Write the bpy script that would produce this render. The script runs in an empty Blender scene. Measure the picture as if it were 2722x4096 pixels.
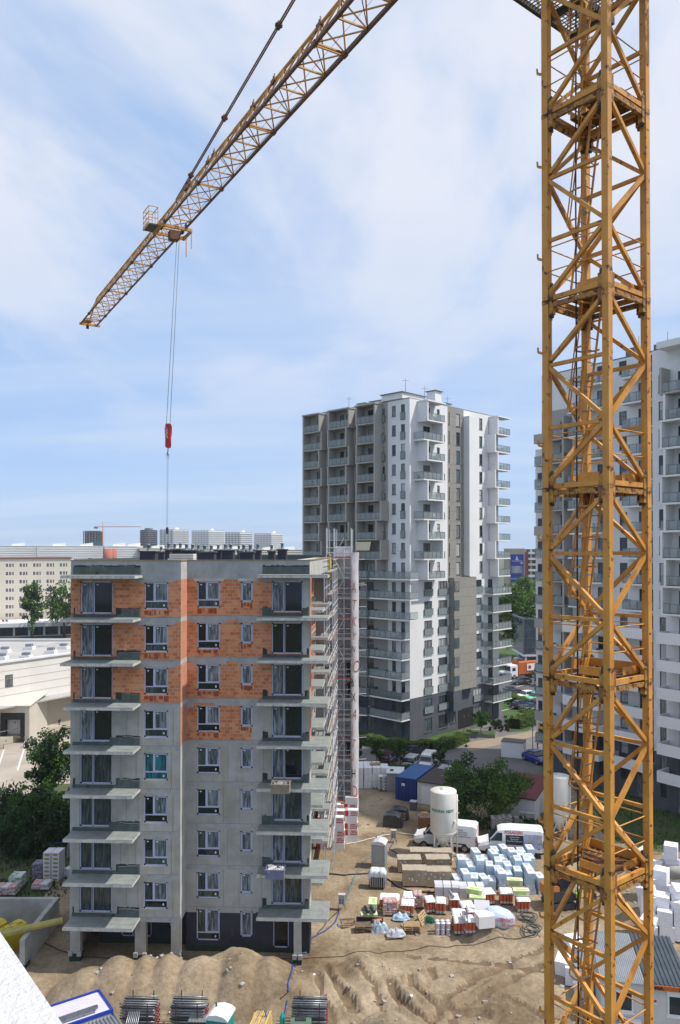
import bpy, math, random
from mathutils import Vector, Matrix, noise
PI = math.pi; R = math.radians
SC = bpy.context.scene; C = SC.collection
H = 28.0                                     # height of the viewpoint over the building site (m)
# ---------------------------------------------------------------- camera
cam = bpy.data.objects.new('camera', bpy.data.cameras.new('camera')); C.objects.link(cam)
cam.location = (0, 0, H); PITCH = 0.7
cam.rotation_euler = (R(90 + PITCH), 0, 0)
cam.data.sensor_fit = 'AUTO'; cam.data.sensor_width = 36; cam.data.lens = 27.57
cam.data.shift_y = 0.0281; cam.data.clip_start = 0.05; cam.data.clip_end = 9000
SC.camera = cam
SC.view_settings.view_transform = 'Standard'; SC.view_settings.look = 'None'
SC.view_settings.exposure = 0.2; SC.view_settings.gamma = 1.0
# ---------------------------------------------------------------- sun and sky
SUN_EL, SUN_AZ = 56, -5                        # elevation; azimuth from +X towards +Y
sd = bpy.data.lights.new('sun', 'SUN'); sd.energy = 4.1; sd.angle = R(1.2); sd.color = (1.0, 0.94, 0.85)
sun = bpy.data.objects.new('sun', sd); C.objects.link(sun); sun.location = (60, 10, 90)
_d = Vector((math.cos(R(SUN_EL)) * math.cos(R(SUN_AZ)), math.cos(R(SUN_EL)) * math.sin(R(SUN_AZ)), math.sin(R(SUN_EL))))
sun.rotation_euler = _d.to_track_quat('Z', 'Y').to_euler()
W = bpy.data.worlds.new('World'); SC.world = W; W.use_nodes = True
def build_world():
 nt = W.node_tree; N = nt.nodes; L = nt.links
 for n in list(N): N.remove(n)
 out = N.new('ShaderNodeOutputWorld'); bg = N.new('ShaderNodeBackground'); L.new(bg.outputs[0], out.inputs[0])
 sky = N.new('ShaderNodeTexSky'); sky.sky_type = 'NISHITA'; sky.sun_disc = False
 sky.sun_elevation = R(SUN_EL); sky.sun_rotation = R(90 - SUN_AZ); sky.altitude = 50
 sky.air_density = 1.0; sky.dust_density = 0.6; sky.ozone_density = 2.5
 tc = N.new('ShaderNodeTexCoord')
 def math_(op, a, b=None, c=None):
  m = N.new('ShaderNodeMath'); m.operation = op
  for i, v in enumerate((a, b, c)):
   if v is None: continue
   if isinstance(v, (int, float)): m.inputs[i].default_value = v
   else: L.new(v, m.inputs[i])
  return m.outputs[0]
 sep = N.new('ShaderNodeSeparateXYZ'); L.new(tc.outputs['Generated'], sep.inputs[0])
 # clouds lie on a high flat layer: direction / (height + a bit)
 zz = math_('MAXIMUM', sep.outputs[2], 0.0); den = math_('ADD', zz, 0.16)
 cx = math_('DIVIDE', sep.outputs[0], den); cy = math_('DIVIDE', sep.outputs[1], den)
 comb = N.new('ShaderNodeCombineXYZ'); L.new(cx, comb.inputs[0]); L.new(cy, comb.inputs[1])
 mp = N.new('ShaderNodeMapping'); L.new(comb.outputs[0], mp.inputs[0])
 mp.inputs['Location'].default_value = CLOUD_OFF; mp.inputs['Scale'].default_value = (1.0, 0.62, 1)
 n1 = N.new('ShaderNodeTexNoise'); n1.inputs['Scale'].default_value = 1.15; n1.inputs['Detail'].default_value = 6.0
 n1.inputs['Roughness'].default_value = 0.56; n1.inputs['Distortion'].default_value = 0.35
 L.new(mp.outputs[0], n1.inputs['Vector'])
 r1 = N.new('ShaderNodeValToRGB'); r1.color_ramp.interpolation = 'EASE'
 r1.color_ramp.elements[0].position = 0.38; r1.color_ramp.elements[1].position = 0.56
 L.new(n1.outputs[0], r1.inputs[0])
 n2 = N.new('ShaderNodeTexNoise'); n2.inputs['Scale'].default_value = 0.7; n2.inputs['Detail'].default_value = 4
 mp2 = N.new('ShaderNodeMapping'); L.new(comb.outputs[0], mp2.inputs[0]); mp2.inputs['Scale'].default_value = (0.5, 2.6, 1)
 mp2.inputs['Location'].default_value = (3.1, 1.2, 0)
 L.new(mp2.outputs[0], n2.inputs['Vector'])
 r2 = N.new('ShaderNodeValToRGB'); r2.color_ramp.interpolation = 'EASE'
 r2.color_ramp.elements[0].position = 0.35; r2.color_ramp.elements[1].position = 0.72
 L.new(n2.outputs[0], r2.inputs[0])
 # cumulus fades out towards the horizon, thin veil stays
 hi = N.new('ShaderNodeMapRange'); L.new(sep.outputs[2], hi.inputs[0])
 hi.inputs[1].default_value = 0.10; hi.inputs[2].default_value = 0.42; hi.inputs[3].default_value = 0.06; hi.inputs[4].default_value = 1.0
 f1 = math_('MULTIPLY', r1.outputs[0], hi.outputs[0])
 f2 = math_('MULTIPLY', r2.outputs[0], 0.5)
 mul = N.new('ShaderNodeMix'); mul.data_type = 'RGBA'; mul.blend_type = 'MULTIPLY'; mul.inputs[0].default_value = 1.0
 L.new(sky.outputs[0], mul.inputs[6]); mul.inputs[7].default_value = SKY_TINT
 def mix(f, a, b):
  m = N.new('ShaderNodeMix'); m.data_type = 'RGBA'
  if isinstance(f, (int, float)): m.inputs[0].default_value = f
  else: L.new(f, m.inputs[0])
  L.new(a, m.inputs[6])
  if isinstance(b, tuple): m.inputs[7].default_value = b
  else: L.new(b, m.inputs[7])
  return m.outputs[2]
 # the pale blue of humid air, same brightness all round the horizon
 a0 = mix(0.78, mul.outputs[2], AIR)
 a1 = mix(f2, a0, VEIL)
 # cloud bodies: brighter rims, greyer middles
 nb = N.new('ShaderNodeValToRGB'); nb.color_ramp.elements[0].color = CLOUD_HI; nb.color_ramp.elements[1].color = CLOUD_LO
 nb.color_ramp.elements[0].position = 0.5; nb.color_ramp.elements[1].position = 0.8
 L.new(n1.outputs[0], nb.inputs[0])
 f1b = math_('MULTIPLY', f1, 0.9)
 a2 = mix(f1b, a1, nb.outputs[0])
 L.new(a2, bg.inputs[0]); bg.inputs[1].default_value = 0.12
CLOUD_OFF = (-4.25, 3.2, 0)
SKY_TINT = (0.85, 0.95, 1.15, 1)
AIR = (3.3, 4.65, 6.95, 1)
VEIL = (5.1, 5.8, 7.0, 1)
CLOUD_HI = (6.2, 6.4, 7.0, 1); CLOUD_LO = (5.5, 5.8, 6.7, 1)
build_world()
# ---------------------------------------------------------------- survey helpers (photo pixels 2722 x 4096 -> metres)
F0, CX0, CY0 = 3137.0, 1361.0, 2165.0
_cp, _sp = math.cos(R(PITCH)), math.sin(R(PITCH))
def ray(sx, sy):
 u = (sx - CX0) / F0; v = -(sy - CY0) / F0
 return Vector((u, _cp - v * _sp, _sp + v * _cp))
def gp(sx, sy, z=0.0):
 r = ray(sx, sy); t = (z - H) / r.z
 return Vector((r.x * t, r.y * t, z))
def yp(sx, sy, Y):
 r = ray(sx, sy); t = Y / r.y
 return Vector((r.x * t, Y, H + r.z * t))
# ---------------------------------------------------------------- materials
MATS = {}
def srgb(*c): return tuple(((x / 255) / 12.92 if x / 255 <= 0.04045 else ((x / 255 + 0.055) / 1.055) ** 2.4) for x in c) + (1,)
def mat(name, col, col2=None, scale=3.0, rough=0.7, metal=0.0, bump=0.0, bscale=None, detail=5, streak=None, spots=None, contrast=(0.35, 0.65), spec=None, alpha=None):
 """noise-mottled procedural material; streak=(colour, scale, amount) adds vertical streaks, spots=(colour, scale, threshold)"""
 if name in MATS: return MATS[name]
 m = bpy.data.materials.new(name); m.use_nodes = True; nt = m.node_tree; N = nt.nodes; L = nt.links
 b = N['Principled BSDF']; b.inputs['Roughness'].default_value = rough; b.inputs['Metallic'].default_value = metal
 if spec is not None: b.inputs['Specular IOR Level'].default_value = spec
 col = tuple(col) + (1,) if len(col) == 3 else col
 tc = N.new('ShaderNodeTexCoord'); cur = None
 if col2 is None: col2 = tuple(min(1, c * 0.86) for c in col[:3])
 col2 = tuple(col2)[:3] + (1,)
 n = N.new('ShaderNodeTexNoise'); n.inputs['Scale'].default_value = scale; n.inputs['Detail'].default_value = detail
 n.inputs['Roughness'].default_value = 0.62
 L.new(tc.outputs['Object'], n.inputs['Vector'])
 r = N.new('ShaderNodeValToRGB'); r.color_ramp.elements[0].position, r.color_ramp.elements[1].position = contrast
 r.color_ramp.elements[0].color = col; r.color_ramp.elements[1].color = col2
 L.new(n.outputs[0], r.inputs[0]); cur = r.outputs[0]
 def mix(f, a, c):
  x = N.new('ShaderNodeMix'); x.data_type = 'RGBA'; L.new(f, x.inputs[0]); L.new(a, x.inputs[6])
  x.inputs[7].default_value = tuple(c)[:3] + (1,); return x.outputs[2]
 if streak:
  sc_, ss, am = streak
  mp = N.new('ShaderNodeMapping'); mp.inputs['Scale'].default_value = (ss, ss, ss * 0.09); L.new(tc.outputs['Object'], mp.inputs[0])
  k = N.new('ShaderNodeTexNoise'); k.inputs['Scale'].default_value = 1.0; k.inputs['Detail'].default_value = 4; L.new(mp.outputs[0], k.inputs[0])
  rr = N.new('ShaderNodeMapRange'); rr.inputs[1].default_value = 0.48; rr.inputs[2].default_value = 0.72; rr.inputs[4].default_value = am
  L.new(k.outputs[0], rr.inputs[0]); cur = mix(rr.outputs[0], cur, sc_)
 if spots:
  sc_, ss, th = spots
  k = N.new('ShaderNodeTexNoise'); k.inputs['Scale'].default_value = ss; k.inputs['Detail'].default_value = 6; k.inputs['Roughness'].default_value = 0.7
  L.new(tc.outputs['Object'], k.inputs[0])
  rr = N.new('ShaderNodeMapRange'); rr.inputs[1].default_value = th; rr.inputs[2].default_value = th + 0.05; L.new(k.outputs[0], rr.inputs[0])
  cur = mix(rr.outputs[0], cur, sc_)
 L.new(cur, b.inputs['Base Color'])
 if bump:
  k = N.new('ShaderNodeTexNoise'); k.inputs['Scale'].default_value = bscale or scale * 4; k.inputs['Detail'].default_value = 6
  L.new(tc.outputs['Object'], k.inputs[0])
  bp = N.new('ShaderNodeBump'); bp.inputs['Strength'].default_value = bump; bp.inputs['Distance'].default_value = 0.05
  L.new(k.outputs[0], bp.inputs['Height']); L.new(bp.outputs[0], b.inputs['Normal'])
 if alpha is not None: b.inputs['Alpha'].default_value = alpha
 MATS[name] = m; return m
def glass(name, col, rough=0.06, streaks=None):
 """dark window pane that mirrors the sky; streaks = colour of clinging plastic film"""
 if name in MATS: return MATS[name]
 m = bpy.data.materials.new(name); m.use_nodes = True; nt = m.node_tree; N = nt.nodes; L = nt.links
 b = N['Principled BSDF']; b.inputs['Roughness'].default_value = rough
 tc = N.new('ShaderNodeTexCoord'); mp = N.new('ShaderNodeMapping'); L.new(tc.outputs['Object'], mp.inputs[0])
 mp.inputs['Rotation'].default_value = (0, R(25 if streaks else 0), 0)
 mp.inputs['Scale'].default_value = (7, 7, 0.9) if streaks else (0.7, 0.7, 0.5)
 n = N.new('ShaderNodeTexNoise'); n.inputs['Scale'].default_value = 1.0; n.inputs['Detail'].default_value = 4; n.inputs['Distortion'].default_value = 0.8
 L.new(mp.outputs[0], n.inputs['Vector'])
 oi = N.new('ShaderNodeObjectInfo'); ad = N.new('ShaderNodeVectorMath'); ad.operation = 'ADD'
 cb = N.new('ShaderNodeCombineXYZ'); ml = N.new('ShaderNodeMath'); ml.operation = 'MULTIPLY'; ml.inputs[1].default_value = 37
 L.new(oi.outputs['Random'], ml.inputs[0])
 for i in range(3): L.new(ml.outputs[0], cb.inputs[i])
 L.new(mp.outputs[0], ad.inputs[0]); L.new(cb.outputs[0], ad.inputs[1]); L.new(ad.outputs[0], n.inputs['Vector'])
 r = N.new('ShaderNodeValToRGB'); L.new(n.outputs[0], r.inputs[0])
 r.color_ramp.elements[0].position = 0.42; r.color_ramp.elements[1].position = 0.72
 r.color_ramp.elements[0].color = tuple(col) + (1,)
 r.color_ramp.elements[1].color = tuple(streaks or [c * 1.8 for c in col]) + (1,)
 L.new(r.outputs[0], b.inputs['Base Color'])
 MATS[name] = m; return m
def clear_glass(name, col=(0.75, 0.88, 0.86), fac=0.62):
 """see-through balustrade glass"""
 if name in MATS: return MATS[name]
 m = bpy.data.materials.new(name); m.use_nodes = True; nt = m.node_tree; N = nt.nodes; L = nt.links
 out = N['Material Output']; b = N['Principled BSDF']; b.inputs['Base Color'].default_value = tuple(c * 0.72 for c in col) + (1,)
 b.inputs['Roughness'].default_value = 0.08
 t = N.new('ShaderNodeBsdfTransparent'); t.inputs[0].default_value = tuple(col) + (1,)
 mx = N.new('ShaderNodeMixShader'); mx.inputs[0].default_value = fac
 L.new(b.outputs[0], mx.inputs[1]); L.new(t.outputs[0], mx.inputs[2]); L.new(mx.outputs[0], out.inputs[0])
 MATS[name] = m; return m
def brick_mat(name, c1, c2, mortar, bw, bh, ms=0.012, rough=0.85, dirt=(0.45, 0.12, 0.03)):
 """blockwork on upright walls: uses object x+y for the run of the wall and z for the courses"""
 if name in MATS: return MATS[name]
 m = bpy.data.materials.new(name); m.use_nodes = True; nt = m.node_tree; N = nt.nodes; L = nt.links
 b = N['Principled BSDF']; b.inputs['Roughness'].default_value = rough
 tc = N.new('ShaderNodeTexCoord'); sp = N.new('ShaderNodeSeparateXYZ'); L.new(tc.outputs['Object'], sp.inputs[0])
 ad = N.new('ShaderNodeMath'); ad.operation = 'ADD'; L.new(sp.outputs[0], ad.inputs[0]); L.new(sp.outputs[1], ad.inputs[1])
 cb = N.new('ShaderNodeCombineXYZ'); L.new(ad.outputs[0], cb.inputs[0]); L.new(sp.outputs[2], cb.inputs[1])
 br = N.new('ShaderNodeTexBrick'); L.new(cb.outputs[0], br.inputs['Vector'])
 br.inputs['Color1'].default_value = tuple(c1) + (1,); br.inputs['Color2'].default_value = tuple(c2) + (1,); br.inputs['Mortar'].default_value = tuple(mortar) + (1,)
 br.inputs['Scale'].default_value = 1.0; br.inputs['Brick Width'].default_value = bw; br.inputs['Row Height'].default_value = bh
 br.inputs['Mortar Size'].default_value = ms; br.inputs['Mortar Smooth'].default_value = 0.3
 n = N.new('ShaderNodeTexNoise'); n.inputs['Scale'].default_value = 0.9; n.inputs['Detail'].default_value = 7; n.inputs['Roughness'].default_value = 0.7; L.new(tc.outputs['Object'], n.inputs[0])
 rr = N.new('ShaderNodeMapRange'); rr.inputs[1].default_value = 0.5; rr.inputs[2].default_value = 0.75; rr.inputs[4].default_value = 0.75; L.new(n.outputs[0], rr.inputs[0])
 x = N.new('ShaderNodeMix'); x.data_type = 'RGBA'; L.new(rr.outputs[0], x.inputs[0]); L.new(br.outputs[0], x.inputs[6]); x.inputs[7].default_value = tuple(dirt) + (1,)
 L.new(x.outputs[2], b.inputs['Base Color'])
 bp = N.new('ShaderNodeBump'); bp.inputs['Strength'].default_value = 0.5; bp.inputs['Distance'].default_value = 0.02; bp.invert = True
 L.new(br.outputs[1], bp.inputs['Height']); L.new(bp.outputs[0], b.inputs['Normal'])
 MATS[name] = m; return m
def corr_mat(name, c1, c2, freq, axis=0, rough=0.45, metal=0.3, bump=0.8):
 """corrugated or ribbed sheet: ribs repeat along one object axis"""
 if name in MATS: return MATS[name]
 m = mat(name, c1, c2, scale=1.5, rough=rough, metal=metal)
 nt = m.node_tree; N = nt.nodes; L = nt.links; b = N['Principled BSDF']
 tc = N.new('ShaderNodeTexCoord'); w = N.new('ShaderNodeTexWave'); w.bands_direction = 'XYZ'[axis]; w.inputs['Scale'].default_value = freq
 L.new(tc.outputs['Object'], w.inputs['Vector'])
 bp = N.new('ShaderNodeBump'); bp.inputs['Strength'].default_value = bump; bp.inputs['Distance'].default_value = 0.06
 L.new(w.outputs[1], bp.inputs['Height']); L.new(bp.outputs[0], b.inputs['Normal'])
 return m
# ---------------------------------------------------------------- mesh builder
class MB:
 def __init__(s): s.v = []; s.f = []; s.m = []; s.mats = []; s.sm = []
 def mi(s, m):
  if m not in s.mats: s.mats.append(m)
  return s.mats.index(m)
 def face(s, pts, m, sm=False):
  n = len(s.v); s.v += [tuple(p) for p in pts]; s.f.append(tuple(range(n, n + len(pts)))); s.m.append(s.mi(m)); s.sm.append(sm)
 def raw(s, vs, fs, m, sm=False):
  n = len(s.v); s.v += [tuple(p) for p in vs]; k = s.mi(m)
  for f in fs: s.f.append(tuple(n + i for i in f)); s.m.append(k); s.sm.append(sm)
 def box(s, x0, x1, y0, y1, z0, z1, m, top=None):
  if x1 < x0: x0, x1 = x1, x0
  if y1 < y0: y0, y1 = y1, y0
  if z1 < z0: z0, z1 = z1, z0
  v = [(x0, y0, z0), (x1, y0, z0), (x1, y1, z0), (x0, y1, z0), (x0, y0, z1), (x1, y0, z1), (x1, y1, z1), (x0, y1, z1)]
  s.raw(v, [(0, 3, 2, 1), (0, 1, 5, 4), (1, 2, 6, 5), (2, 3, 7, 6), (3, 0, 4, 7)], m); s.raw(v, [(4, 5, 6, 7)], top or m); return s
 def obox(s, c, size, rot, m, top=None):
  """box with centre c, size, and rotation matrix or z angle"""
  M = rot if isinstance(rot, Matrix) else Matrix.Rotation(rot, 3, 'Z'); h = [k / 2 for k in size]; c = Vector(c)
  v = [c + M @ Vector((a * h[0], b * h[1], d * h[2])) for d in (-1, 1) for a, b in ((-1, -1), (1, -1), (1, 1), (-1, 1))]
  s.raw(v, [(0, 3, 2, 1), (0, 1, 5, 4), (1, 2, 6, 5), (2, 3, 7, 6), (3, 0, 4, 7)], m); s.raw(v, [(4, 5, 6, 7)], top or m); return s
 def bar(s, p, q, w, h, m, up=(0, 0, 1)):
  """rectangular bar from p to q; w across, h along 'up'"""
  p, q = Vector(p), Vector(q); d = (q - p).normalized(); up = Vector(up)
  if abs(d.dot(up)) > 0.98: up = Vector((1, 0, 0)) if abs(d.x) < 0.9 else Vector((0, 1, 0))
  sd_ = d.cross(up).normalized(); u2 = sd_.cross(d).normalized()
  v = [a + sd_ * (i * w / 2) + u2 * (j * h / 2) for a in (p, q) for i, j in ((-1, -1), (1, -1), (1, 1), (-1, 1))]
  s.raw(v, [(0, 1, 2, 3), (7, 6, 5, 4), (0, 4, 5, 1), (1, 5, 6, 2), (2, 6, 7, 3), (3, 7, 4, 0)], m); return s
 def tube(s, pts, r, m, n=8, cap=True):
  pts = [Vector(p) for p in pts]; rings = []; prev = None
  for i, p in enumerate(pts):
   d = (pts[min(i + 1, len(pts) - 1)] - pts[max(i - 1, 0)]).normalized()
   up = Vector((0, 0, 1)) if abs(d.z) < 0.95 else Vector((1, 0, 0))
   a = d.cross(up).normalized()
   if prev is not None:
    a = (prev - d * prev.dot(d))
    a = a.normalized() if a.length > 1e-5 else d.cross(up).normalized()
   prev = a; b = d.cross(a); rr = r[i] if isinstance(r, (list, tuple)) else r
   rings.append([p + (a * math.cos(2 * PI * k / n) + b * math.sin(2 * PI * k / n)) * rr for k in range(n)])
  v = [x for ring in rings for x in ring]; f = []
  for i in range(len(rings) - 1):
   for k in range(n): f.append((i * n + k, i * n + (k + 1) % n, (i + 1) * n + (k + 1) % n, (i + 1) * n + k))
  s.raw(v, f, m, True)
  if cap: s.raw(rings[0], [tuple(range(n - 1, -1, -1))], m); s.raw(rings[-1], [tuple(range(n))], m)
  return s
 def lathe(s, prof, m, n=24, c=(0, 0, 0), sm=True):
  v = []; f = []
  for (r, z) in prof:
   for k in range(n): a = 2 * PI * k / n; v.append((c[0] + r * math.cos(a), c[1] + r * math.sin(a), c[2] + z))
  for i in range(len(prof) - 1):
   for k in range(n): f.append((i * n + k, i * n + (k + 1) % n, (i + 1) * n + (k + 1) % n, (i + 1) * n + k))
  s.raw(v, f, m, sm); return s
 def prism(s, poly, z0, z1, m, top=None):
  n = len(poly); v = [(x, y, z0) for x, y in poly] + [(x, y, z1) for x, y in poly]
  s.raw(v, [(i, (i + 1) % n, n + (i + 1) % n, n + i) for i in range(n)] + [tuple(range(n - 1, -1, -1))], m)
  s.raw([(x, y, z1) for x, y in poly], [tuple(range(n))], top or m); return s
 def extr(s, poly, axis, a, b, m, sm=False):
  """polygon in the plane across 'axis' extruded from a to b"""
  def P(u, w, t): return {'x': (t, u, w), 'y': (u, t, w), 'z': (u, w, t)}[axis]
  n = len(poly); v = [P(u, w, a) for u, w in poly] + [P(u, w, b) for u, w in poly]
  s.raw(v, [(i, (i + 1) % n, n + (i + 1) % n, n + i) for i in range(n)], m, sm)
  s.raw(v, [tuple(range(n - 1, -1, -1)), tuple(range(n, 2 * n))], m); return s
 def build(s, name, parent=None, loc=(0, 0, 0), rz=0.0, label=None, fix=False):
  me = bpy.data.meshes.new(name); me.from_pydata(s.v, [], s.f)
  for m in s.mats: me.materials.append(m)
  me.polygons.foreach_set('material_index', s.m); me.polygons.foreach_set('use_smooth', s.sm)
  if fix or any(s.sm):
   import bmesh
   bm = bmesh.new(); bm.from_mesh(me)
   if any(s.sm): bmesh.ops.remove_doubles(bm, verts=bm.verts, dist=1e-4)
   bmesh.ops.recalc_face_normals(bm, faces=bm.faces); bm.to_mesh(me); bm.free()
  me.update(); o = bpy.data.objects.new(name, me); C.objects.link(o)
  o.location = loc; o.rotation_euler = (0, 0, rz)
  if parent: o.parent = parent
  if label: o['label'] = label
  return o
def tag(o, label=None, cat=None, group=None, kind=None):
 if label: o['label'] = label
 if cat: o['category'] = cat
 if group: o['group'] = group
 if kind: o['kind'] = kind
 return o
def empty(name, loc=(0, 0, 0), rz=0.0, label=None, cat=None, group=None, parent=None):
 o = bpy.data.objects.new(name, None); C.objects.link(o); o.location = loc; o.rotation_euler = (0, 0, rz); o.empty_display_size = 0.2
 if parent: o.parent = parent
 return tag(o, label, cat, group)
def kids(o): return [c for c in ALLK.get(o.name, [])] if False else list(o.children)
def copy_tree(o, parent=None, loc=None, rz=None, label=None, drop=False):
 c = o.copy(); C.objects.link(c)
 if parent is not None: c.parent = parent
 if loc is not None: c.location = loc
 if rz is not None: c.rotation_euler = (o.rotation_euler.x, o.rotation_euler.y, rz)
 if label: c['label'] = label
 if not drop:
  for ch in list(o.children): copy_tree(ch, c)
 return c
def text(body, size, loc, rot, m, parent=None, name='lettering', ext=0.008, align='LEFT', shear=0.0, bold=0.0, sx=1.0):
 cu = bpy.data.curves.new('text_src', 'FONT'); cu.body = body; cu.size = size; cu.extrude = ext; cu.align_x = align; cu.shear = shear; cu.offset = bold
 cu.resolution_u = 2
 t = bpy.data.objects.new('text_src', cu); C.objects.link(t)
 bpy.context.view_layer.update()
 me = bpy.data.meshes.new_from_object(t.evaluated_get(bpy.context.evaluated_depsgraph_get()))
 bpy.data.objects.remove(t); bpy.data.curves.remove(cu)
 me.materials.clear(); me.materials.append(m)
 o = bpy.data.objects.new(name, me); C.objects.link(o); o.location = loc; o.rotation_euler = rot; o.scale = (sx, 1, 1)
 if parent: o.parent = parent
 return o
# ================================================================ shared materials
conc = mat('concrete', (.43, .425, .41), (.30, .295, .28), scale=0.7, rough=0.9, bump=0.25, bscale=9, streak=((.30, .27, .19), 1.6, .55), spots=((.2, .2, .19), 2.3, .66))
conc2 = mat('concrete_band', (.38, .39, .40), (.28, .29, .30), scale=1.1, rough=0.9, bump=0.3, bscale=8, streak=((.42, .42, .42), 2.2, .4))
conc_pale = mat('concrete_pale', (.5, .5, .48), (.38, .38, .36), scale=1.4, rough=0.9, bump=0.2, bscale=10, streak=((.3, .29, .26), 3, .4))
blockw = brick_mat('hollow_brick', (.66, .27, .12), (.44, .135, .05), (.46, .36, .29), .37, .245, .017, dirt=(.36, .095, .032))
blockw2 = brick_mat('hollow_brick_side', (.56, .25, .15), (.50, .20, .11), (.45, .33, .27), .37, .245, .014, dirt=(.45, .17, .09))
slabtop = mat('slab_board', (.25, .27, .262), (.19, .21, .205), scale=1.6, rough=0.75, bump=0.1, spots=((.42, .43, .41), 1.3, .66))
slabedge = mat('slab_edge', (.58, .58, .55), (.42, .42, .40), scale=2.2, rough=0.85, bump=0.2, bscale=14, streak=((.24, .23, .2), 5, .6))
xps = mat('insulation_green_grey', (.085, .115, .11), (.055, .075, .072), scale=2.5, rough=0.9, spots=((.012, .012, .013), 1.8, .62))
tar = mat('tar', (.014, .014, .016), (.03, .03, .032), scale=4, rough=0.6)
eps_dark = mat('graphite_board', (.045, .045, .06), (.03, .03, .042), scale=0.8, rough=0.95, spots=((.12, .12, .16), .7, .64))
xps_green = mat('plinth_green', (.02, .045, .03), (.015, .03, .02), scale=2, rough=0.9)
frame_m = mat('window_profile', (.50, .55, .72), (.44, .48, .64), scale=3, rough=0.4)
frame_pad = mat('corner_pad', (.012, .012, .02), (.02, .02, .03), scale=5, rough=0.7)
foam = mat('mounting_foam', (.45, .20, .08), (.35, .2, .12), scale=6, rough=0.95)
gl_dark = glass('window_glass', (.008, .011, .014), 0.05)
gl_film = glass('filmed_glass', (.05, .065, .075), 0.3, streaks=(.36, .40, .45))
gl_film2 = glass('dusty_glass', (.022, .032, .033), 0.2, streaks=(.10, .13, .13))
gl_teal = glass('teal_glass', (.01, .07, .09), 0.1, streaks=(.03, .22, .27))
sticker = mat('sticker', (.75, .75, .76), (.7, .7, .7), rough=0.5)
steel = mat('galvanised', (.33, .35, .38), (.22, .24, .27), scale=5, rough=0.42, metal=0.75)
steel_dark = mat('dark_steel', (.07, .075, .08), (.045, .05, .055), scale=5, rough=0.5, metal=0.4)
white_paint = mat('white_render', (.74, .74, .745), (.68, .685, .695), scale=0.25, rough=0.85, bump=0.03)
taupe = mat('taupe_render', (.385, .37, .34), (.345, .33, .305), scale=0.25, rough=0.9)
dark_render = mat('dark_grey_render', (.085, .095, .115), (.065, .072, .088), scale=0.5, rough=0.85, streak=((.11, .12, .14), 1.2, .4))
wood = mat('timber', (.52, .38, .21), (.38, .26, .14), scale=4, rough=0.85, streak=((.3, .2, .1), 6, .5))
wood_old = mat('weathered_timber', (.24, .17, .11), (.15, .11, .07), scale=4, rough=0.9)
def leafmat(name, c1, c2):
 m = mat(name, c1, c2, scale=0.55, rough=0.6, detail=3, contrast=(.3, .7)); b = m.node_tree.nodes['Principled BSDF']
 nt = m.node_tree; L = nt.links; N = nt.nodes
 tr = N.new('ShaderNodeBsdfTranslucent'); mx = N.new('ShaderNodeMixShader'); mx.inputs[0].default_value = 0.22
 tr.inputs[0].default_value = (c1[0] * 1.5, c1[1] * 1.5, c1[2], 1)
 L.new(b.outputs[0], mx.inputs[1]); L.new(tr.outputs[0], mx.inputs[2]); L.new(mx.outputs[0], N['Material Output'].inputs[0]); return m
leaf_a = leafmat('leaf_green', (.075, .165, .022), (.03, .085, .014))
leaf_d = leafmat('leaf_dark', (.026, .068, .017), (.012, .036, .011))
leaf_l = leafmat('leaf_light', (.13, .20, .03), (.06, .12, .02))
leaf_p = leafmat('leaf_purple', (.05, .025, .028), (.025, .018, .018))
bark = mat('bark', (.10, .075, .055), (.06, .045, .035), scale=4, rough=0.95, bump=0.4)

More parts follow.
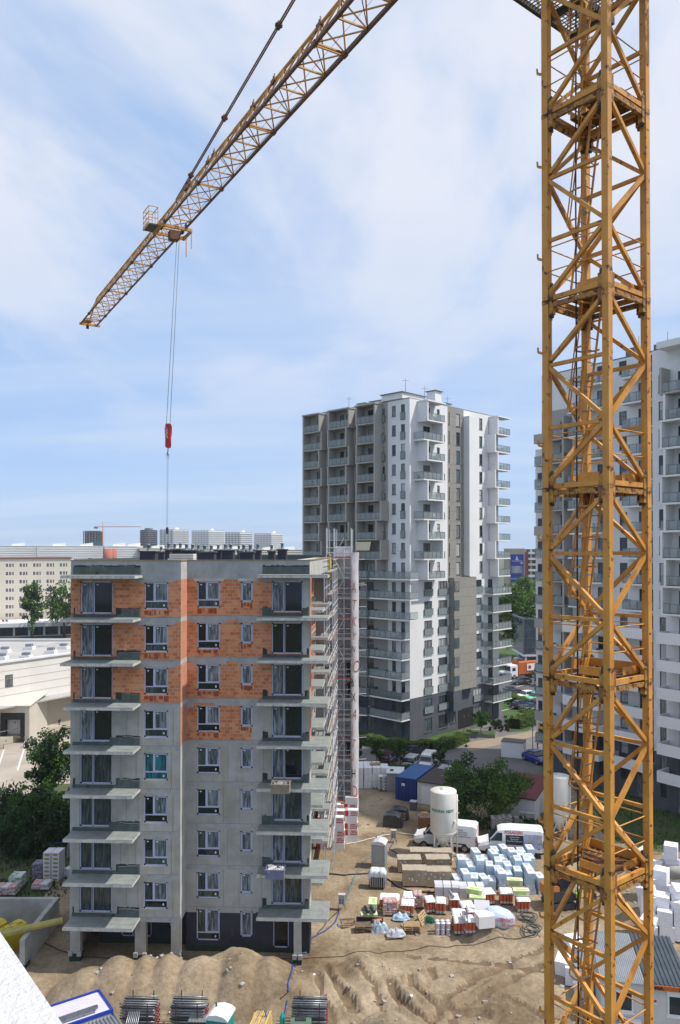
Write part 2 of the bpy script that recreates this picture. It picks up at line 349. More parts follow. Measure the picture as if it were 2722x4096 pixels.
# ================================================================ ground
def sand_material():
 m = bpy.data.materials.new('site_sand'); m.use_nodes = True; nt = m.node_tree; N = nt.nodes; L = nt.links; b = N['Principled BSDF']
 b.inputs['Roughness'].default_value = 0.95; b.inputs['Specular IOR Level'].default_value = 0.2
 tc = N.new('ShaderNodeTexCoord')
 def noi(s, d=6, r=.6, scl=(1, 1, 1)):
  mp = N.new('ShaderNodeMapping'); mp.inputs['Scale'].default_value = scl; L.new(tc.outputs['Object'], mp.inputs[0])
  n = N.new('ShaderNodeTexNoise'); n.inputs['Scale'].default_value = s; n.inputs['Detail'].default_value = d; n.inputs['Roughness'].default_value = r
  L.new(mp.outputs[0], n.inputs[0]); return n.outputs[0]
 def ramp(i, stops):
  r = N.new('ShaderNodeValToRGB'); e = r.color_ramp.elements; e[0].position, e[0].color = stops[0][0], stops[0][1] + (1,); e[1].position, e[1].color = stops[1][0], stops[1][1] + (1,)
  for p, c in stops[2:]: k = e.new(p); k.color = c + (1,)
  L.new(i, r.inputs[0]); return r.outputs[0]
 base = ramp(noi(.16, 6, .6), [(.3, (.17, .12, .072)), (.47, (.305, .24, .16)), (.68, (.45, .37, .27))])
 fine = ramp(noi(3.2, 7, .72), [(.34, (.55, .52, .5)), (.62, (1.0, 1.0, 1.0))])
 mx = N.new('ShaderNodeMix'); mx.data_type = 'RGBA'; mx.blend_type = 'MULTIPLY'; mx.inputs[0].default_value = .75; L.new(base, mx.inputs[6]); L.new(fine, mx.inputs[7])
 damp = N.new('ShaderNodeMapRange'); damp.inputs[1].default_value = .52; damp.inputs[2].default_value = .72; damp.inputs[4].default_value = .55; L.new(noi(.33, 5, .65), damp.inputs[0])
 m2 = N.new('ShaderNodeMix'); m2.data_type = 'RGBA'; L.new(damp.outputs[0], m2.inputs[0]); L.new(mx.outputs[2], m2.inputs[6]); m2.inputs[7].default_value = (.15, .105, .065, 1)
 peb = N.new('ShaderNodeMapRange'); peb.inputs[1].default_value = .72; peb.inputs[2].default_value = .76; L.new(noi(5.5, 3, .5), peb.inputs[0])
 m3 = N.new('ShaderNodeMix'); m3.data_type = 'RGBA'; L.new(peb.outputs[0], m3.inputs[0]); L.new(m2.outputs[2], m3.inputs[6]); m3.inputs[7].default_value = (.5, .47, .42, 1)
 L.new(m3.outputs[2], b.inputs['Base Color'])
 bp = N.new('ShaderNodeBump'); bp.inputs['Strength'].default_value = .9; bp.inputs['Distance'].default_value = .12
 L.new(noi(2.6, 8, .72), bp.inputs['Height']); L.new(bp.outputs[0], b.inputs['Normal'])
 return m
sand = sand_material()
grass_m = mat('lawn', (.055, .105, .018), (.035, .07, .015), scale=.8, rough=0.95, bump=.8, bscale=12)
weeds_m = mat('rough_grass', (.05, .085, .02), (.075, .07, .035), scale=.5, rough=0.95, bump=.9, bscale=9)
asphalt = mat('asphalt', (.085, .085, .09), (.062, .062, .067), scale=.35, rough=0.9, bump=.1, bscale=30)
paving = mat('paving', (.165, .158, .155), (.13, .125, .123), scale=.3, rough=0.9, bump=.1, bscale=25)
paving_w = mat('footway', (.30, .235, .165), (.24, .19, .14), scale=.5, rough=0.9)
yardm = mat('yard_concrete', (.40, .35, .295), (.31, .275, .235), scale=.18, rough=0.9)
paintw = mat('road_paint', (.65, .65, .63), (.5, .5, .5), scale=2, rough=0.8)
city = mat('far_ground', (.09, .10, .07), (.06, .085, .045), scale=.02, rough=0.95)
kerbm = mat('kerb_stone', (.36, .36, .35), (.28, .28, .27), scale=2, rough=0.9)
_g = MB(); _n = 5000
_g.face([(-_n, -300, -.08), (_n, -300, -.08), (_n, _n, -.08), (-_n, _n, -.08)], city)
tag(_g.build('ground'), kind='structure')
def sheet(name, poly, z, m, kind='structure', kerb=False):
 b = MB(); b.face([(p[0], p[1], z) for p in poly], m); o = b.build(name); tag(o, kind=kind)
 n = b.v and 1
 me = o.data
 if me.polygons[0].normal.z < 0: me.flip_normals()
 return o
def G(*pts): return [gp(x, y) for x, y in pts]
# loading yard on the left, road and car park on the right, lawns
sheet('yard', [(-95, 84), (-24, 84), (-26, 100), (-34, 150), (-95, 140)], -.045, yardm)
sheet('road', [(-2, 97.5), (36, 93.5), (40, 80), (60, 80), (75, 150), (60, 240), (15, 240), (30, 150), (27, 131), (13, 113.5), (2, 113.5), (-12, 126), (-25, 122)], -.045, paving)
sheet('car_park', [tuple(p[:2]) for p in G((1980, 2900), (2260, 2900), (2420, 2640), (2400, 2600), (2010, 2615))], -.03, asphalt)
sheet('footway', [tuple(p[:2]) for p in G((1850, 2975), (1880, 3008), (2180, 2938), (2330, 2905), (2330, 2880), (2150, 2922))], -.025, paving_w)
sheet('lawn', [tuple(p[:2]) for p in G((2000, 2790), (2030, 2930), (2110, 2925), (2190, 2880), (2130, 2820), (2060, 2790))], -.015, grass_m)
sheet('lawn', [tuple(p[:2]) for p in G((1990, 2600), (2150, 2560), (2230, 2650), (2120, 2650), (1990, 2690))], -.02, grass_m)
sheet('lawn', [tuple(p[:2]) for p in G((1340, 2960), (1600, 2990), (1850, 2960), (1850, 2930), (1700, 2920), (1340, 2900))], -.02, grass_m)
sheet('verge', [tuple(p[:2]) for p in G((1340, 3070), (1540, 3090), (1900, 3120), (2180, 3190), (2240, 3260), (2250, 3330), (1900, 3280), (1700, 3180), (1340, 3130))], -.02, weeds_m)
sheet('street', [(-160, 205), (-36, 185), (-20, 230), (-160, 262)], -.04, asphalt)
sheet('lawn', [(-66, 196), (-50, 192), (-36, 198), (-40, 218), (-58, 222)], -.03, grass_m)
# terrain of the site: one real surface with heaps, ruts and footprints
def heap(x, y, cx, cy, rx, ry, h, ang=0, p=1.15):
 c, s = math.cos(R(ang)), math.sin(R(ang)); dx, dy = x - cx, y - cy
 u, v = (dx * c + dy * s) / rx, (-dx * s + dy * c) / ry; d = math.sqrt(u * u + v * v)
 if d >= 1.6: return 0
 return h * max(0, 1 - d ** p / 1.0) if d < 1 else 0
TRACKS = [([(2260, 3775), (2080, 3850), (1900, 3925), (1790, 4000), (1740, 4090)], .32, .16), ([(2260, 3835), (2110, 3900), (1950, 3985), (1830, 4060), (1800, 4110)], .32, .16), ([(1560, 3945), (1590, 4010), (1640, 4060), (1720, 4110)], .36, .42), ([(1645, 3920), (1665, 3975), (1740, 4030), (1850, 4065), (1950, 4075)], .32, .34),
          ([(1290, 3890), (1330, 3960), (1400, 4010), (1420, 4060)], .4, .4), ([(1240, 3905), (1275, 3985), (1310, 4040), (1330, 4100)], .3, .26), ([(1730, 3880), (1735, 3930)], .25, .3), ([(1640, 3830), (1850, 3850), (2050, 3880), (2230, 3900)], .3, .12), ([(2000, 4000), (2120, 4050), (2200, 4100)], .3, .25), ([(1420, 3900), (1500, 3960), (1530, 4060)], .25, .16)]
TRK = [([gp(*q).xy for q in pl], w, d) for pl, w, d in TRACKS]
def track(x, y):
 """depth of the wheel ruts and bucket scrapes, with the spoil thrown up beside them"""
 r = 0; p = Vector((x, y))
 for pl, w, d in TRK:
  m = 9
  for a, c in zip(pl, pl[1:]):
   e = c - a; t = max(0, min(1, (p - a).dot(e) / e.length_squared)); m = min(m, (p - a - e * t).length)
  m += .18 * noise.noise(Vector((x * 1.3, y * 1.3, 2)))
  if m < w: r = min(r, -d * (1 - (m / w) ** 2))
  elif m < w * 2.1 and r >= 0: r = max(r, d * .6 * (1 - abs(m - w * 1.5) / (w * .6)))
 return r
def terr(x, y):
 n = noise.fractal(Vector((x * .16, y * .16, 3)), 1.0, 2.0, 5) * .22
 lump = noise.fractal(Vector((x * .9, y * .9, 7)), .8, 2.1, 4)
 z = .06 + n * .7
 # long sand ridge in front of the block, thrown up in overlapping cones
 r = 0
 for cx, cy, rx, ry, h in ((-15.9, 49.6, 2.0, 2.6, 1.5), (-14.0, 49.9, 1.9, 2.9, 2.05), (-12.3, 50.0, 1.5, 2.9, 2.1), (-11.0, 50.1, 1.6, 3.0, 2.25), (-8.9, 49.9, 2.3, 3.1, 2.15), (-6.2, 49.9, 2.0, 3.2, 2.35), (-4.6, 49.8, 2.2, 3.1, 2.2), (-3.0, 49.2, 2.0, 2.4, 1.5), (-6.8, 52.0, 2.6, 1.2, 1.7)):
  r = max(r, heap(x, y, cx, cy, rx * 1.3, ry, h, p=1.5))
 z += r + (lump * .10 + .06) * min(1, r * 2)
 # loose heap by the insulation packs, heap beside the excavator, spoil far right
 g1 = gp(1990, 3740)
 r2 = max(heap(x, y, g1.x, g1.y, 2.9, 2.3, 1.5, p=1.2), heap(x, y, g1.x + 1.6, g1.y - .6, 2.4, 1.8, .9))
 r2 = max(r2, heap(x, y, 29.5, 66.5, 6.5, 5.0, 2.3, p=1.3), heap(x, y, 24.0, 59.5, 3.2, 3.0, 1.3), heap(x, y, -.6, 50.2, 1.6, 1.4, .75), heap(x, y, 1.6, 52.3, 2.2, 1.6, .6), heap(x, y, 3.4, 46.2, 2.2, 1.6, .5))
 z += r2 + lump * .09 * min(1, r2 * 2)
 # churned ground with wheel ruts sweeping to the right foreground
 if -2 < x < 24 and y < 60:
  w = max(0, min(1, (60 - y) / 7)) * max(0, min(1, (x + 2) / 3))
  z += w * (lump * .11)
  g = track(x, y)
  if g: z += g * (1 + .08 * math.sin((x + y) * 11))
  d = 99
  for rad, a in ((11.2, .16), (12.4, .16), (14.4, .2), (15.7, .2), (17.6, .18), (18.9, .18), (21, .15)):
   q = abs(d - rad)
   if q < .75: z += w * a * (-1 if q < .32 else .55) * (1 + .25 * math.sin(math.atan2(y - 66, x - 17) * rad * 14))
  z += w * .5 * abs(noise.noise(Vector((x * .35, y * .55, 1))))
 else: z += lump * .035
 # keep the sheet flat under the block and along the fences
 if -21 < x < .5 and 53.0 < y < 82: z = min(z, .04 + lump * .02)
 return max(z, .004 + lump * .02)
rut_m = mat('rut_sand', (.115, .078, .045), (.19, .135, .085), scale=1.6, rough=.95, bump=.8, bscale=5)  # darker brown sand colour for faces deep in the wheel ruts
def build_terrain():
 x0, x1, y0, y1 = -24.0, 44.0, 43.0, 98.0
 ys = [y0]; 
 while ys[-1] < y1: ys.append(ys[-1] + (.14 if ys[-1] < 58 else .3))
 nx = int((x1 - x0) / .2); b = MB(); v = []; f = []
 lim = lambda y: 92 if y < 0 else 0
 for y in ys:
  for i in range(nx + 1):
   x = x0 + i * .2; v.append((x, y, terr(x, y)))
 for j in range(len(ys) - 1):
  for i in range(nx):
   x = x0 + i * .2; y = ys[j]
   if y > 97.0 - (x + 2) * .12 or (x < -12 and y > 82) : continue
   if x > 27 + max(0, 74 - y) * 1.9: continue
   a = j * (nx + 1) + i; f.append((a, a + 1, a + nx + 2, a + nx + 1))
 b.raw(v, f, sand, True)
 me = bpy.data.meshes.new('sand'); me.from_pydata(b.v, [], b.f); me.materials.append(sand); me.materials.append(rut_m)
 me.polygons.foreach_set('material_index', [1 if (y_ < 60 and x_ > -2 and track(x_, y_) + .1 * noise.noise(Vector((x_ * 2, y_ * 2, 8))) < -.07) else 0 for x_, y_ in ((p.center.x, p.center.y) for p in me.polygons)])
 me.polygons.foreach_set('use_smooth', [True] * len(me.polygons)); me.update()
 o = bpy.data.objects.new('sandy_ground', me); C.objects.link(o); tag(o, kind='structure')
build_terrain()
def site(sx, sy):
 """point on the sandy ground seen at this pixel"""
 p = gp(sx, sy)
 for _ in range(3): p = gp(sx, sy, terr(p.x, p.y))
 return p
sheet('verge', [(26, 74.5), (45, 60), (60, 60), (60, 92), (38, 95), (30, 88), (26, 82)], .3 - .28, weeds_m)
sheet('verge', [(-60, 60), (-23.5, 60), (-21, 72), (-19, 83), (-24, 96), (-60, 90)], -.01, weeds_m)
# ================================================================ the block under construction
def wall(b, org, ang, u0, u1, v0, v1, holes, m, depth=.18, zones=(), bands=()):
 """upright wall in local coords: u runs along angle 'ang' from org, outward normal is to the right-hand (-y for ang 0) side.
 holes (u0,u1,v0,v1); zones (u0,u1,v0,v1,material) override m; later zones win"""
 cu = Vector((math.cos(ang), math.sin(ang), 0)); nn = Vector((-math.sin(ang), math.cos(ang), 0)); org = Vector(org)
 P = lambda u, v, w=0: org + cu * u + nn * w + Vector((0, 0, v))
 us = sorted({round(k, 4) for k in [u0, u1] + [h[0] for h in holes] + [h[1] for h in holes] + [z[0] for z in zones] + [z[1] for z in zones] if u0 <= k <= u1})
 vs = sorted({round(k, 4) for k in [v0, v1] + [h[2] for h in holes] + [h[3] for h in holes] + [z[2] for z in zones] + [z[3] for z in zones] if v0 <= k <= v1})
 for i in range(len(us) - 1):
  uc = (us[i] + us[i + 1]) / 2; run = None
  hs = [h for h in holes if h[0] < uc < h[1]]; zs = [z for z in zones if z[0] < uc < z[1]]
  for j in range(len(vs) - 1):
   vc = (vs[j] + vs[j + 1]) / 2
   if any(h[2] < vc < h[3] for h in hs): k = None
   else:
    k = m
    for z in zs:
     if z[2] < vc < z[3]: k = z[4]
   if run and run[1] is k: run[2] = vs[j + 1]
   else:
    if run and run[1]: b.face([P(us[i], run[0]), P(us[i + 1], run[0]), P(us[i + 1], run[2]), P(us[i], run[2])], run[1])
    run = [vs[j], k, vs[j + 1]]
  if run and run[1]: b.face([P(us[i], run[0]), P(us[i + 1], run[0]), P(us[i + 1], run[2]), P(us[i], run[2])], run[1])
 for h in holes:
  a0, a1, c0, c1 = h[:4]; k = m
  for z in zones:
   if z[0] < (a0 + a1) / 2 < z[1] and z[2] < (c0 + c1) / 2 < z[3]: k = z[4]
  b.face([P(a0, c0), P(a1, c0), P(a1, c0, depth), P(a0, c0, depth)], k); b.face([P(a0, c1), P(a0, c1, depth), P(a1, c1, depth), P(a1, c1)], k)
  b.face([P(a0, c0), P(a0, c0, depth), P(a0, c1, depth), P(a0, c1)], k); b.face([P(a1, c0), P(a1, c1), P(a1, c1, depth), P(a1, c0, depth)], k)
WCACHE = {}
def rect_frame(b, x0, x1, z0, z1, t, y0, y1, m):
 b.box(x0, x0 + t, y0, y1, z0, z1, m); b.box(x1 - t, x1, y0, y1, z0, z1, m)
 b.box(x0 + t, x1 - t, y0, y1, z0, z0 + t, m); b.box(x0 + t, x1 - t, y0, y1, z1 - t, z1, m)
def site_window(parent, kind, w, h, loc, rz=0.0, panes=None, label=None):
 """new window with protective film: window > pane; x across, z up, outside is -y"""
 rng = random.Random(hash((kind, round(loc[0], 1), round(loc[2], 1))) & 0xffff)
 key = (kind, round(w, 2), round(h, 2))
 if key not in WCACHE:
  b = MB(); t = .075
  b.box(-.03, w + .03, .09, .12, -.03, h + .03, foam)
  rect_frame(b, 0, w, 0, h, t, 0, .09, frame_m); ps = []
  if kind == 'trip':
   b.box(t, w - t, .0, .09, .5, .57, frame_m); b.box(w * .37, w * .37 + .1, -.01, .09, .57, h - t, frame_m)
   ps = [(t, w * .37, .57, h - t, 'a'), (w * .37 + .1, w - t, .57, h - t, 'b'), (t, w - t, t, .5, 'c')]
   rect_frame(b, w * .37 + .1, w - t, .57, h - t, .05, -.015, .06, frame_m)
  elif kind == 'door':
   c = w * .37; b.box(c, c + .13, -.01, .09, 0, h, frame_m); b.box(c + .045, c + .085, -.018, -.008, 0, h, frame_pad)
   ps = [(t, c, t, h - t, 'b'), (c + .13, w - t, t, h - t, 'a')]
  elif kind == 'single': ps = [(t, w - t, t, h - t, 'b')]; rect_frame(b, t, w - t, t, h - t, .05, -.015, .06, frame_m)
  else: ps = [(t, w - t, t, h - t, 'a')]
  for x in (0, w):
   for z in (0, h):
    b.box(x - .05 if x == 0 else x - .11, x + .11 if x == 0 else x + .05, -.022, .02, z - .05 if z == 0 else z - .11, z + .11 if z == 0 else z + .05, frame_pad)
  me = b.build('window').data; plist = []
  bpy.data.objects.remove(bpy.data.objects[-1]) if False else None
  for (a, c, d, e, k) in ps:
   q = MB(); q.face([(a, .05, d), (c, .05, d), (c, .05, e), (a, .05, e)], gl_dark)
   if k != 'c' and e - d > .8: q.box(a + .12, a + .24, .03, .045, e - .2, e - .12, sticker)
   elif k == 'c': q.box(c - .3, c - .2, .03, .045, d + .12, d + .26, sticker)
   qo = q.build('pane'); plist.append((qo.data, k)); bpy.data.objects.remove(qo)
  WCACHE[key] = (me, plist)
  for o in list(bpy.data.objects):
   if o.data is me: bpy.data.objects.remove(o)
 me, plist = WCACHE[key]
 o = bpy.data.objects.new('window', me); C.objects.link(o); o.parent = parent; o.location = loc; o.rotation_euler = (0, 0, rz)
 if label: o['label'] = label
 panes = dict(panes or {})
 if 'c' not in panes and rng.random() < .4: panes['c'] = gl_film2
 if kind == 'trip' and 'a' not in panes and rng.random() < .25: panes['a'] = gl_film2
 for pm, k in plist:
  mm = panes.get(k, gl_film if k == 'b' else gl_dark)
  km = (pm.name, mm.name)
  if km not in WCACHE:
   q = pm.copy(); q.materials[0] = mm; WCACHE[km] = q
  po = bpy.data.objects.new('pane', WCACHE[km]); C.objects.link(po); po.parent = o
 return o
BX, BY, BROT = -18.42, 53.72, R(-2.5)
blk = empty('apartment_block', (BX, BY, 0), BROT, 'unfinished nine storey block of concrete and orange hollow brick with bare balcony slabs', 'building')
S = 2.9; Z0 = 3.1; FL = [Z0 + S * k for k in range(9)]      # tops of the floor slabs
DEP = 25.6; XR = 16.25; NY = 1.75; TOP = 27.28
def build_block():
 rng = random.Random(4)
 # ---- front wall, left bay
 b = MB(); holes = []; zones = []
 for k in range(8):
  z = FL[k]; holes += [(.66, 2.9, z + .28, z + 2.48), (5.08, 6.74, z + .58, z + 2.42)]
  if k >= 5:
   zones.append((0, 7.6, z + .02, z + 2.6, blockw)); zones.append((4.3, 7.1, z + 2.42, z + 2.6, conc2))
   zones.append((4.3, 7.25, z + 2.5, z + 2.95, conc2))
  zones.append((0, 7.6, z - .28, z + .02, conc2))
  if k >= 5: zones.append((0, .2, z + .02, z + 2.6, blockw))
 zones.append((0, 7.6, FL[8] - .3, TOP, conc2))
 wall(b, (0, 0, 0), 0, 0, 7.6, Z0 - .3, TOP, holes, conc, .2, zones)
 # side of the left bay at the step, and the bay's outer end
 zs = [(0, NY, FL[k] + .02, FL[k] + 2.62, blockw2) for k in (4, 5, 6, 7)] + [(0, NY, FL[8] - .28, TOP, conc_pale)]
 wall(b, (7.6, 0, 0), PI / 2, 0, NY, Z0 - .3, TOP, [], conc_pale, .2, zs)
 wall(b, (0, DEP, 0), -PI / 2, 0, DEP, 0, TOP, [], conc)
 wall(b, (XR, DEP, 0), PI, 0, XR, 0, TOP, [], conc)
 b.box(0, 7.58, .01, 3.0, Z0 - .3, Z0 - .26, conc)         # soffit over the open ground floor
 o = b.build('wall', blk)
 # ---- front wall, right bay
 b = MB(); holes = []; zones = []
 W1, W2, W3 = (.72, 2.36), (3.8, 4.65), (5.98, 8.16)
 for k in range(8):
  z = FL[k]; holes += [(W1[0], W1[1], z + .58, z + 2.42), (W2[0], W2[1], z + .98, z + 2.42), (W3[0], W3[1], z + .28, z + 2.46)]
  if k >= 5: zones.append((0, 8.65, z + .02, z + 2.62, blockw))
  if k == 4: zones.append((0, 4.55, z + .02, z + 2.62, blockw))
  zones.append((0, 8.65, z - .28, z + .02, conc2))
  if k in (5, 6): zones += [(.3, 2.8, z + 2.42, z + 2.95, conc2), (3.6, 5.4, z + 2.45, z + 2.95, conc2)]
  if k == 4: zones += [(0, .5, z + 2.3, z + 2.95, conc2), (2.0, 5.0, z + 2.45, z + 2.95, conc2)]
  if k >= 4: zones.append((5.4, 8.65, z + 2.42, z + 2.9, conc2) if k < 8 else None)
  if k >= 5: zones.append((8.16, 8.65, z + .02, z + 2.5, conc_pale))
 zones = [z for z in zones if z]
 zones.append((0, 8.65, FL[8] - .3, TOP, conc2))
 h0 = [(W1[0], W1[1], .75, 2.95), (W2[0], W2[1], 1.05, 2.85), (6.1, 7.2, .35, 2.75)]
 zones += [(0, 8.65, 0, .45, xps_green), (0, 8.65, .45, 2.8, eps_dark), (0, 4.9, 2.72, 3.2, conc)]
 wall(b, (7.6, NY, 0), 0, 0, 8.65, 0, TOP, holes + h0, conc, .2, zones)
 # lintels on the top floor
 for (a, c) in ((.5, 2.6), (3.6, 5.0)): b.box(7.6 + a, 7.6 + c, NY - .03, NY + .02, FL[7] + 2.43, FL[7] + 2.62, conc_pale)
 # pour joints, tie holes
 jm = mat('pour_joint', (.16, .16, .15), (.1, .1, .1), scale=5, rough=.95)
 for k in range(8):
  z = FL[k]
  if k < 5:
   for x in ((3.5, 4.55, 7.0) if k % 2 else (3.9, 4.7, 7.1)): b.box(x, x + .018, -.006, .01, z + .05, z + 2.6, jm)
   for x in ((10.5, 13.0) if k % 2 else (10.2, 11.3, 12.9)): b.box(x, x + .018, NY - .006, NY + .01, z + .05, z + 2.6, jm) if k < 4 else None
  for x in (1.2, 3.3, 5.4, 6.9): b.box(x, x + .05, -.008, .01, z - .12, z - .07, jm)
  for x in (8.3, 10.6, 12.2, 14.1): b.box(x, x + .05, NY - .008, NY + .01, z - .12, z - .07, jm)
  b.box(0.02, 7.58, -.005, .01, z + .015, z + .03, jm); b.box(7.62, 16.2, NY - .005, NY + .01, z + .015, z + .03, jm)
 stain = mat('wet_brick', (.30, .065, .03), (.24, .06, .025), scale=3, rough=.9)
 for k in range(4, 8):
  z = FL[k]
  if k > 4:
   for i in range(5): b.box(5.1 + i * .34, 5.1 + i * .34 + .3 * rng.random() + .05, -.007, .01, z + .1 + .2 * rng.random(), z + .5, stain)
  for (x0, x1, zz) in ((8.35, 9.9, .5), (11.42, 12.3, .9)):
   for i in range(4): q = x0 + (x1 - x0) * i / 4; b.box(q, q + (x1 - x0) / 5 * rng.random() + .06, NY - .007, NY + .01, z + zz - .15 - .2 * rng.random(), z + zz + .02, stain)
 o = b.build('wall', blk)
 # ---- right hand end wall
 b = MB(); holes = []; zones = []; L = DEP - NY; sw = []
 for k in range(8):
  z = FL[k]
  sw += [(3.0, 5.2, z + .28, z + 2.46, 'door'), (8.2, 9.8, z + .6, z + 2.4, 'trip'), (12.0, 14.2, z + .28, z + 2.46, 'door'), (17.0, 18.6, z + .6, z + 2.4, 'trip'), (20.5, 22.4, z + .28, z + 2.46, 'door')]
  if k >= 4: zones += [(0, L, z + .02, z + 2.62, blockw2), (2.6, 6.2, z + .02, z + 2.62, conc2)]
  zones.append((0, L, z - .28, z + .02, conc_pale))
 zones += [(0, L, FL[8] - .3, TOP, conc_pale), (0, L, 0, .45, xps_green), (0, L, .45, 2.8, eps_dark)]
 wall(b, (XR, NY, 0), PI / 2, 0, 1.5, 0, TOP, [], conc_pale, .2, [(z[0], min(z[1], 1.5)) + tuple(z[2:]) for z in zones if z[0] < 1.5])
 wall(b, (XR - 1.3, NY, 0), PI / 2, 1.5, L, 0, FL[8] - .3, [s[:4] for s in sw], conc_pale, .2, zones); b.box(XR - 1.5, XR - .003, NY + 1.503, DEP - .003, FL[8] - .3, TOP - .003, conc_pale); b.box(XR - 1.3, XR - .003, NY + 1.4, NY + 1.5, 0, FL[8] - .31, conc_pale)
 b.build('wall', blk)
 for (a, c, z0, z1, kd) in sw: site_window(blk, kd, c - a, z1 - z0, (XR - 1.4, NY + a, z0), PI / 2)
 for k in range(8):
  z = FL[k]
  pa = {}
  if k == 2: pass
  site_window(blk, 'door', 2.24, 2.2, (.66, .1, z + .28), panes={'a': gl_dark if k > 3 else gl_film2, 'b': gl_film if k > 3 else gl_film2})
  site_window(blk, 'trip', 1.66, 1.84, (5.08, .1, z + .58), panes={'a': gl_teal, 'b': gl_teal, 'c': gl_teal} if k == 3 else {}, label='teal tinted window' if k == 3 else None)
  site_window(blk, 'trip', 1.64, 1.84, (7.6 + W1[0], NY + .1, z + .58), panes={'a': gl_film2} if k < 2 else {})
  site_window(blk, 'single', .85, 1.44, (7.6 + W2[0], NY + .1, z + .98))
  site_window(blk, 'door', 2.18, 2.18, (7.6 + W3[0], NY + .1, z + .28), panes={'a': gl_dark if k > 2 else gl_film2, 'b': gl_film if k != 6 else gl_dark})
 site_window(blk, 'trip', 1.64, 2.2, (7.6 + W1[0], NY + .1, .75), panes={'a': gl_film2}); site_window(blk, 'single', .85, 1.8, (7.6 + W2[0], NY + .1, 1.05)); site_window(blk, 'plain', 1.1, 2.4, (13.7, NY + .1, .35))
 # ---- recessed ground floor behind the columns
 b = MB(); wall(b, (1.2, 2.6, 0), 0, 0, 6.4, 0, Z0 - .2, [(1.5, 3.7, .5, 2.5), (5.0, 5.9, 1.2, 2.5)], eps_dark, .15, [(0, 6.4, 0, .45, xps_green)])
 wall(b, (1.2, 12, 0), -PI / 2, 0, 9.4, 0, Z0 - .2, [], eps_dark); wall(b, (7.59, NY, 0), PI / 2, 0, 1.2, 0, Z0 - .2, [], eps_dark, .15)
 b.build('recessed_wall', blk)
 site_window(blk, 'door', 2.2, 2.0, (2.7, 2.68, .5), panes={'b': gl_film2}); site_window(blk, 'plain', .9, 1.3, (6.2, 2.68, 1.2))
 for i, (x, y, w, d, zt) in enumerate(((0.02, 0.02, .72, .5, Z0 - .3), (4.5, .02, .74, .5, Z0 - .3), (6.98, .02, .6, .6, Z0 - .3), (15.3, .2, .5, .5, Z0 - .18))):
  b = MB(); b.box(x, x + w, y, y + d, .55, zt, conc); b.box(x - .03, x + w + .03, y - .03, y + d + .03, 0, .5, xps_green)
  for q in (x - .08, x + w - .2): b.box(q, q + .28, y - .12, y + .1, .42, .72, conc2)
  b.build('column', blk)
 # ---- balcony slabs with their boards and upstands
 def slab(x0, x1, yf, yb, z, ret=None):
  b = MB(); b.box(x0, x1, yf, yb, z - .17, z - .005, slabedge, top=slabtop)
  if ret: b.box(ret[0], ret[1], yb, ret[2], z - .17, z - .005, slabedge, top=slabtop)
  x = x0 + .04; i = 0
  while x < x1 - .1:                              # sawn boards laid on the slab
   w = min(1.25 if i % 3 else .95, x1 - .04 - x); b.box(x, x + w - .015, yf + .62, yb, z - .005, z + .035, slabtop); x += w; i += 1
  x = x0 + .02
  while x < x1 - .1:
   w = min(2.6, x1 - .02 - x); b.box(x, x + w - .015, yf + .02, yf + .605, z - .005, z + .03, slabtop); x += w
  s_ = b.build('balcony', blk)
  return s_
 def upstand(par, x0, x1, y, z, hh, gaps, jag):
  b = MB(); x = x0
  while x < x1 - .03:
   w = min(.62 + rng.random() * .5, x1 - x); h2 = hh * (.86 + .2 * rng.random())
   if any(g[0] < x + w / 2 < g[1] for g in gaps): h2 = .24
   b.box(x, x + w - .012, y - .12, y - .004, z + .03, z + h2, xps); x += w
  x = x0
  while x < x1 - .02:                              # ragged tar coat behind the boards
   w = min(.09 + rng.random() * .22, x1 - x)
   if not any(g[0] - .1 < x + w / 2 < g[1] + .1 for g in gaps): b.box(x, x + w, y - .006, y + .0, z + .02, z + hh + .02 + rng.random() * .08, tar)
   x += w
  b.build('upstand', par)
 for k in range(9):
  z = FL[k]
  s1 = slab(.18 if k < 6 else -.05, 4.85 if k < 8 else 4.95, -1.72, -.003, z)
  upstand(s1, .2, 4.82, -.003, z, .62, [(.4, 3.1)] if k < 8 else [], True)
  s2 = slab(12.75, 17.6, NY - 1.55, NY - .003, z, ret=(XR + .003, 17.6, NY + (1.3 if k < 8 else .6)))
  upstand(s2, 12.95, 16.2, NY - .003, z, .6, [(13.4, 15.9)] if k < 8 else [], True)
  if k < 8:
   for (y0, y1, ex) in ((4.2, 7.6, 1.15), (12.6, 16.0, .95)) if k % 2 == 0 else ((5.2, 8.6, 1.0), (12.2, 15.4, 1.25)):
    b = MB(); b.box(XR - 1.297, XR + ex * .55, NY + y0, NY + y1, z - .17, z + .03, slabedge, top=slabtop); b.build('balcony', blk)
 # ---- parapets, roof, chimneys
 b = MB(); cap_ = mat('parapet_board', (.30, .22, .13), (.2, .15, .1), scale=3, rough=.85); rb = mat('roof_felt', (.10, .115, .12), (.08, .09, .095), scale=1, rough=.8)
 b.box(.1, XR - .1, NY + .2, DEP - .1, 26.35, 26.55, rb)
 for (x0, x1, y0, y1) in ((-.05, 7.65, -.05, .32), (7.65, XR + .05, NY - .05, NY + .32), (XR - .32, XR + .05, NY + .32, DEP), (7.3, 7.65, .32, NY + .3)):
  b.box(x0, x1, y0, y1, TOP + .003, TOP + .06, cap_)
 b.box(.0, XR, DEP - .3, DEP - .02, 26.55, TOP + .25, xps); b.box(.02, .3, .4, DEP - .35, 26.55, TOP + .1, xps); b.box(.3, 7.3, .32, .4, 26.5, TOP, xps)
 yel = mat('mineral_board', (.50, .42, .10), (.4, .33, .1), scale=3, rough=.95)
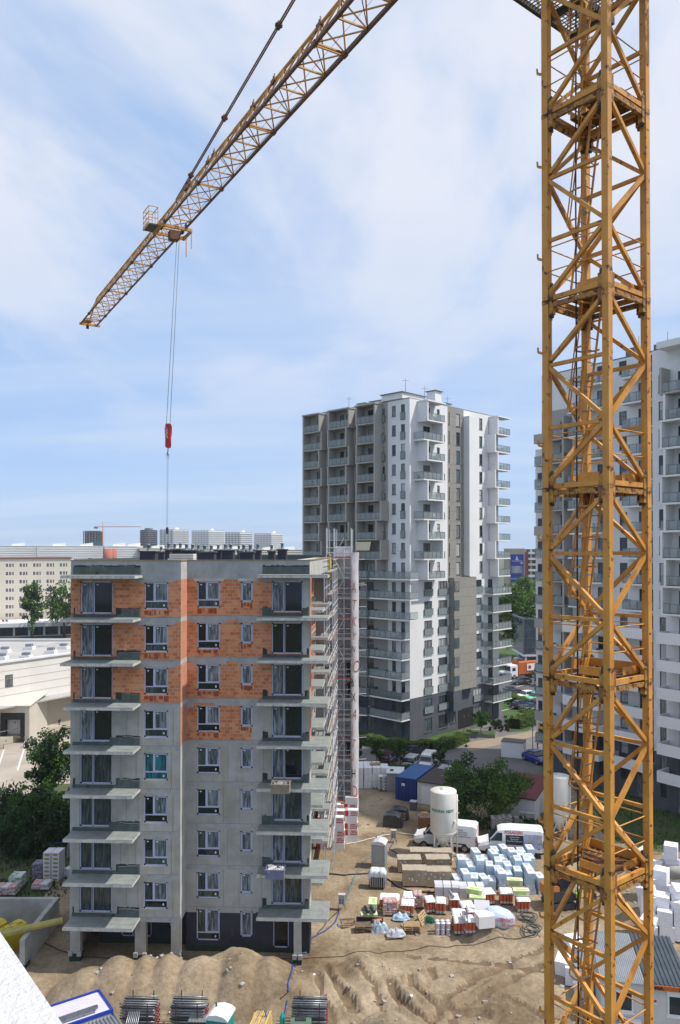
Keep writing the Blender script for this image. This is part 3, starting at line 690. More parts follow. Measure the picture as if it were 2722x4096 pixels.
 b.box(XR + .01, XR + .25, DEP - 3, DEP - .05, 25.2, TOP, yel)
 roof = b.build('roof', blk)
 ck = brick_mat('clinker', (.035, .032, .05), (.022, .02, .032), (.09, .09, .11), .25, .075, .01, dirt=(.05, .045, .06)); capm = mat('sheet_cap', (.12, .15, .17), (.09, .11, .13), rough=.5, metal=.4)
 pipe = mat('vent_pipe', (.25, .28, .31), (.19, .22, .24), scale=6, rough=.5, metal=.3)
 for (c0, c1, Y, ht, np_) in ((108, 235, 58.5, 27.98, 1), (300, 345, 66, 28.1, 1), (343, 440, 67, 28.12, 2), (428, 535, 60, 28.04, 2), (562, 680, 58, 27.93, 2), (672, 730, 64, 28.05, 1), (727, 823, 63, 28.06, 2), (846, 868, 70, 28.0, 1), (862, 975, 58, 27.93, 2), (972, 1030, 66, 28.04, 1), (1078, 1135, 62, 27.98, 1), (1150, 1225, 64, 28.12, 1), (525, 575, 70, 28.0, 1), (235, 300, 73, 27.9, 1)):
  a = yp(500 + c0 * .5293, 2200, Y).x; c = yp(500 + c1 * .5293, 2200, Y).x
  l0 = Matrix.Rotation(-BROT, 2) @ Vector((a - BX, Y - BY)); w = c - a; b = MB()
  b.box(l0.x + .06, l0.x + w - .06, l0.y, l0.y + .9, 26.5, 27.2, xps); b.box(l0.x + .05, l0.x + w - .05, l0.y - .01, l0.y + .9, 27.2, ht - .1, ck)
  b.box(l0.x - .03, l0.x + w + .03, l0.y - .1, l0.y + 1.0, ht - .1, ht, capm)
  ch = b.build('chimney', blk)
  for i in range(np_):
   x = l0.x + w * (i + .6) / (np_ + .25); b = MB(); hh = .42 + .1 * rng.random(); b.lathe([(.15, 0), (.12, .05), (.11, hh - .1), (.135, hh - .1), (.135, hh), (0, hh + .02)], pipe, 12, (x, l0.y + .4, ht)); b.build('vent_pipe', ch)
 for (xs, Y) in ((985, 72), (1020, 74), (690, 75), (750, 76), (905, 75)):
  p = yp(xs, 2200, Y); l0 = Matrix.Rotation(-BROT, 2) @ Vector((p.x - BX, Y - BY)); b = MB(); b.lathe([(.1, 0), (.1, 1.5), (.15, 1.5), (.15, 1.62), (0, 1.64)], pipe, 10, (l0.x, l0.y, 26.5)); b.build('vent_pipe', blk)
build_block()
# loose things on the block
stry = mat('white_sheets', (.78, .75, .66), (.7, .68, .6), rough=.9)
p = yp(728, 2231, 56.5); b = MB()
for i in range(5): b.box(-.9 + .13 * (i > 2), .95, -.5, .5, .02 + i * .16, .15 + i * .16, stry)
tag(b.build('board_stack', None, (p.x, 56.5, 26.95), BROT), 'stack of cream insulation boards on the roof among the dark chimneys', 'board stack')
# pads so the stack rests on the roof
b = MB(); 
for x in (-.7, .6): b.box(x, x + .14, -.4, .4, 0, .42, wood)
tag(b.build('timber_rest', None, (p.x, 56.5, 26.55), BROT), 'timber bearers under the cream boards on the roof', 'timber')
def tub(px, py, slabk, m, label, fill):
 z = FL[slabk] + .035; q = gp(px, py, z); b = MB()
 for (x0, x1, y0, y1) in ((-.62, .62, -.42, -.38), (-.62, .62, .38, .42), (-.62, -.58, -.38, .38), (.58, .62, -.38, .38)): b.box(x0, x1, y0, y1, .03, .62, m)
 b.box(-.62, .62, -.42, .42, 0, .03, m); b.box(-.68, .68, -.48, -.42, .56, .64, m); b.box(-.68, .68, .42, .48, .56, .64, m)
 o = b.build('tub', None, (q.x, q.y + .42, z), BROT); tag(o, label, 'tub')
 rg = random.Random(px); b = MB()
 for i in range(26): b.obox((rg.uniform(-.5, .5), rg.uniform(-.32, .32), .42 + rg.random() * .22), (.2 + .2 * rg.random(), .16, .1), Matrix.Rotation(rg.random() * 3, 3, 'Z') @ Matrix.Rotation(rg.random(), 3, 'X'), fill)
 b.build('rubble', o)
tub(1122, 3178, 3, mat('mortar_tub', (.33, .27, .2), (.22, .18, .14), rough=.9), 'wooden box of grey rubble on the middle right balcony', mat('rubble_grey', (.3, .3, .31), (.2, .2, .2), rough=.95))
tub(1100, 3520, 1, mat('plastic_tub', (.20, .20, .33), (.15, .15, .25), rough=.5), 'blue grey plastic tub heaped with plaster rubble on a lower right balcony', mat('rubble_white', (.6, .58, .55), (.4, .4, .4), rough=.95))
# ================================================================ tower crane
cy = mat('crane_yellow', (.66, .315, .055), (.52, .225, .04), scale=1.1, rough=.55, spots=((.12, .04, .018), 3.6, .59), streak=((.30, .11, .03), 3.2, .6))
cyr = mat('rusty_yellow', (.52, .27, .05), (.22, .08, .025), scale=3.5, rough=.7, spots=((.07, .022, .012), 4.5, .52))
cj = mat('jib_yellow', (.66, .34, .08), (.5, .23, .06), scale=.8, rough=.55, spots=((.12, .04, .02), 1.6, .60))
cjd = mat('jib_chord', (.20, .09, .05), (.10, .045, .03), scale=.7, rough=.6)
grate = mat('grating', (.16, .075, .025), (.07, .03, .012), scale=7, rough=.9)
cable_k = mat('black_cable', (.012, .012, .013), (.02, .02, .02), rough=.5)
MX, MY, MR, HS, SEC, ZJ = 6.42, 19.6, R(39), .85, 4.72, 24.80
crane = empty('tower_crane', (MX, MY, 0), 0, 'yellow rust specked tower crane with lattice mast, long jib and red hook block', 'crane')
CRN = {'F': (-HS, -HS), 'R': (HS, -HS), 'L': (-HS, HS), 'B': (HS, HS)}
def mast_section(z, parent, full=True, rng=random.Random(2)):
 b = MB(); P = lambda k, h: (CRN[k][0], CRN[k][1], h)
 for a, c in (('F', 'L'), ('F', 'R'), ('B', 'L'), ('B', 'R')):
  for (h0, h1) in ((SEC - .12, SEC * 2 / 3), (SEC / 3, SEC * 2 / 3), (SEC / 3, .14)):
   b.bar(P(a, h0) if h0 > SEC / 2 or h0 == SEC / 3 else P(c, h0), P(c, h1), .094, .094, cy, up=(CRN[a][0] - CRN[c][0] == 0 and 1 or 0, CRN[a][1] - CRN[c][1] == 0 and 1 or 0, 0))
  if (a, c) in (('F', 'L'), ('B', 'R')):
   for h in (SEC / 3, SEC * 2 / 3): b.bar(P(a, h - .02), P(c, h - .02), .075, .09, cy)
  for h in (-.085, .085): b.bar(P(a, h), P(c, h), .09, .12, cy if h > 0 else cyr)
 o = b.build('mast_section', parent, (0, 0, z), MR)
 for k, (x, y) in CRN.items():
  b = MB(); w = .086
  b.box(x - w, x + w, y - w, y + w, .002, SEC - .002, cy)
  for sx_, sy_ in ((1, 0), (0, 1)):
   dx = -math.copysign(1, x) * sx_ * .15; dy = -math.copysign(1, y) * sy_ * .15; e = .062
   for (h0, h1) in ((.004, .34), (SEC - .34, SEC - .004)):
    b.box(x + dx - e, x + dx + e, y + dy - e, y + dy + e, h0, h1, cyr)
   b.lathe([(.0, .47), (.028, .465), (.05, .42), (.05, .34)], steel_dark, 8, (x + dx, y + dy, 0)); b.lathe([(.05, SEC - .34), (.05, SEC - .41), (0, SEC - .41)], steel_dark, 8, (x + dx, y + dy, 0))
  # rust streak down the outer arris and gusset
  b.box(x - w - .004, x + w + .004, y - w - .004, y + w + .004, -.06, .05, cyr)
  if k == 'L':
   for h in (1.1, 3.45): b.bar((x - w, y + w, h), (x - w - .07, y + w + .07, h + .03), .03, .06, cy); b.bar((x - w - .07, y + w + .07, h + .02), (x - w - .075, y + w + .075, h + .15), .03, .04, cy)
  if k == 'B':
   for h in (1.5, 3.6): b.bar((x - w, y - w, h), (x - w - .16, y - w + .0, h + .05), .03, .10, cy); b.bar((x - w - .15, y - w, h + .04), (x - w - .17, y - w, h + .2), .03, .05, cy)
  b.build('leg', o)
 if not full: return o
 b = MB()
 for h in (.78, 1.38):
  for a, c in (('F', 'L'), ('F', 'R'), ('B', 'L'), ('B', 'R')): b.tube([P(a, h), P(c, h)], .016, cy, 6, cap=False)
 b.build('guard_rail', o)
 b = MB(); b.box(-.02, .78, -.72, .72, .16, .175, grate); b.box(-.62, -.02, -.72, .12, .16, .175, grate)
 for i in range(9): b.box(-.02, .78, -.7 + i * .17, -.68 + i * .17, .175, .19, cyr)
 b.box(.765, .78, -.72, .72, .175, .40, cy); b.box(-.02, .765, .705, .72, .175, .40, cy); b.box(-.02, .765, -.72, -.705, .175, .36, cy); b.box(-.62, -.605, -.72, .12, .175, .38, cy)
 b.build('platform', o)
 b = MB(); p0, p1 = Vector((-.25, .46, .05)), Vector((-.1, -.12, SEC + .05)); hx = Vector((.19, 0, 0))
 for s in (-1, 1): b.bar(p0 + hx * s, p1 + hx * s, .028, .05, cy, up=(0, 1, 0))
 n = 16
 for i in range(n): q = p0.lerp(p1, (i + .6) / n); b.tube([q - hx, q + hx], .014, steel, 6, cap=False)
 b.build('ladder', o)
 b = MB(); cen = []
 for f in (.42, .58, .74, .9, 1.0):
  q = p0.lerp(p1, f); pts = []
  for i in range(11): a = R(-20 + 220 * i / 10); pts.append(q + Vector((.33 * math.cos(a), .1 + .34 * math.sin(a), 0)))
  cen.append(pts)
  for i in range(10): b.bar(pts[i], pts[i + 1], .012, .045, cy)
 for i in (3, 5, 7): b.bar(cen[0][i], cen[-1][i], .035, .01, cy)
 b.build('safety_cage', o)
 return o
for k in range(-5, 4):
 z = ZJ + SEC * k
 if k >= -3: mast_section(z, crane)
 else: mast_section(max(z, z), crane, full=False)
b = MB(); cb_ = ZJ - 5 * SEC
for (x, y) in CRN.values(): b.box(x - .3, x + .3, y - .3, y + .3, 0, max(.1, cb_), cyr)
b.box(-2.4, 2.4, -2.4, 2.4, -.9, .3, conc); b.build('foundation', crane, (0, 0, 0), MR)
b = MB(); b.tube([(-.45, .28, cb_), (-.42, .3, 20), (-.47, .25, 25), (-.40, .3, 31), (-.45, .27, 37), (-.42, .25, 43.5)], .022, cable_k, 6); b.build('power_cable', crane, (0, 0, 0), MR)
# service platform under the slewing ring
ZP = ZJ + SEC * 4
def slewing():
 b = MB(); dk = mat('dark_deck', (.075, .055, .04), (.04, .032, .028), scale=3, rough=.8); meshm = mat('deck_mesh', (.10, .11, .13), (.07, .08, .09), scale=3, rough=.7)
 z = ZP - .6
 for (x0, x1, y0, y1) in ((-2.3, -1.15, 1.1, 2.3), (1.15, 2.3, -2.3, 2.3), (-1.15, 1.15, 1.1, 2.3), (-1.05, 1.15, -2.3, -1.7)):
  n = int((x1 - x0) / .12); 
  for i in range(n + 1): x = x0 + (x1 - x0) * i / n; b.box(x - .008, x + .008, y0, y1, z, z + .03, meshm)
  n = int((y1 - y0) / .12)
  for i in range(n + 1): y = y0 + (y1 - y0) * i / n; b.box(x0, x1, y - .008, y + .008, z + .001, z + .028, meshm)
  rect_frame3(b, x0, x1, y0, y1, z - .1, z + .06, .08, dk)
 for y in (-1.05, 1.05): b.bar((-2.5, y, z - .15), (2.5, y, z - .15), .14, .2, dk)
 for q in (-2.28, 2.28):
  for t in (-2.28, -.76, .76, 2.28): b.bar((q, t, z), (q, t, z + 1.1), .04, .04, cy); b.bar((t, q, z), (t, q, z + 1.1), .04, .04, cy)
  for h in (.55, 1.08): b.bar((q, -2.28, z + h), (q, 2.28, z + h), .035, .035, cy); b.bar((-2.28, q, z + h), (2.28, q, z + h), .035, .035, cy)
 b.build('service_platform', crane, (0, 0, 0), MR)
 b = MB(); b.lathe([(1.0, ZP - .02), (1.25, ZP + .3), (1.25, ZP + 1.0), (1.4, ZP + 1.05), (1.4, ZP + 1.4), (.95, ZP + 1.5), (.95, ZP + 2.0), (0, ZP + 2.0)], cy, 28); b.build('slewing_ring', crane)
 # tower head
 d = Vector((-.497, .868, 0)).normalized(); n_ = Vector((-d.y, d.x, 0)); b = MB(); zt = 48.3
 base = [d * a + n_ * c for a, c in ((.9, .7), (.9, -.7), (-.9, -.7), (-.9, .7))]; apex = Vector((0, 0, 55.2)) - d * .3
 for q in base:
  b.bar(q + Vector((0, 0, ZP + 2)), q + Vector((0, 0, zt + 1.4)), .14, .14, cy); b.bar(q + Vector((0, 0, zt + 1.4)), apex, .12, .12, cy)
 for h in (ZP + 2.1, ZP + 4, zt, zt + 1.4):
  for i in range(4): b.bar(base[i] + Vector((0, 0, h)), base[(i + 1) % 4] + Vector((0, 0, h)), .1, .1, cy)
 b.build('tower_head', crane)
 b = MB(); b.box(-1.0, .9, 1.0, 2.3, ZP + 2.0, ZP + 4.1, white_paint); b.box(-.9, .8, 2.305, 2.31, ZP + 2.9, ZP + 3.9, gl_dark); b.build('driver_cab', crane, (0, 0, 0), R(119.8))
 b = MB()
 for y in (-.7, .7): b.bar((-1, y, zt), (-14, y, zt), .14, .2, cy); b.bar((-13.5, y, zt + .1), (-.3, 0, 55), .05, .05, cy)
 for x in range(-14, 0, 2): b.bar((x, -.7, zt), (x, .7, zt), .1, .1, cy)
 b.box(-14, -11.5, -1.2, 1.2, zt - 2.6, zt - .1, conc); b.build('counter_jib', crane, (0, 0, 0), R(119.8))
def rect_frame3(b, x0, x1, y0, y1, z0, z1, t, m):
 b.box(x0, x1, y0, y0 + t, z0, z1, m); b.box(x0, x1, y1 - t, y1, z0, z1, m); b.box(x0, x0 + t, y0 + t, y1 - t, z0, z1, m); b.box(x1 - t, x1, y0 + t, y1 - t, z0, z1, m)
slewing()
def jib():
 zt = 48.3; L = 58.4; w = .70; h = 1.48; RZ = R(119.8)
 root = empty('jib', (0, 0, zt), RZ, parent=crane)
 def width(x): return w if x < L - 1.5 else w
 top = lambda x: h * (1 if x < L - 3.2 else max(.12, (L - x) / 3.2))
 for y in (-w, w):
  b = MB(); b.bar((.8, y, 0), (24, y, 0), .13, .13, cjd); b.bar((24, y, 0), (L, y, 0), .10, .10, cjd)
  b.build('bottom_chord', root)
 b = MB(); b.tube([(.8, 0, h), (24, 0, h)], .075, cj, 8); b.tube([(24, 0, h), (L - 3.2, 0, h), (L, 0, .1)], .06, cj, 8)
 b.build('top_chord', root)
 b = MB(); c = MB(); p = 1.72; n = int((L - 1) / p); x0 = L - n * p
 for i in range(n + 1):
  x = x0 + i * p; r = .032 if x > 24 else .04
  c.bar((x, -w, 0), (x, w, 0), r * 1.7, r * 1.7, cj)
  if i < n:
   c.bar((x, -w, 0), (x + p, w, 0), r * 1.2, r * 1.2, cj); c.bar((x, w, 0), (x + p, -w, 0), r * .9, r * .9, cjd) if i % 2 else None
   xt = x + p / 2; zt_ = top(xt)
   for y in (-w, w): b.bar((x, y, 0), (xt, 0, zt_), r * 1.5, r * 1.5, cj); b.bar((xt, 0, zt_), (x + p, y, 0), r * 1.5, r * 1.5, cj)
  if i % 4 == 3: c.bar((x + .14, -w, 0), (x + .14, w, 0), r * 1.6, r * 1.6, cj); b.box(x - .08, x + .22, -w - .09, -w + .09, -.09, .09, cjd); b.box(x - .08, x + .22, w - .09, w + .09, -.09, .09, cjd)
 b.build('side_bracing', root); c.build('bottom_bracing', root)
 for x in (14.5, 19, 21.4, 26.8, 27.7, 30.8, 31.4):
  b = MB(); b.bar((x, 0, h), (x + .05, 0, h + .35), .05, .05, cjd); b.bar((x + .2, 0, h), (x + .15, 0, h + .28), .05, .05, cjd); b.box(x - .1, x + .3, -.09, .09, h - .08, h + .09, cjd); b.build('rope_guide', root)
 b = MB(); b.box(L - .1, L + .08, -w - .3, w + .1, -.1, .1, cj); b.face([(L - 1.3, -.1, .04), (L - .2, -.1, .04), (L - .2, w - .1, .06), (L - 1.3, w - .1, .06)], cj); b.box(L - .15, L + .05, .0, .22, -.4, -.1, steel_dark); b.build('jib_end', root)
 # pendant tie with its pins
 tie = MB(); a = Vector((-.3, 0, 55.0 - zt)); e = Vector((33.4, 0, h + .05))
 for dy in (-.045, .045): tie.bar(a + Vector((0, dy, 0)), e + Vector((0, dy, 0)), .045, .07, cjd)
 for f in (.33, .56, .76, .92): q = a.lerp(e, f); tie.obox(q, (.36, .2, .2), Matrix.Rotation(R(9.5), 3, 'Y'), cjd); tie.obox(q, (.12, .34, .12), 0, steel_dark)
 tie.build('pendant_tie', root)
 # hoist rope lying under the jib
 b = MB(); b.tube([(1, -.5, -.16), (33.5, -.35, -.18)], .012, steel_dark, 5); b.tube([(1, -.3, .5), (L - 1, -.3, .1)], .008, steel_dark, 5); b.build('trolley_rope', root)
 # trolley
 t = MB(); xt = 34.1
 for x in (xt - .72, xt + .72): t.box(x - .07, x + .07, -1.0, 1.1, -.30, -.12, cj)
 for y in (-.95, .98): t.box(xt - .8, xt + .8, y - .05, y + .05, -.34, -.14, cj)
 for x in (xt - .72, xt + .72):
  for y in (-w, w): t.box(x - .13, x + .13, y + .08, y + .14, -.14, .14, steel_dark)
 t.box(xt - .25, xt + .25, -.35, .25, -.75, -.2, cjd); t.bar((xt - .3, -.9, -.3), (xt, -.1, -.8), .05, .05, cj); t.bar((xt + .7, -.9, -.3), (xt, -.1, -.8), .05, .05, cj)
 t.bar((xt - .75, -.95, -.3), (xt - .75, -.95, -1.35), .05, .05, cj); t.bar((xt + .4, -1.0, -.3), (xt + .4, -1.0, -1.5), .05, .05, cj)
 tr = t.build('trolley', root)
 q = MB(); q.box(xt - .6, xt + .6, 1.12, 1.7, -.28, -.2, steel_dark); q.box(xt - .62, xt + .62, 1.06, 1.12, -.3, -.1, cj); q.box(xt - .62, xt + .62, 1.7, 1.75, -.3, -.1, cj)
 for x in (xt - .6, xt, xt + .6):
  for y in (1.15, 1.72): q.bar((x, y, -.2), (x, y, .85), .035, .035, cj)
 for hh in (.15, .5, .85):
  q.bar((xt - .6, 1.72, hh), (xt + .6, 1.72, hh), .035, .035, cj); q.bar((xt - .6, 1.15, hh), (xt - .6, 1.72, hh), .035, .035, cj); q.bar((xt + .6, 1.15, hh), (xt + .6, 1.72, hh), .035, .035, cj)
 q.bar((xt - .6, 1.15, .85), (xt + .6, 1.15, .85), .035, .035, cj)
 q.build('basket', tr)
 # ropes, block and chain (world frame relative to the crane)
 M = Vector((MX, MY, 0)); Rz = Matrix.Rotation(RZ, 3, 'Z')
 bt = yp(674, 1697, 49.2) - M; s0 = Rz @ Vector((xt - .15, -.2, -.7)) + Vector((0, 0, zt)); s1 = Rz @ Vector((xt + .15, -.45, -.7)) + Vector((0, 0, zt))
 b = MB(); dxy = Vector((.12, -.03, 0)); b.tube([s0, bt - dxy], .014, steel_dark, 6); b.tube([s1, bt + dxy], .014, steel_dark, 6); b.build('hoist_rope', crane)
 red = mat('block_red', (.55, .02, .012), (.42, .02, .015), scale=4, rough=.45); wht = mat('stripe_white', (.8, .8, .8), rough=.5)
 b = MB(); pr = [(-.12, 0), (.14, 0), (.20, -.18), (.20, -.62), (.13, -1.0), (.16, -1.35), (.12, -1.52), (-.10, -1.52), (-.16, -1.4), (-.15, -.9), (-.19, -.6), (-.19, -.25)]
 b.extr([(x, z) for x, z in pr], 'y', -.11, -.08, red); b.extr(pr, 'y', .08, .11, red); b.box(.04, .17, -.079, .079, -1.15, -.42, red); b.box(-.14, -.05, -.079, .079, -1.1, -.2, steel_dark); b.lathe([(.15, -.03), (.15, .03)], steel_dark, 14, (0, 0, -.3)); b.box(-.06, .06, -.07, .07, -1.5, -1.3, wht)
 for zz in (-.12, -.34, -.58): b.extr([(-.17, zz), (.03, zz - .28), (.03, zz - .36), (-.17, zz - .08)], 'y', -.118, -.111, wht)
 hb = b.build('hook_block', crane, bt, R(-14))
 b = MB(); b.tube([(0, 0, -1.5), (-.02, 0, -1.75), (-.09, 0, -1.88), (-.02, 0, -2.0), (.05, 0, -1.9)], .03, steel_dark, 8)
 for i in range(13): a1 = 2 * PI * i / 12; 
 b.tube([(.08 * math.cos(2 * PI * i / 12) - .02, 0, -2.0 + .13 * math.sin(2 * PI * i / 12)) for i in range(13)], .018, steel, 6)
 b.build('hook', hb)
 end = yp(669, 2118, 49.0) - M; st = bt + Vector((-.03, 0, -2.15)); b = MB(); n = 40
 for i in range(n):
  q0 = st.lerp(end, i / n); q1 = st.lerp(end, (i + .8) / n)
  for dx in ((-.035, .035)): b.bar(q0 + Vector((dx, 0, 0)), q1 + Vector((dx * (1 if i % 2 else .6), 0, 0)), .018, .018, steel)
 b.box(end.x - .06, end.x + .08, end.y - .05, end.y + .05, end.z - .3, end.z + .1, steel_dark); b.build('chain', crane)
jib()
# ================================================================ finished apartment towers
balglass = clear_glass('balustrade_glass', (.62, .70, .71), .58)
balglass_d = clear_glass('dark_balustrade_glass', (.25, .33, .34), .5)
wframe = mat('grey_window_frame', (.10, .105, .115), (.08, .085, .09), rough=.5)
gl_far = glass('flat_glass', (.02, .028, .036), .05); gl_far2 = glass('curtained_glass', (.11, .115, .12), .12, streaks=(.30, .31, .32)); gl_far3 = glass('sky_glass', (.05, .075, .09), .03)
railm = mat('rail_grey', (.14, .145, .15), (.11, .115, .12), rough=.5)
panelm = brick_mat('facade_panel', (.285, .27, .24), (.265, .25, .225), (.13, .125, .115), 1.45, 1.48, .025, rough=.55, dirt=(.27, .255, .23))
TW = {}
def flat_window(parent, w, h, loc, rz, mullions=1, pane=None, transom=0):
 """finished flat window: window (frame) > pane; outside is -y"""
 key = ('f', round(w, 2), round(h, 2), mullions, transom)
 if key not in TW:
  b = MB(); rect_frame(b, 0, w, 0, h, .07, 0, .08, wframe)
  for i in range(mullions): x = w * (i + 1) / (mullions + 1); b.box(x - .04, x + .04, -.005, .08, .07, h - .07, wframe)
  if transom: b.box(.07, w - .07, -.006, .08, transom, transom + .06, wframe)
  b.box(-.04, w + .04, -.16, .0, -.05, -.003, wframe)
  q = MB(); q.face([(.07, .04, .07), (w - .07, .04, .07), (w - .07, .04, h - .07), (.07, .04, h - .07)], gl_far)
  o1 = b.build('window'); o2 = q.build('pane'); TW[key] = (o1.data, o2.data); bpy.data.objects.remove(o1); bpy.data.objects.remove(o2)
 me, pm = TW[key]; o = bpy.data.objects.new('window', me); C.objects.link(o); o.parent = parent; o.location = loc; o.rotation_euler = (0, 0, rz)
 pane = pane or gl_far; k2 = key + (pane.name,)
 if k2 not in TW: q = pm.copy(); q.materials[0] = pane; TW[k2] = q
 po = bpy.data.objects.new('pane', TW[k2]); C.objects.link(po); po.parent = o
 return o
def balcony(parent, name, x0, x1, y, d, z, ang, wallm, side=None, roof=False, gm=None, h=2.9, posts=True, solid=None):
 """balcony in the frame of a facade: x along the wall, projects to -y by d; returns the slab with its balustrade as child.
 side: list of (x) at which a full-height side wall stands"""
 b = MB(); b.box(x0, x1, y - d, y - .004, z - .2, z, white_paint if wallm is white_paint else taupe, top=mat('balcony_floor', (.16, .15, .15), (.12, .115, .115), scale=1, rough=.9))
 for sx_ in (side or []): b.box(sx_, sx_ + .26, y - d + .003, y - .006, z + .003, z + h - .203, wallm)
 if roof: b.box(x0 - .1, x1 + .1, y - d - .1, y - .004, z + h - .2, z + h, wallm)
 o = b.build('balcony', parent, (0, 0, 0), 0)
 g = MB(); gx0, gx1 = x0 + .04, x1 - .04; yy = y - d + .05
 if solid:
  g.box(x0 - .02, x1 + .02, y - d - .06, y - d + .06, z - .22, z + .95, solid); g.box(x0 - .02, x0 + .1, y - d + .06, y - .01, z - .22, z + .95, solid); g.box(x1 - .1, x1 + .02, y - d + .06, y - .01, z - .22, z + .95, solid)
 else:
  gm = gm or balglass; xs = [gx0 + (gx1 - gx0) * i / max(1, round((gx1 - gx0) / 1.0)) for i in range(max(1, round((gx1 - gx0) / 1.0)) + 1)]
  g.face([(gx0, yy, z + .08), (gx1, yy, z + .08), (gx1, yy, z + 1.0), (gx0, yy, z + 1.0)], gm)
  for xx in (gx0, gx1): g.face([(xx, yy, z + .08), (xx, y - .01, z + .08), (xx, y - .01, z + 1.0), (xx, yy, z + 1.0)], gm); g.bar((xx, yy, z + 1.04), (xx, y - .01, z + 1.04), .05, .05, railm)
  for xx in xs: g.box(xx - .022, xx + .022, yy - .03, yy + .02, z, z + 1.04, railm)
  g.bar((gx0, yy, z + 1.04), (gx1, yy, z + 1.04), .05, .05, railm); g.bar((gx0, yy, z + .08), (gx1, yy, z + .08), .04, .04, railm)
 g.build('balustrade', o)
 return o
def frame_obj(parent, ang, org):
 return empty('facade', org, ang, parent=parent)
RT = random.Random(11)
gl_far4 = glass('white_curtain_glass', (.36, .37, .38), .15, streaks=(.5, .5, .5))
def pick(): return RT.choice((gl_far, gl_far, gl_far2, gl_far2, gl_far3, gl_far4))
furn = mat('balcony_furniture', (.05, .05, .055), (.12, .10, .08), scale=9, rough=.8); furn_w = mat('white_furniture', (.6, .6, .6), (.5, .5, .5), rough=.6); furn_b = mat('towel_blue', (.05, .2, .45), (.5, .1, .1), scale=3, rough=.9)
def clutter(b, x0, x1, y0, y1, z, n=3):
 """chairs, little tables, plant tubs on a balcony"""
 for _ in range(n):
  m = RT.choice((furn, furn, furn_w, leaf_a, furn_b if RT.random() < .3 else furn)); x = RT.uniform(x0 + .3, x1 - .6); y = RT.uniform(y0 + .25, y1 - .35); k = RT.random()
  if k < .5:   # chair
   b.box(x, x + .45, y, y + .42, z + .4, z + .45, m); b.box(x, x + .45, y + .38, y + .43, z + .45, z + .85, m)
   for a in (0, .4):
    for c in (0, .37): b.box(x + a, x + a + .04, y + c, y + c + .04, z, z + .4, m)
  elif k < .75: b.lathe([(.02, z + .0), (.22, z + .02), (.03, z + .05), (.03, z + .68), (.36, z + .7), (.36, z + .73), (0, z + .73)], m, 10, (x, y, 0))
  else:
   b.lathe([(.0, z), (.14, z), (.19, z + .3), (0, z + .3)], furn, 8, (x, y, 0))
   for _ in range(14): b.obox((x + RT.uniform(-.22, .22), y + RT.uniform(-.2, .2), z + .35 + RT.random() * .4), (.16, .02, .12), Matrix.Rotation(RT.random() * 6, 3, 'Z') @ Matrix.Rotation(RT.random(), 3, 'X'), leaf_a)
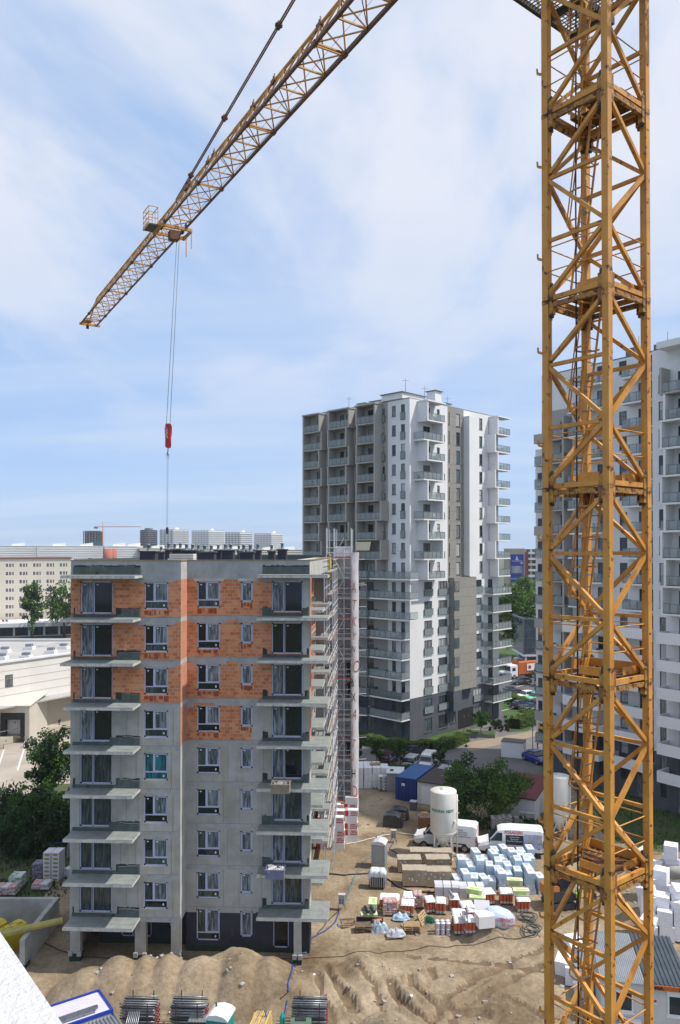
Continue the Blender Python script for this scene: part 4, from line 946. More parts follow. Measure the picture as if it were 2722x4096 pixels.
# ---------------------------------------------------------------- white and taupe tower in the middle
HT = 50.3; FS = 2.92
def mid_tower():
 cor = yp(1641, 2965, 114.7); A1 = R(90 + 46.0); A2 = R(90 - 44.0)      # left face runs along A1, right face along A2
 root = empty('apartment_tower', (cor.x, cor.y, 0), 0, 'seventeen storey white and taupe apartment tower with glass balconies, mid picture', 'tower block')
 LA, LB = 21.4, 23.6
 u1 = Vector((math.cos(A1), math.sin(A1))); u2 = Vector((math.cos(A2), math.sin(A2)))
 # facade frames: x runs left-to-right as seen from outside; left facade starts at its far-left end
 fl = frame_obj(root, A1 - PI, (u1.x * LA, u1.y * LA, 0)); fr = frame_obj(root, A2, (0, 0, 0))
 zf = lambda k: .5 + k * FS                                             # floor k level
 WB, BL = (50.3, 6.3)
 # ---- left facade: x 0..21.4, corner at 21.4; taupe up to 17.2, white beyond
 TXW = 17.2; b = MB(); holes = []
 for k in range(17):
  z = zf(k)
  if z + 2.6 > HT: continue
  holes += [(18.0, 18.75, z + .75, z + 2.35), (19.75, 20.5, z + .1 if k > 8 else z + .1, z + 2.35)]
  if k > 8: holes += [(1.9, 2.8, z + .1, z + 2.3), (7.2, 8.1, z + .9, z + 2.3), (8.6, 9.5, z + .1, z + 2.3), (13.2, 14.3, z + .1, z + 2.3), (5.0, 5.6, z + .5, z + 2.2), (11.0, 11.6, z + .5, z + 2.2), (16.0, 16.6, z + .5, z + 2.2)]
  else: holes += [(10.5, 11.6, z + .9, z + 2.3), (13.0, 14.4, z + .1, z + 2.3), (2.5, 3.9, z + .1, z + 2.3), (6.5, 7.5, z + .9, z + 2.3)]
 zones = [(TXW, LA, 6.3, HT, white_paint), (0, LA, 0, 6.3, dark_render)]
 wall(b, (0, 0, 0), 0, 0, LA, 0, HT, holes, taupe, .16, zones); b.build('wall', fl)
 for (a, c, z0, z1) in holes: flat_window(fl, c - a, z1 - z0, (a, .06, z0), 0, 1 if c - a > 1 else 0, pick(), transom=.9 if z1 - z0 < 1.8 else 0)
 furnb = MB()
 cols = ((.1, 4.0, 1.5), (6.0, 10.2, 1.7), (12.2, 16.2, 1.8))
 for k in range(8, 17):
  z = zf(k)
  for ci, (x0, x1, d) in enumerate(cols):
   sh = (.55 if (k + ci) % 2 else 0)
   if ci == 2 and k < 12: x0b, x1b = x0, x1 + (1.2 if k % 2 else .3)
   else: x0b, x1b = x0 - 0 + (0 if ci == 0 else sh * .3), x1 + (sh if ci < 2 else 0)
   balcony(fl, 'balcony', x0b, x1b, 0, d, z, 0, taupe, side=[x0b, x1b - .26] + ([x1b - .02 + .4] if False else []), roof=(k == 16), h=FS)
   clutter(furnb, x0b, x1b, -d, 0, z, 3)
  for xx in (4.9, 10.9, 15.9): 
   g = MB(); g.box(xx, xx + .85, -.35, -.31, z + .1, z + 1.1, balglass); g.box(xx, xx + .85, -.37, -.29, z + 1.1, z + 1.14, railm); g.box(xx, xx + .03, -.31, 0, z + .1, z + 1.1, railm); g.box(xx + .82, xx + .85, -.31, 0, z + .1, z + 1.1, railm); g.build('window_guard', fl)
 for k in range(9, 17):
  z = zf(k); g = MB(); g.box(19.7, 20.55, -.14, -.11, z + .1, z + 1.15, balglass); g.box(19.68, 20.57, -.16, -.09, z + 1.15, z + 1.2, railm); g.box(19.68, 19.71, -.11, 0, z + .1, z + 1.15, railm); g.box(20.54, 20.57, -.11, 0, z + .1, z + 1.15, railm); g.build('window_guard', fl)
 for k in range(1, 9):                                                    # long corner balconies of the lower floors
  z = zf(k)
  balcony(fl, 'balcony', 8.3, 15.0, 0, 2.4, z, 0, taupe, side=[], h=FS, gm=balglass if k > 1 else balglass_d); balcony(fl, 'balcony', 15.1, 21.4 + (1.6 if k > 5 else .0), 0, 1.9, z, 0, white_paint, side=[], h=FS, gm=balglass_d if k in (2,) else None)
  balcony(fl, 'balcony', 1.0, 6.5, 0, 2.0, z, 0, taupe, h=FS); clutter(furnb, 8.4, 14.9, -2.3, 0, z, 4); clutter(furnb, 15.2, 21.3, -1.8, 0, z, 4)
 furnb.build('balcony_furniture', fl)['kind'] = 'stuff'
 # ---- right facade: x 0..23.6
 b = MB(); holes = []; zr = []
 for k in range(17):
  z = zf(k)
  if z + 2.6 > HT: continue
  if k > 7:
   holes += [(3.2, 4.9, z + .1, z + 2.3), (6.6, 7.3, z + .75, z + 2.35), (9.6, 9.85, z + .4, z + 2.3), (11.6, 12.6, z + .3, z + 2.3), (18.0, 18.9, z + .55, z + 2.35), (20.7, 21.8, z + .1, z + 2.3)]
  else:
   holes += [(3.4, 5.3, z + .3, z + 2.35), (6.9, 9.2, z + .3, z + 2.35), (9.9, 11.3, z + .7, z + 2.35), (16.2, 18.6, z + .3, z + 2.3), (20.4, 21.8, z + .1, z + 2.3)]
 zr = [(9.3, 13.6, 23, HT, panelm), (9.6, 15.6, 6.3, 23.6, panelm), (0, LB, 0, 6.3, dark_render)]
 holes.append((11.2, 15.0, .0, 2.9)) if False else None
 wall(b, (0, 0, 0), 0, 0, LB, 0, HT, holes, white_paint, .16, zr); b.build('wall', fr)
 for (a, c, z0, z1) in holes: flat_window(fr, c - a, z1 - z0, (a, .06, z0), 0, 0 if c - a < 1.2 else (1 if c - a < 2 else 2), pick(), transom=.9 if z1 - z0 < 1.9 else 0)
 furnb = MB()
 for k in range(8, 17):
  z = zf(k); sh = .9 if k % 2 == 0 else 0
  balcony(fr, 'balcony', .9 + sh, 6.1, 0, 1.9, z, 0, white_paint, side=[.9 + sh] if sh else [5.5], roof=(k == 16), h=FS); clutter(furnb, 1.1 + sh, 5.9, -1.8, 0, z, 3)
  sh = .8 if k % 2 == 0 else 0
  balcony(fr, 'balcony', 20.0 + sh, 24.6, 0, 1.7, z, 0, white_paint, side=[20.0 + sh], roof=(k == 16), h=FS); clutter(furnb, 20.4, 24.2, -1.6, 0, z, 3)
 for k in range(1, 8):
  z = zf(k); balcony(fr, 'balcony', 19.2, 24.8, 0, 1.8, z, 0, white_paint, h=FS); clutter(furnb, 19.4, 24.5, -1.7, 0, z, 4)
  for (xa, xb) in ((3.3, 5.4), (6.8, 9.3), (16.1, 18.8)):
   g = MB(); g.box(xa, xb, -.2, -.17, z + .2, z + 1.2, balglass); g.box(xa, xb, -.22, -.15, z + 1.2, z + 1.25, railm); g.box(xa, xa + .03, -.17, 0, z + .2, z + 1.2, railm); g.box(xb - .03, xb, -.17, 0, z + .2, z + 1.2, railm); g.build('window_guard', fr)
 furnb.build('balcony_furniture', fr)['kind'] = 'stuff'
 # projecting grey bay on the lower right side, narrow white return above it
 b = MB(); b.box(9.6, 15.6, -1.0, -.003, 6.3, 23.8, panelm); b.box(10.0, 11.4, -1.02, -1.0, 6.3, 6.31, panelm)
 for k in range(2, 8): z = zf(k); b.box(9.55, 10.9, -1.06, -1.0, z + .7, z + 2.3, wframe); b.box(9.62, 10.83, -1.075, -1.06, z + .78, z + 2.22, gl_far2 if k % 2 else gl_far3)
 b.box(9.4, 11.6, -1.0, -.004, 3.2, 6.297, dark_render); b.build('bay', fr)
 b = MB(); b.box(13.6, 15.3, -1.1, -.005, 24.0, HT - 1.0, white_paint); b.build('bay', fr)
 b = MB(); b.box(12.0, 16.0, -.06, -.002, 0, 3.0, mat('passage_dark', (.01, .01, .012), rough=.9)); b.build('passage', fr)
 # ---- backs, roof and roof gear
 b = MB(); P = [(u1.x * LA, u1.y * LA), (u1.x * LA + u2.x * LB, u1.y * LA + u2.y * LB), (u2.x * LB, u2.y * LB)]
 for (p, q) in ((P[0], P[1]), (P[1], P[2])): b.face([(p[0], p[1], 0), (q[0], q[1], 0), (q[0], q[1], HT), (p[0], p[1], HT)], white_paint)
 b.build('rear_wall', root)
 b = MB(); e = .004; b.prism([(0, 0), (u2.x * LB, u2.y * LB), P[1], P[0]], HT + .002, HT + .16, mat('roof_edge', (.28, .28, .28), (.2, .2, .2), rough=.6))
 ro = b.build('roof', root)
 for (a, c, w, d, h) in ((3.2, 2.5, 5.5, 4, .9), (1.2, 7.5, 1.6, 1.6, 2.0), (14, 6.0, 2.4, 1.6, 1.5), (6, 16.5, 1.6, 1.6, 1.9), (8.5, 5, 5, 3, .9)):
  o_ = u1 * a + u2 * c; b = MB(); b.obox((o_.x, o_.y, HT + .16 + h / 2), (w, d, h), A2, white_paint, top=railm); b.obox((o_.x, o_.y, HT + .2 + h), (w + .4, d + .4, .12), A2, railm); b.build('roof_hatch', ro)
 for (a, c, h) in ((2, 1.5, 3.5), (16, 4, 3), (5, 10, 4), (10, 12, 3), (5.5, 16.8, 3.4)):
  o_ = u1 * a + u2 * c; b = MB(); b.tube([(o_.x, o_.y, HT + .16), (o_.x, o_.y, HT + h)], .04, railm, 5); b.bar((o_.x - .5, o_.y, HT + h - .4), (o_.x + .5, o_.y, HT + h - .4), .04, .04, railm); b.build('antenna', ro)
 b = MB(); z = zf(9); g = [(12.2, -1.8, z + 2.5), (15.4, -1.8, z + 2.5), (15.2, -1.95, z + 1.2), (12.5, -1.95, z + 1.2)]
 b.raw([(x, y, zz) for x, y, zz in g] + [(x, y + .02, zz) for x, y, zz in g], [(0, 1, 2, 3), (7, 6, 5, 4), (0, 4, 5, 1), (1, 5, 6, 2), (2, 6, 7, 3), (3, 7, 4, 0)], mat('cream_awning', (.62, .55, .40), (.55, .48, .35), rough=.9)); b.build('awning', fl)
mid_tower()
# ---------------------------------------------------------------- white slab block at the right edge
def right_block():
 B_ = Vector((25.8, 100.1)); d = Vector((.588, -.809)); ang = math.atan2(d.y, d.x)    # x runs from the far left end towards the camera's right
 root = empty('apartment_slab', (B_.x, B_.y, 0), ang, 'tall white apartment block with rows of balconies behind the crane mast', 'apartment block')
 HR = 51.2; L = 30.0; zf = lambda k: .9 + k * 2.92
 b = MB(); holes = []
 # bays: 0-4.6 taupe end bay, 4.6-17 white, 17..30 nearer wing (projects 1.6)
 for k in range(17):
  z = zf(k)
  if z + 2.7 > HR - .5: continue
  top_ = HR - 1.5
  if k < 15: holes += [(.5, 1.2, z + .8, z + 2.3), (2.9, 4.3, z + .1, z + 2.3)]
  holes += [(6.0, 7.0, z + .1, z + 2.3), (8.3, 9.1, z + .5, z + 2.3), (11.3, 12.3, z + .8, z + 2.3), (13.8, 15.6, z + .1, z + 2.3)]
 zones = [(0, 4.7, 18, 45.6, taupe), (0, 17.4, 0, 3.5, dark_render), (0, 17.4, 3.5, 6.2, dark_render)]
 holes_l = [h for h in holes if h[3] < (45.6 if h[0] < 4.7 else HR - .6)]
 wall(b, (0, 0, 0), 0, 0, 17.4, 0, HR - 1.0, holes_l, white_paint, .16, zones)
 b.build('wall', root)
 for (a, c, z0, z1) in holes_l: flat_window(root, c - a, z1 - z0, (a, .06, z0), 0, 0 if c - a < 1.2 else 1, pick(), transom=.9 if z1 - z0 < 1.6 else 0)
 fb = MB()
 for k in range(1, 17):
  z = zf(k)
  if z + 2.7 > HR - .6: continue
  low = k < 7
  sol = white_paint if low else None
  if k < 15: balcony(root, 'balcony', 2.0, 4.6, 0, 1.5, z, 0, taupe, side=[4.3], solid=(taupe if low or k % 3 == 0 else None)); balcony(root, 'balcony', -.4, 1.5, 0, 1.0, z, 0, taupe, solid=taupe if k % 4 == 2 else None)
  balcony(root, 'balcony', 5.2 if not low else 4.9, 9.9, 0, 1.6 + (.6 if low else 0), z, 0, white_paint, solid=sol); balcony(root, 'balcony', 12.6 if not low else 11.0, 16.4, 0, 1.5 + (.6 if low else 0), z, 0, white_paint, solid=sol)
  clutter(fb, 5.4, 9.7, -1.5, 0, z, 3); clutter(fb, 13.0, 16.8, -1.4, 0, z, 3)
 fb.build('balcony_furniture', root)['kind'] = 'stuff'
 b = MB(); holes = []
 for k in range(17):
  z = zf(k)
  if z + 2.7 > HR: continue
  holes += [(.75, 1.5, z + .4, z + 2.35), (3.0, 4.6, z + .1, z + 2.35), (6.3, 7.3, z + .1, z + 2.35)]
 fw = empty('facade', (16.6, -1.7, 0), 0, parent=root)
 HR -= 2.0; holes = [h for h in holes if h[3] < HR]; wall(b, (0, 0, 0), 0, 0, 14, 0, HR + .6, holes, white_paint, .16, [(0, 14, 0, 6.2, dark_render)]); wall(b, (0, 1.7, 0), -PI / 2, 0, 1.7, 0, HR + .6, [], white_paint, .16, [(0, 1.7, 0, 6.2, dark_render)]); b.build('wall', fw)
 for (a, c, z0, z1) in holes: flat_window(fw, c - a, z1 - z0, (a, .06, z0), 0, 0 if c - a < 1.2 else 1, pick())
 fb = MB()
 for k in range(1, 17):
  z = zf(k)
  if z + 2.7 > HR: continue
  low = k < 7
  balcony(fw, 'balcony', 1.9 if not low else 1.7, 7.8, 0, 1.7 + (.4 if low else 0), z, 0, white_paint if k != 15 else taupe, side=[] if low else ([1.9] if k % 2 else [2.3]), solid=white_paint if low else None); clutter(fb, 2.4, 7.4, -1.6, 0, z, 4)
  balcony(fw, 'balcony', 8.6, 13, 0, 1.7, z, 0, white_paint, solid=white_paint if low else None)
 fb.build('balcony_furniture', fw)['kind'] = 'stuff'
 b = MB(); b.box(1.7, 14, -1.9, .5, HR + .2, HR + .9, white_paint); b.build('roof_canopy', fw)
 b = MB(); b.box(.02, 17.38, .02, 15, HR + 1.0, HR + 1.16, railm); b.box(16.62, 31.4, -1.6, 15, HR + .602, HR + .7, railm)
 b.box(-.0, 4.6, .02, 14, 45.6, 46.4, taupe) if False else None
 HR += 2
 for (x, y) in ((9.5, 4), (12.6, 5)): b.box(x, x + 1.2, y, y + 1.2, HR - .8, HR + 1.2, railm); b.tube([(x + 1.8, y, HR - .8), (x + 1.8, y, HR + 2.4)], .04, railm, 5)
 b.build('roof', root)
 b = MB(); b.face([(0, 0, 0), (0, 0, HR - 1), (0, 15, HR - 1), (0, 15, 0)], white_paint); b.face([(0, 15, 0), (0, 15, HR - 1), (31.4, 15, HR - 1), (31.4, 15, 0)], white_paint); b.face([(31.4, 15, 0), (31.4, 15, HR), (31.4, -1.7, HR), (31.4, -1.7, 0)], white_paint); b.build('rear_wall', root)
 # lower white annexe just left of the block with the glazed stair
 b = MB(); b.box(-1.3, -.004, .3, 15, 3.4, 41.0, white_paint, top=railm)
 for k in range(1, 13): z = zf(k); b.box(-.9, -.2, .23, .3, z + .8, z + 2.0, wframe); b.box(-.84, -.26, .215, .23, z + .86, z + 1.94, gl_far)
 b.build('side_wing', root)
 # door level glazing in the dark base
 b = MB()
 for x in (6, 13.5): b.box(x, x + 1.4, -.06, -.004, .2, 2.7, gl_far2)
 for x in (19.5, 23.5): b.box(x, x + 1.3, -1.77, -1.704, .2, 2.8, gl_far2)
 b.build('entrance_glazing', root)
right_block()
# ================================================================ trees, shrubs, hedges
def crown_mesh(b, c, rad, n, leaf, size, seed, clumps=26, low=-.75):
 """leaf-sized faces gathered in clumps through an uneven crown"""
 rg = random.Random(seed); c = Vector(c); cl = []
 for i in range(clumps):
  while True:
   v = Vector((rg.uniform(-1, 1), rg.uniform(-1, 1), rg.uniform(low, 1)))
   if v.length < 1: break
  v = v * (.55 + .45 * rg.random()) if rg.random() < .75 else v.normalized() * (.8 + .3 * rg.random())
  cl.append((Vector((v.x * rad[0], v.y * rad[1], v.z * rad[2])), rg.uniform(.16, .38) * min(rad)))
 vs = []; fs = []; ms = [leaf] if not isinstance(leaf, (list, tuple)) else leaf; buckets = [([], []) for _ in ms]
 for i in range(n):
  k = rg.randrange(len(cl)); p0, r = cl[k]
  d = Vector((rg.gauss(0, 1), rg.gauss(0, 1), rg.gauss(0, 1) * .8)).normalized() * r * (rg.random() ** .4) * 1.25
  p = c + p0 + d; s = size * rg.uniform(.55, 1.3)
  a = Vector((rg.gauss(0, 1), rg.gauss(0, 1), rg.gauss(0, .6))).normalized(); t = a.orthogonal().normalized(); t = (Matrix.Rotation(rg.random() * 6.28, 3, a) @ t); u = a.cross(t)
  V, Fc = buckets[k % len(ms)]; m = len(V); V += [p - t * s * .5, p + u * s * .32, p + t * s * .55, p - u * s * .3]; Fc.append((m, m + 1, m + 2, m + 3))
 for m, (V, Fc) in zip(ms, buckets):
  if V: b.raw(V, Fc, m)
def tree(name, loc, h, rad, leaf, n, size, seed, label, cat='tree', group=None, trunk=.16, cz=None, clumps=26, limbs=5, low=-.75):
 root = empty(name, loc, 0, label, cat, group); rg = random.Random(seed); cz = cz or h - rad[2] * .95
 b = MB(); top = Vector((rg.uniform(-.1, .1) * h * .3, rg.uniform(-.1, .1) * h * .3, cz + rad[2] * .35)); pts = [Vector((0, 0, -.15)), Vector((0, 0, cz * .3)), top * .6 + Vector((0, 0, 0)), top]
 b.tube(pts, [trunk * 1.25, trunk, trunk * .7, trunk * .25], bark, 7)
 for i in range(limbs):
  a = i * 2.4 + rg.random(); s = pts[1].lerp(top, .25 + .12 * i); e = s + Vector((math.cos(a) * rad[0] * .75, math.sin(a) * rad[1] * .75, rad[2] * (.35 + .2 * rg.random())))
  b.tube([s, s.lerp(e, .5) + Vector((0, 0, .1 * rad[2])), e], [trunk * .5, trunk * .3, trunk * .1], bark, 5)
 b.build('trunk', root)
 b = MB(); crown_mesh(b, (0, 0, cz), rad, n, leaf, size, seed, clumps, low); b.build('crown', root)
 return root
def P(sx, sy): v = gp(sx, sy); return (v.x, v.y, -.03)
# left side
tree('leafy_tree', P(205, 3218), 8.6, (2.5, 2.5, 3.9), [leaf_a, leaf_d, leaf_d], 9000, .32, 1, 'dark tall tree between the loading yard and the left edge of the unfinished block', clumps=60, trunk=.18)
for i, (sx, sy, h, rx, l, lb) in enumerate(((20, 3330, 5.2, 2.2, leaf_d, 'broad dark bush at the left picture edge below the yard'), (95, 3340, 4.4, 2.0, leaf_a, 'lighter topped bush second from the left picture edge below the yard'), (150, 3330, 3.8, 2.0, leaf_d, 'low dark bush in the middle of the left hedge row'), (215, 3335, 3.9, 2.2, leaf_a, 'rounded green bush right of the middle of the left hedge row'), (278, 3350, 4.2, 2.2, leaf_d, 'dark bush touching the left side of the unfinished block'), (120, 3420, 2.4, 2.2, leaf_d, 'low dark undergrowth clump in front of the left hedge row'), (35, 3405, 3.4, 2.2, leaf_d, 'dark undergrowth clump by the wire fence at the left picture edge'))):
 tree('bush', P(sx, sy), h, (rx, rx, h * .55), [l, leaf_d], 4200, .26, 20 + i, lb, 'bush', 'bushes below the loading yard', cz=h * .5, trunk=.08, clumps=30)
tree('slender_tree', P(130, 2562), 19, (3.6, 3.6, 8.0), [leaf_a, leaf_d], 3200, .75, 3, 'slender poplar like tree in front of the beige flats', clumps=46, trunk=.3, cz=11)
tree('street_tree', P(258, 2552), 17.5, (6.5, 6, 6.5), [leaf_a, leaf_a, leaf_d], 4200, .8, 4, 'broad green street tree right of the slender one, beside the unfinished block', trunk=.35, clumps=46)
tree('street_tree', P(8, 2520), 13.5, (7, 6, 5.5), [leaf_a, leaf_d], 3200, .85, 5, 'round street tree cut by the left picture edge', trunk=.35)
tree('park_tree', (yp(350, 2240, 420).x, 420, 0), 23, (6, 5, 4), [leaf_d, leaf_a], 1200, .9, 6, 'small tree top rising behind the roof of the unfinished block', trunk=.3)
# right of the tower
tree('large_tree', P(2085, 2632), 20.5, (7.2, 6, 9.0), [leaf_a, leaf_l, leaf_d], 9000, .75, 7, 'very large green tree between the two apartment towers', trunk=.5, clumps=80, cz=11.2)
tree('large_tree', P(2150, 2650), 16.5, (5.5, 5, 7.0), [leaf_a, leaf_d], 4500, .75, 8, 'second large tree beside the glass stair block, half hidden', trunk=.4, clumps=50)
tree('park_tree', P(2105, 2500), 17.5, (9, 7, 6.0), [leaf_l, leaf_a], 3000, .9, 81, 'light green tree below the blue advertising hoarding', trunk=.4, clumps=50)
tree('ball_tree', P(1925, 2945), 3.9, (1.5, 1.5, 1.25), [leaf_a, leaf_a, leaf_d], 2600, .22, 9, 'clipped ball headed tree in a stone planter at the tower corner', trunk=.06, limbs=3)
tree('ball_tree', P(2162, 2742), 3.6, (2.2, 1.8, 1.6), [leaf_a, leaf_d], 1600, .3, 10, 'low round tree behind the crane mast, near the orange truck', trunk=.1, limbs=3)
for i, (sx, sy, h, lb) in enumerate(((1428, 3058, 3.6, 'narrow dark tree beside the white scaffold banner'), (1508, 3060, 3.5, 'narrow dark tree left of the dark hatchback'), (1602, 3072, 3.7, 'narrow dark tree between the dark hatchback and the silver estate'), (1762, 3084, 3.5, 'narrow dark tree in front of the rightmost black parked car'))):
 tree('columnar_tree', P(sx, sy), h, (.85, .85, 1.6), [leaf_d, leaf_d, leaf_a], 2200, .2, 30 + i, lb, 'tree', 'row of young trees along the parked cars', trunk=.06, limbs=3)
tree('broadleaf_tree', P(1862, 3306), 6.6, (2.7, 2.6, 2.9), [leaf_d, leaf_a], 7500, .28, 12, 'dense dark green tree right of the white silo', trunk=.14, clumps=50)
tree('broadleaf_tree', P(2005, 3300), 6.0, (3.0, 2.6, 2.7), [leaf_a, leaf_a, leaf_l], 7500, .28, 13, 'brighter green tree in front of the maroon roofed shed', trunk=.14, clumps=50)
tree('bush', P(1915, 3330), 2.2, (2.0, 1.6, 1.2), [leaf_d], 2200, .2, 14, 'dark undergrowth between the silo tree and the paver stacks', 'bush', trunk=.05)
tree('bush', P(2120, 3340), 1.6, (1.6, 1.4, .9), [leaf_d, leaf_a], 1500, .2, 15, 'weedy bush beside the stacked grey pavers', 'bush', trunk=.05)
for i, (sx, sy, h, r_, l, lb) in enumerate(((2040, 2905, 1.4, 1.7, leaf_d, 'dark shrub left of the tower garden lawn'), (2085, 2900, 1.5, 1.8, leaf_a, 'green shrub in the middle of the garden bed'), (2120, 2885, 2.4, 1.7, leaf_l, 'tall yellow green shrub at the garden corner'), (2150, 2875, 1.8, 2.2, leaf_p, 'purple leaved shrub by the crane mast'), (2000, 2922, 1.3, 2.2, leaf_p, 'purple leaved low shrub behind the stone planter'), (1985, 2912, 1.5, 1.6, leaf_d, 'dark shrub behind the ball headed tree'), (2110, 2835, 1.6, 2.6, leaf_p, 'purple shrub between the lawn and the car park'), (2066, 2830, 1.5, 2.2, leaf_d, 'dark shrub along the car park edge of the lawn'), (2020, 2812, 1.5, 2.4, leaf_a, 'green hedge plant where the tower meets the lawn'))):
 tree('shrub', P(sx, sy), h, (r_, r_ * .8, h * .55), [l], 1300, .2, 50 + i, lb, 'shrub', 'shrubs of the tower garden', cz=h * .45, trunk=.04, limbs=2, clumps=16)
def hedge(name, pts, w, h, leaf, label, dens=260, size=.16, seed=0):
 rg = random.Random(seed); b = MB(); V = []; Fc = []
 core = mat('hedge_core', (.02, .04, .012), (.012, .025, .01), rough=.95)
 for p, q in zip(pts, pts[1:]):
  p, q = Vector(p[:2]), Vector(q[:2]); L_ = (q - p).length; d = (q - p) / L_; n_ = Vector((-d.y, d.x))
  b.bar((p.x, p.y, h * .45), (q.x, q.y, h * .45), w * .8, h * .88, core)
  for _ in range(int(L_ * dens)):
   f = rg.random() * L_; k = rg.random(); wob = 1 + .12 * math.sin(f * 2.1 + seed)
   if k < .45: u = rg.uniform(-.5, .5) * w; z = h * wob * rg.uniform(.93, 1.03)
   else: u = (.5 if k < .725 else -.5) * w * rg.uniform(.9, 1.08); z = h * wob * rg.random()
   c = Vector((p.x + d.x * f + n_.x * u, p.y + d.y * f + n_.y * u, z)); s = size * rg.uniform(.6, 1.3)
   a = Vector((rg.gauss(0, 1), rg.gauss(0, 1), rg.gauss(0, 1))).normalized(); t = a.orthogonal().normalized(); uu = a.cross(t)
   m = len(V); V += [c - t * s * .5, c + uu * s * .4, c + t * s * .5, c - uu * s * .4]; Fc.append((m, m + 1, m + 2, m + 3))
 b.raw(V, Fc, leaf); return tag(b.build(name), label, 'hedge')
hedge('hedge', [P(1405, 2968), P(1500, 2985), P(1600, 3003), P(1720, 3008), P(1800, 2992), P(1862, 2965)], 1.5, 1.35, leaf_l, 'long bright green clipped hedge curving round the tower foot', 420, .18, 1)
hedge('hedge', [P(1425, 3085), P(1560, 3095), P(1700, 3105), P(1820, 3125)], 1.2, 1.1, leaf_a, 'darker hedge between the parked cars and the building site', 340, .17, 2)
hedge('hedge', [P(2062, 2915), P(2100, 2905), P(2128, 2895)], 2.0, 1.6, leaf_l, 'bright clipped box hedge block at the garden edge', 500, .18, 3)
hedge('hedge', [P(2022, 2800), P(2070, 2812), P(2110, 2832)], 1.4, 1.3, leaf_l, 'bright hedge strip between tower and car park', 300, .2, 4)
# ================================================================ far city
def grid_mat(name, wall_, win, w, h, ms, rough=.8, win2=None):
 """windows in a facade as a regular procedural pattern (far buildings only)"""
 m = brick_mat(name, win, win2 or win, wall_, w, h, ms, rough=rough, dirt=wall_)
 for n in m.node_tree.nodes:
  if n.type == 'TEX_BRICK': n.offset = 0; n.inputs['Mortar Smooth'].default_value = 0
  if n.type == 'MAP_RANGE': n.inputs[4].default_value = .0
 return m
def far_building(name, sx0, sx1, ytop, Y, depth, rows, label, cat, wallc, body, group=None, ang=0, shade=None):
 """slab with projecting floor bands: wall > and one band set, roof"""
 a = yp(sx0, ytop, Y); u1 = (sx1 - CX0) / F0; L_ = (u1 * Y - a.x) / (math.cos(ang) - u1 * math.sin(ang)); Hh = a.z; root = empty(name, (a.x, Y, 0), ang, label, cat, group)
 b = MB(); b.box(0, L_, 0, depth, 0, Hh, body); b.build('wall', root)
 b = MB(); step = 2.95; n = int(Hh / step)
 for i in range(1, n + 1): b.box(-.3, L_ + .3, -.9, -.01, Hh - i * step - .1, Hh - i * step + 1.45, wallc)
 b.build('balcony_band', root)
 b = MB(); b.box(-.4, L_ + .4, -1.0, depth + .4, Hh + .01, Hh + .7, wallc); b.build('roof', root)
 return root
white_far = mat('far_white', (.80, .80, .79), (.7, .7, .7), scale=.05, rough=.9); cream_far = mat('far_cream', (.66, .62, .5), (.6, .56, .46), scale=.05, rough=.9)
gf1 = grid_mat('far_windows_white', (.66, .68, .70), (.26, .29, .33), 2.6, 2.95, .45); gf2 = grid_mat('far_windows_cream', (.48, .44, .36), (.08, .08, .09), 3.0, 2.95, .5); gf3 = grid_mat('far_windows_dark', (.13, .13, .16), (.03, .035, .05), 2.8, 2.95, .5)
for (x0, x1, yt, Y, lb) in ((-160, 150, 2186, 980, 'long white banded slab block at the far left of the skyline'), (150, 420, 2187, 1000, 'long white banded slab block behind the red and white chimneys'), (420, 572, 2188, 1010, 'white banded slab block right of the red and white chimneys'), (560, 800, 2196, 1020, 'cream banded slab block behind the rooftop vents'), (800, 1010, 2199, 1040, 'cream banded slab block below the middle white towers'), (1010, 1240, 2202, 1080, 'cream banded slab block just left of the apartment tower')):
 r_ = far_building('slab_block', x0, x1, yt, Y, 12, 11, lb, 'slab block', white_far if x0 < 500 else cream_far, gf1 if x0 < 500 else gf2, 'long slab blocks on the skyline', ang=R(28))
 a = yp(x0, yt, Y); c = yp(x1, yt, Y); W_ = c.x - a.x
 for f in (.22, .62): b = MB(); b.extr([(W_ * f, 0), (W_ * f + 16, 0), (W_ * f + 16, 4.2), (W_ * f, 2.2)], 'y', 2, 9, white_far); b.build('lift_house', r_, (0, 0, a.z + .7))
def far_tower(sx0, sxm, sx1, yt, Y, lb, m1, m2, name='tower_block'):
 """tower seen on the corner: shaded left face, sunlit right face"""
 A, M_, B2 = yp(sx0, yt, Y + 12), yp(sxm, yt, Y), yp(sx1, yt, Y + 14); Hh = yp(sxm, yt, Y).z; root = empty(name, (M_.x, Y, 0), 0, lb, 'tower block', 'far towers on the skyline')
 pl = [(A.x - M_.x, 12), (0, 0), (B2.x - M_.x, 14), (B2.x - M_.x - 8, 30)]
 b = MB(); b.prism(pl, 0, Hh, m1, top=m2); b.build('wall', root)
 b = MB(); n = int(Hh / 2.95)
 for i in range(1, min(n, 13)):
  z = Hh - i * 2.95; e = 1.04
  for (p, q) in ((pl[0], pl[1]), (pl[1], pl[2])):
   p, q = Vector(p), Vector(q); d = (q - p).normalized(); nn = Vector((d.y, -d.x)); k = 1.1
   b.prism([tuple(p + nn * .05), tuple(p + nn * k), tuple(q + nn * k), tuple(q + nn * .05)], z, z + 1.15, m2)
 b.build('balcony_band', root)
 b = MB(); b.prism([(-6, 8), (2, 6), (5, 14), (-3, 16)], Hh + .01, Hh + 2.6, m2); b.build('roof_house', root)
 return root
far_tower(562, 590, 630, 2121, 1150, 'dark grey tower block beside the hoist chain on the skyline', gf3, mat('far_grey', (.17, .17, .21), (.13, .13, .17), scale=.1))
far_tower(640, 694, 757, 2119, 1130, 'tallest white banded tower right behind the hoist chain', gf1, white_far)
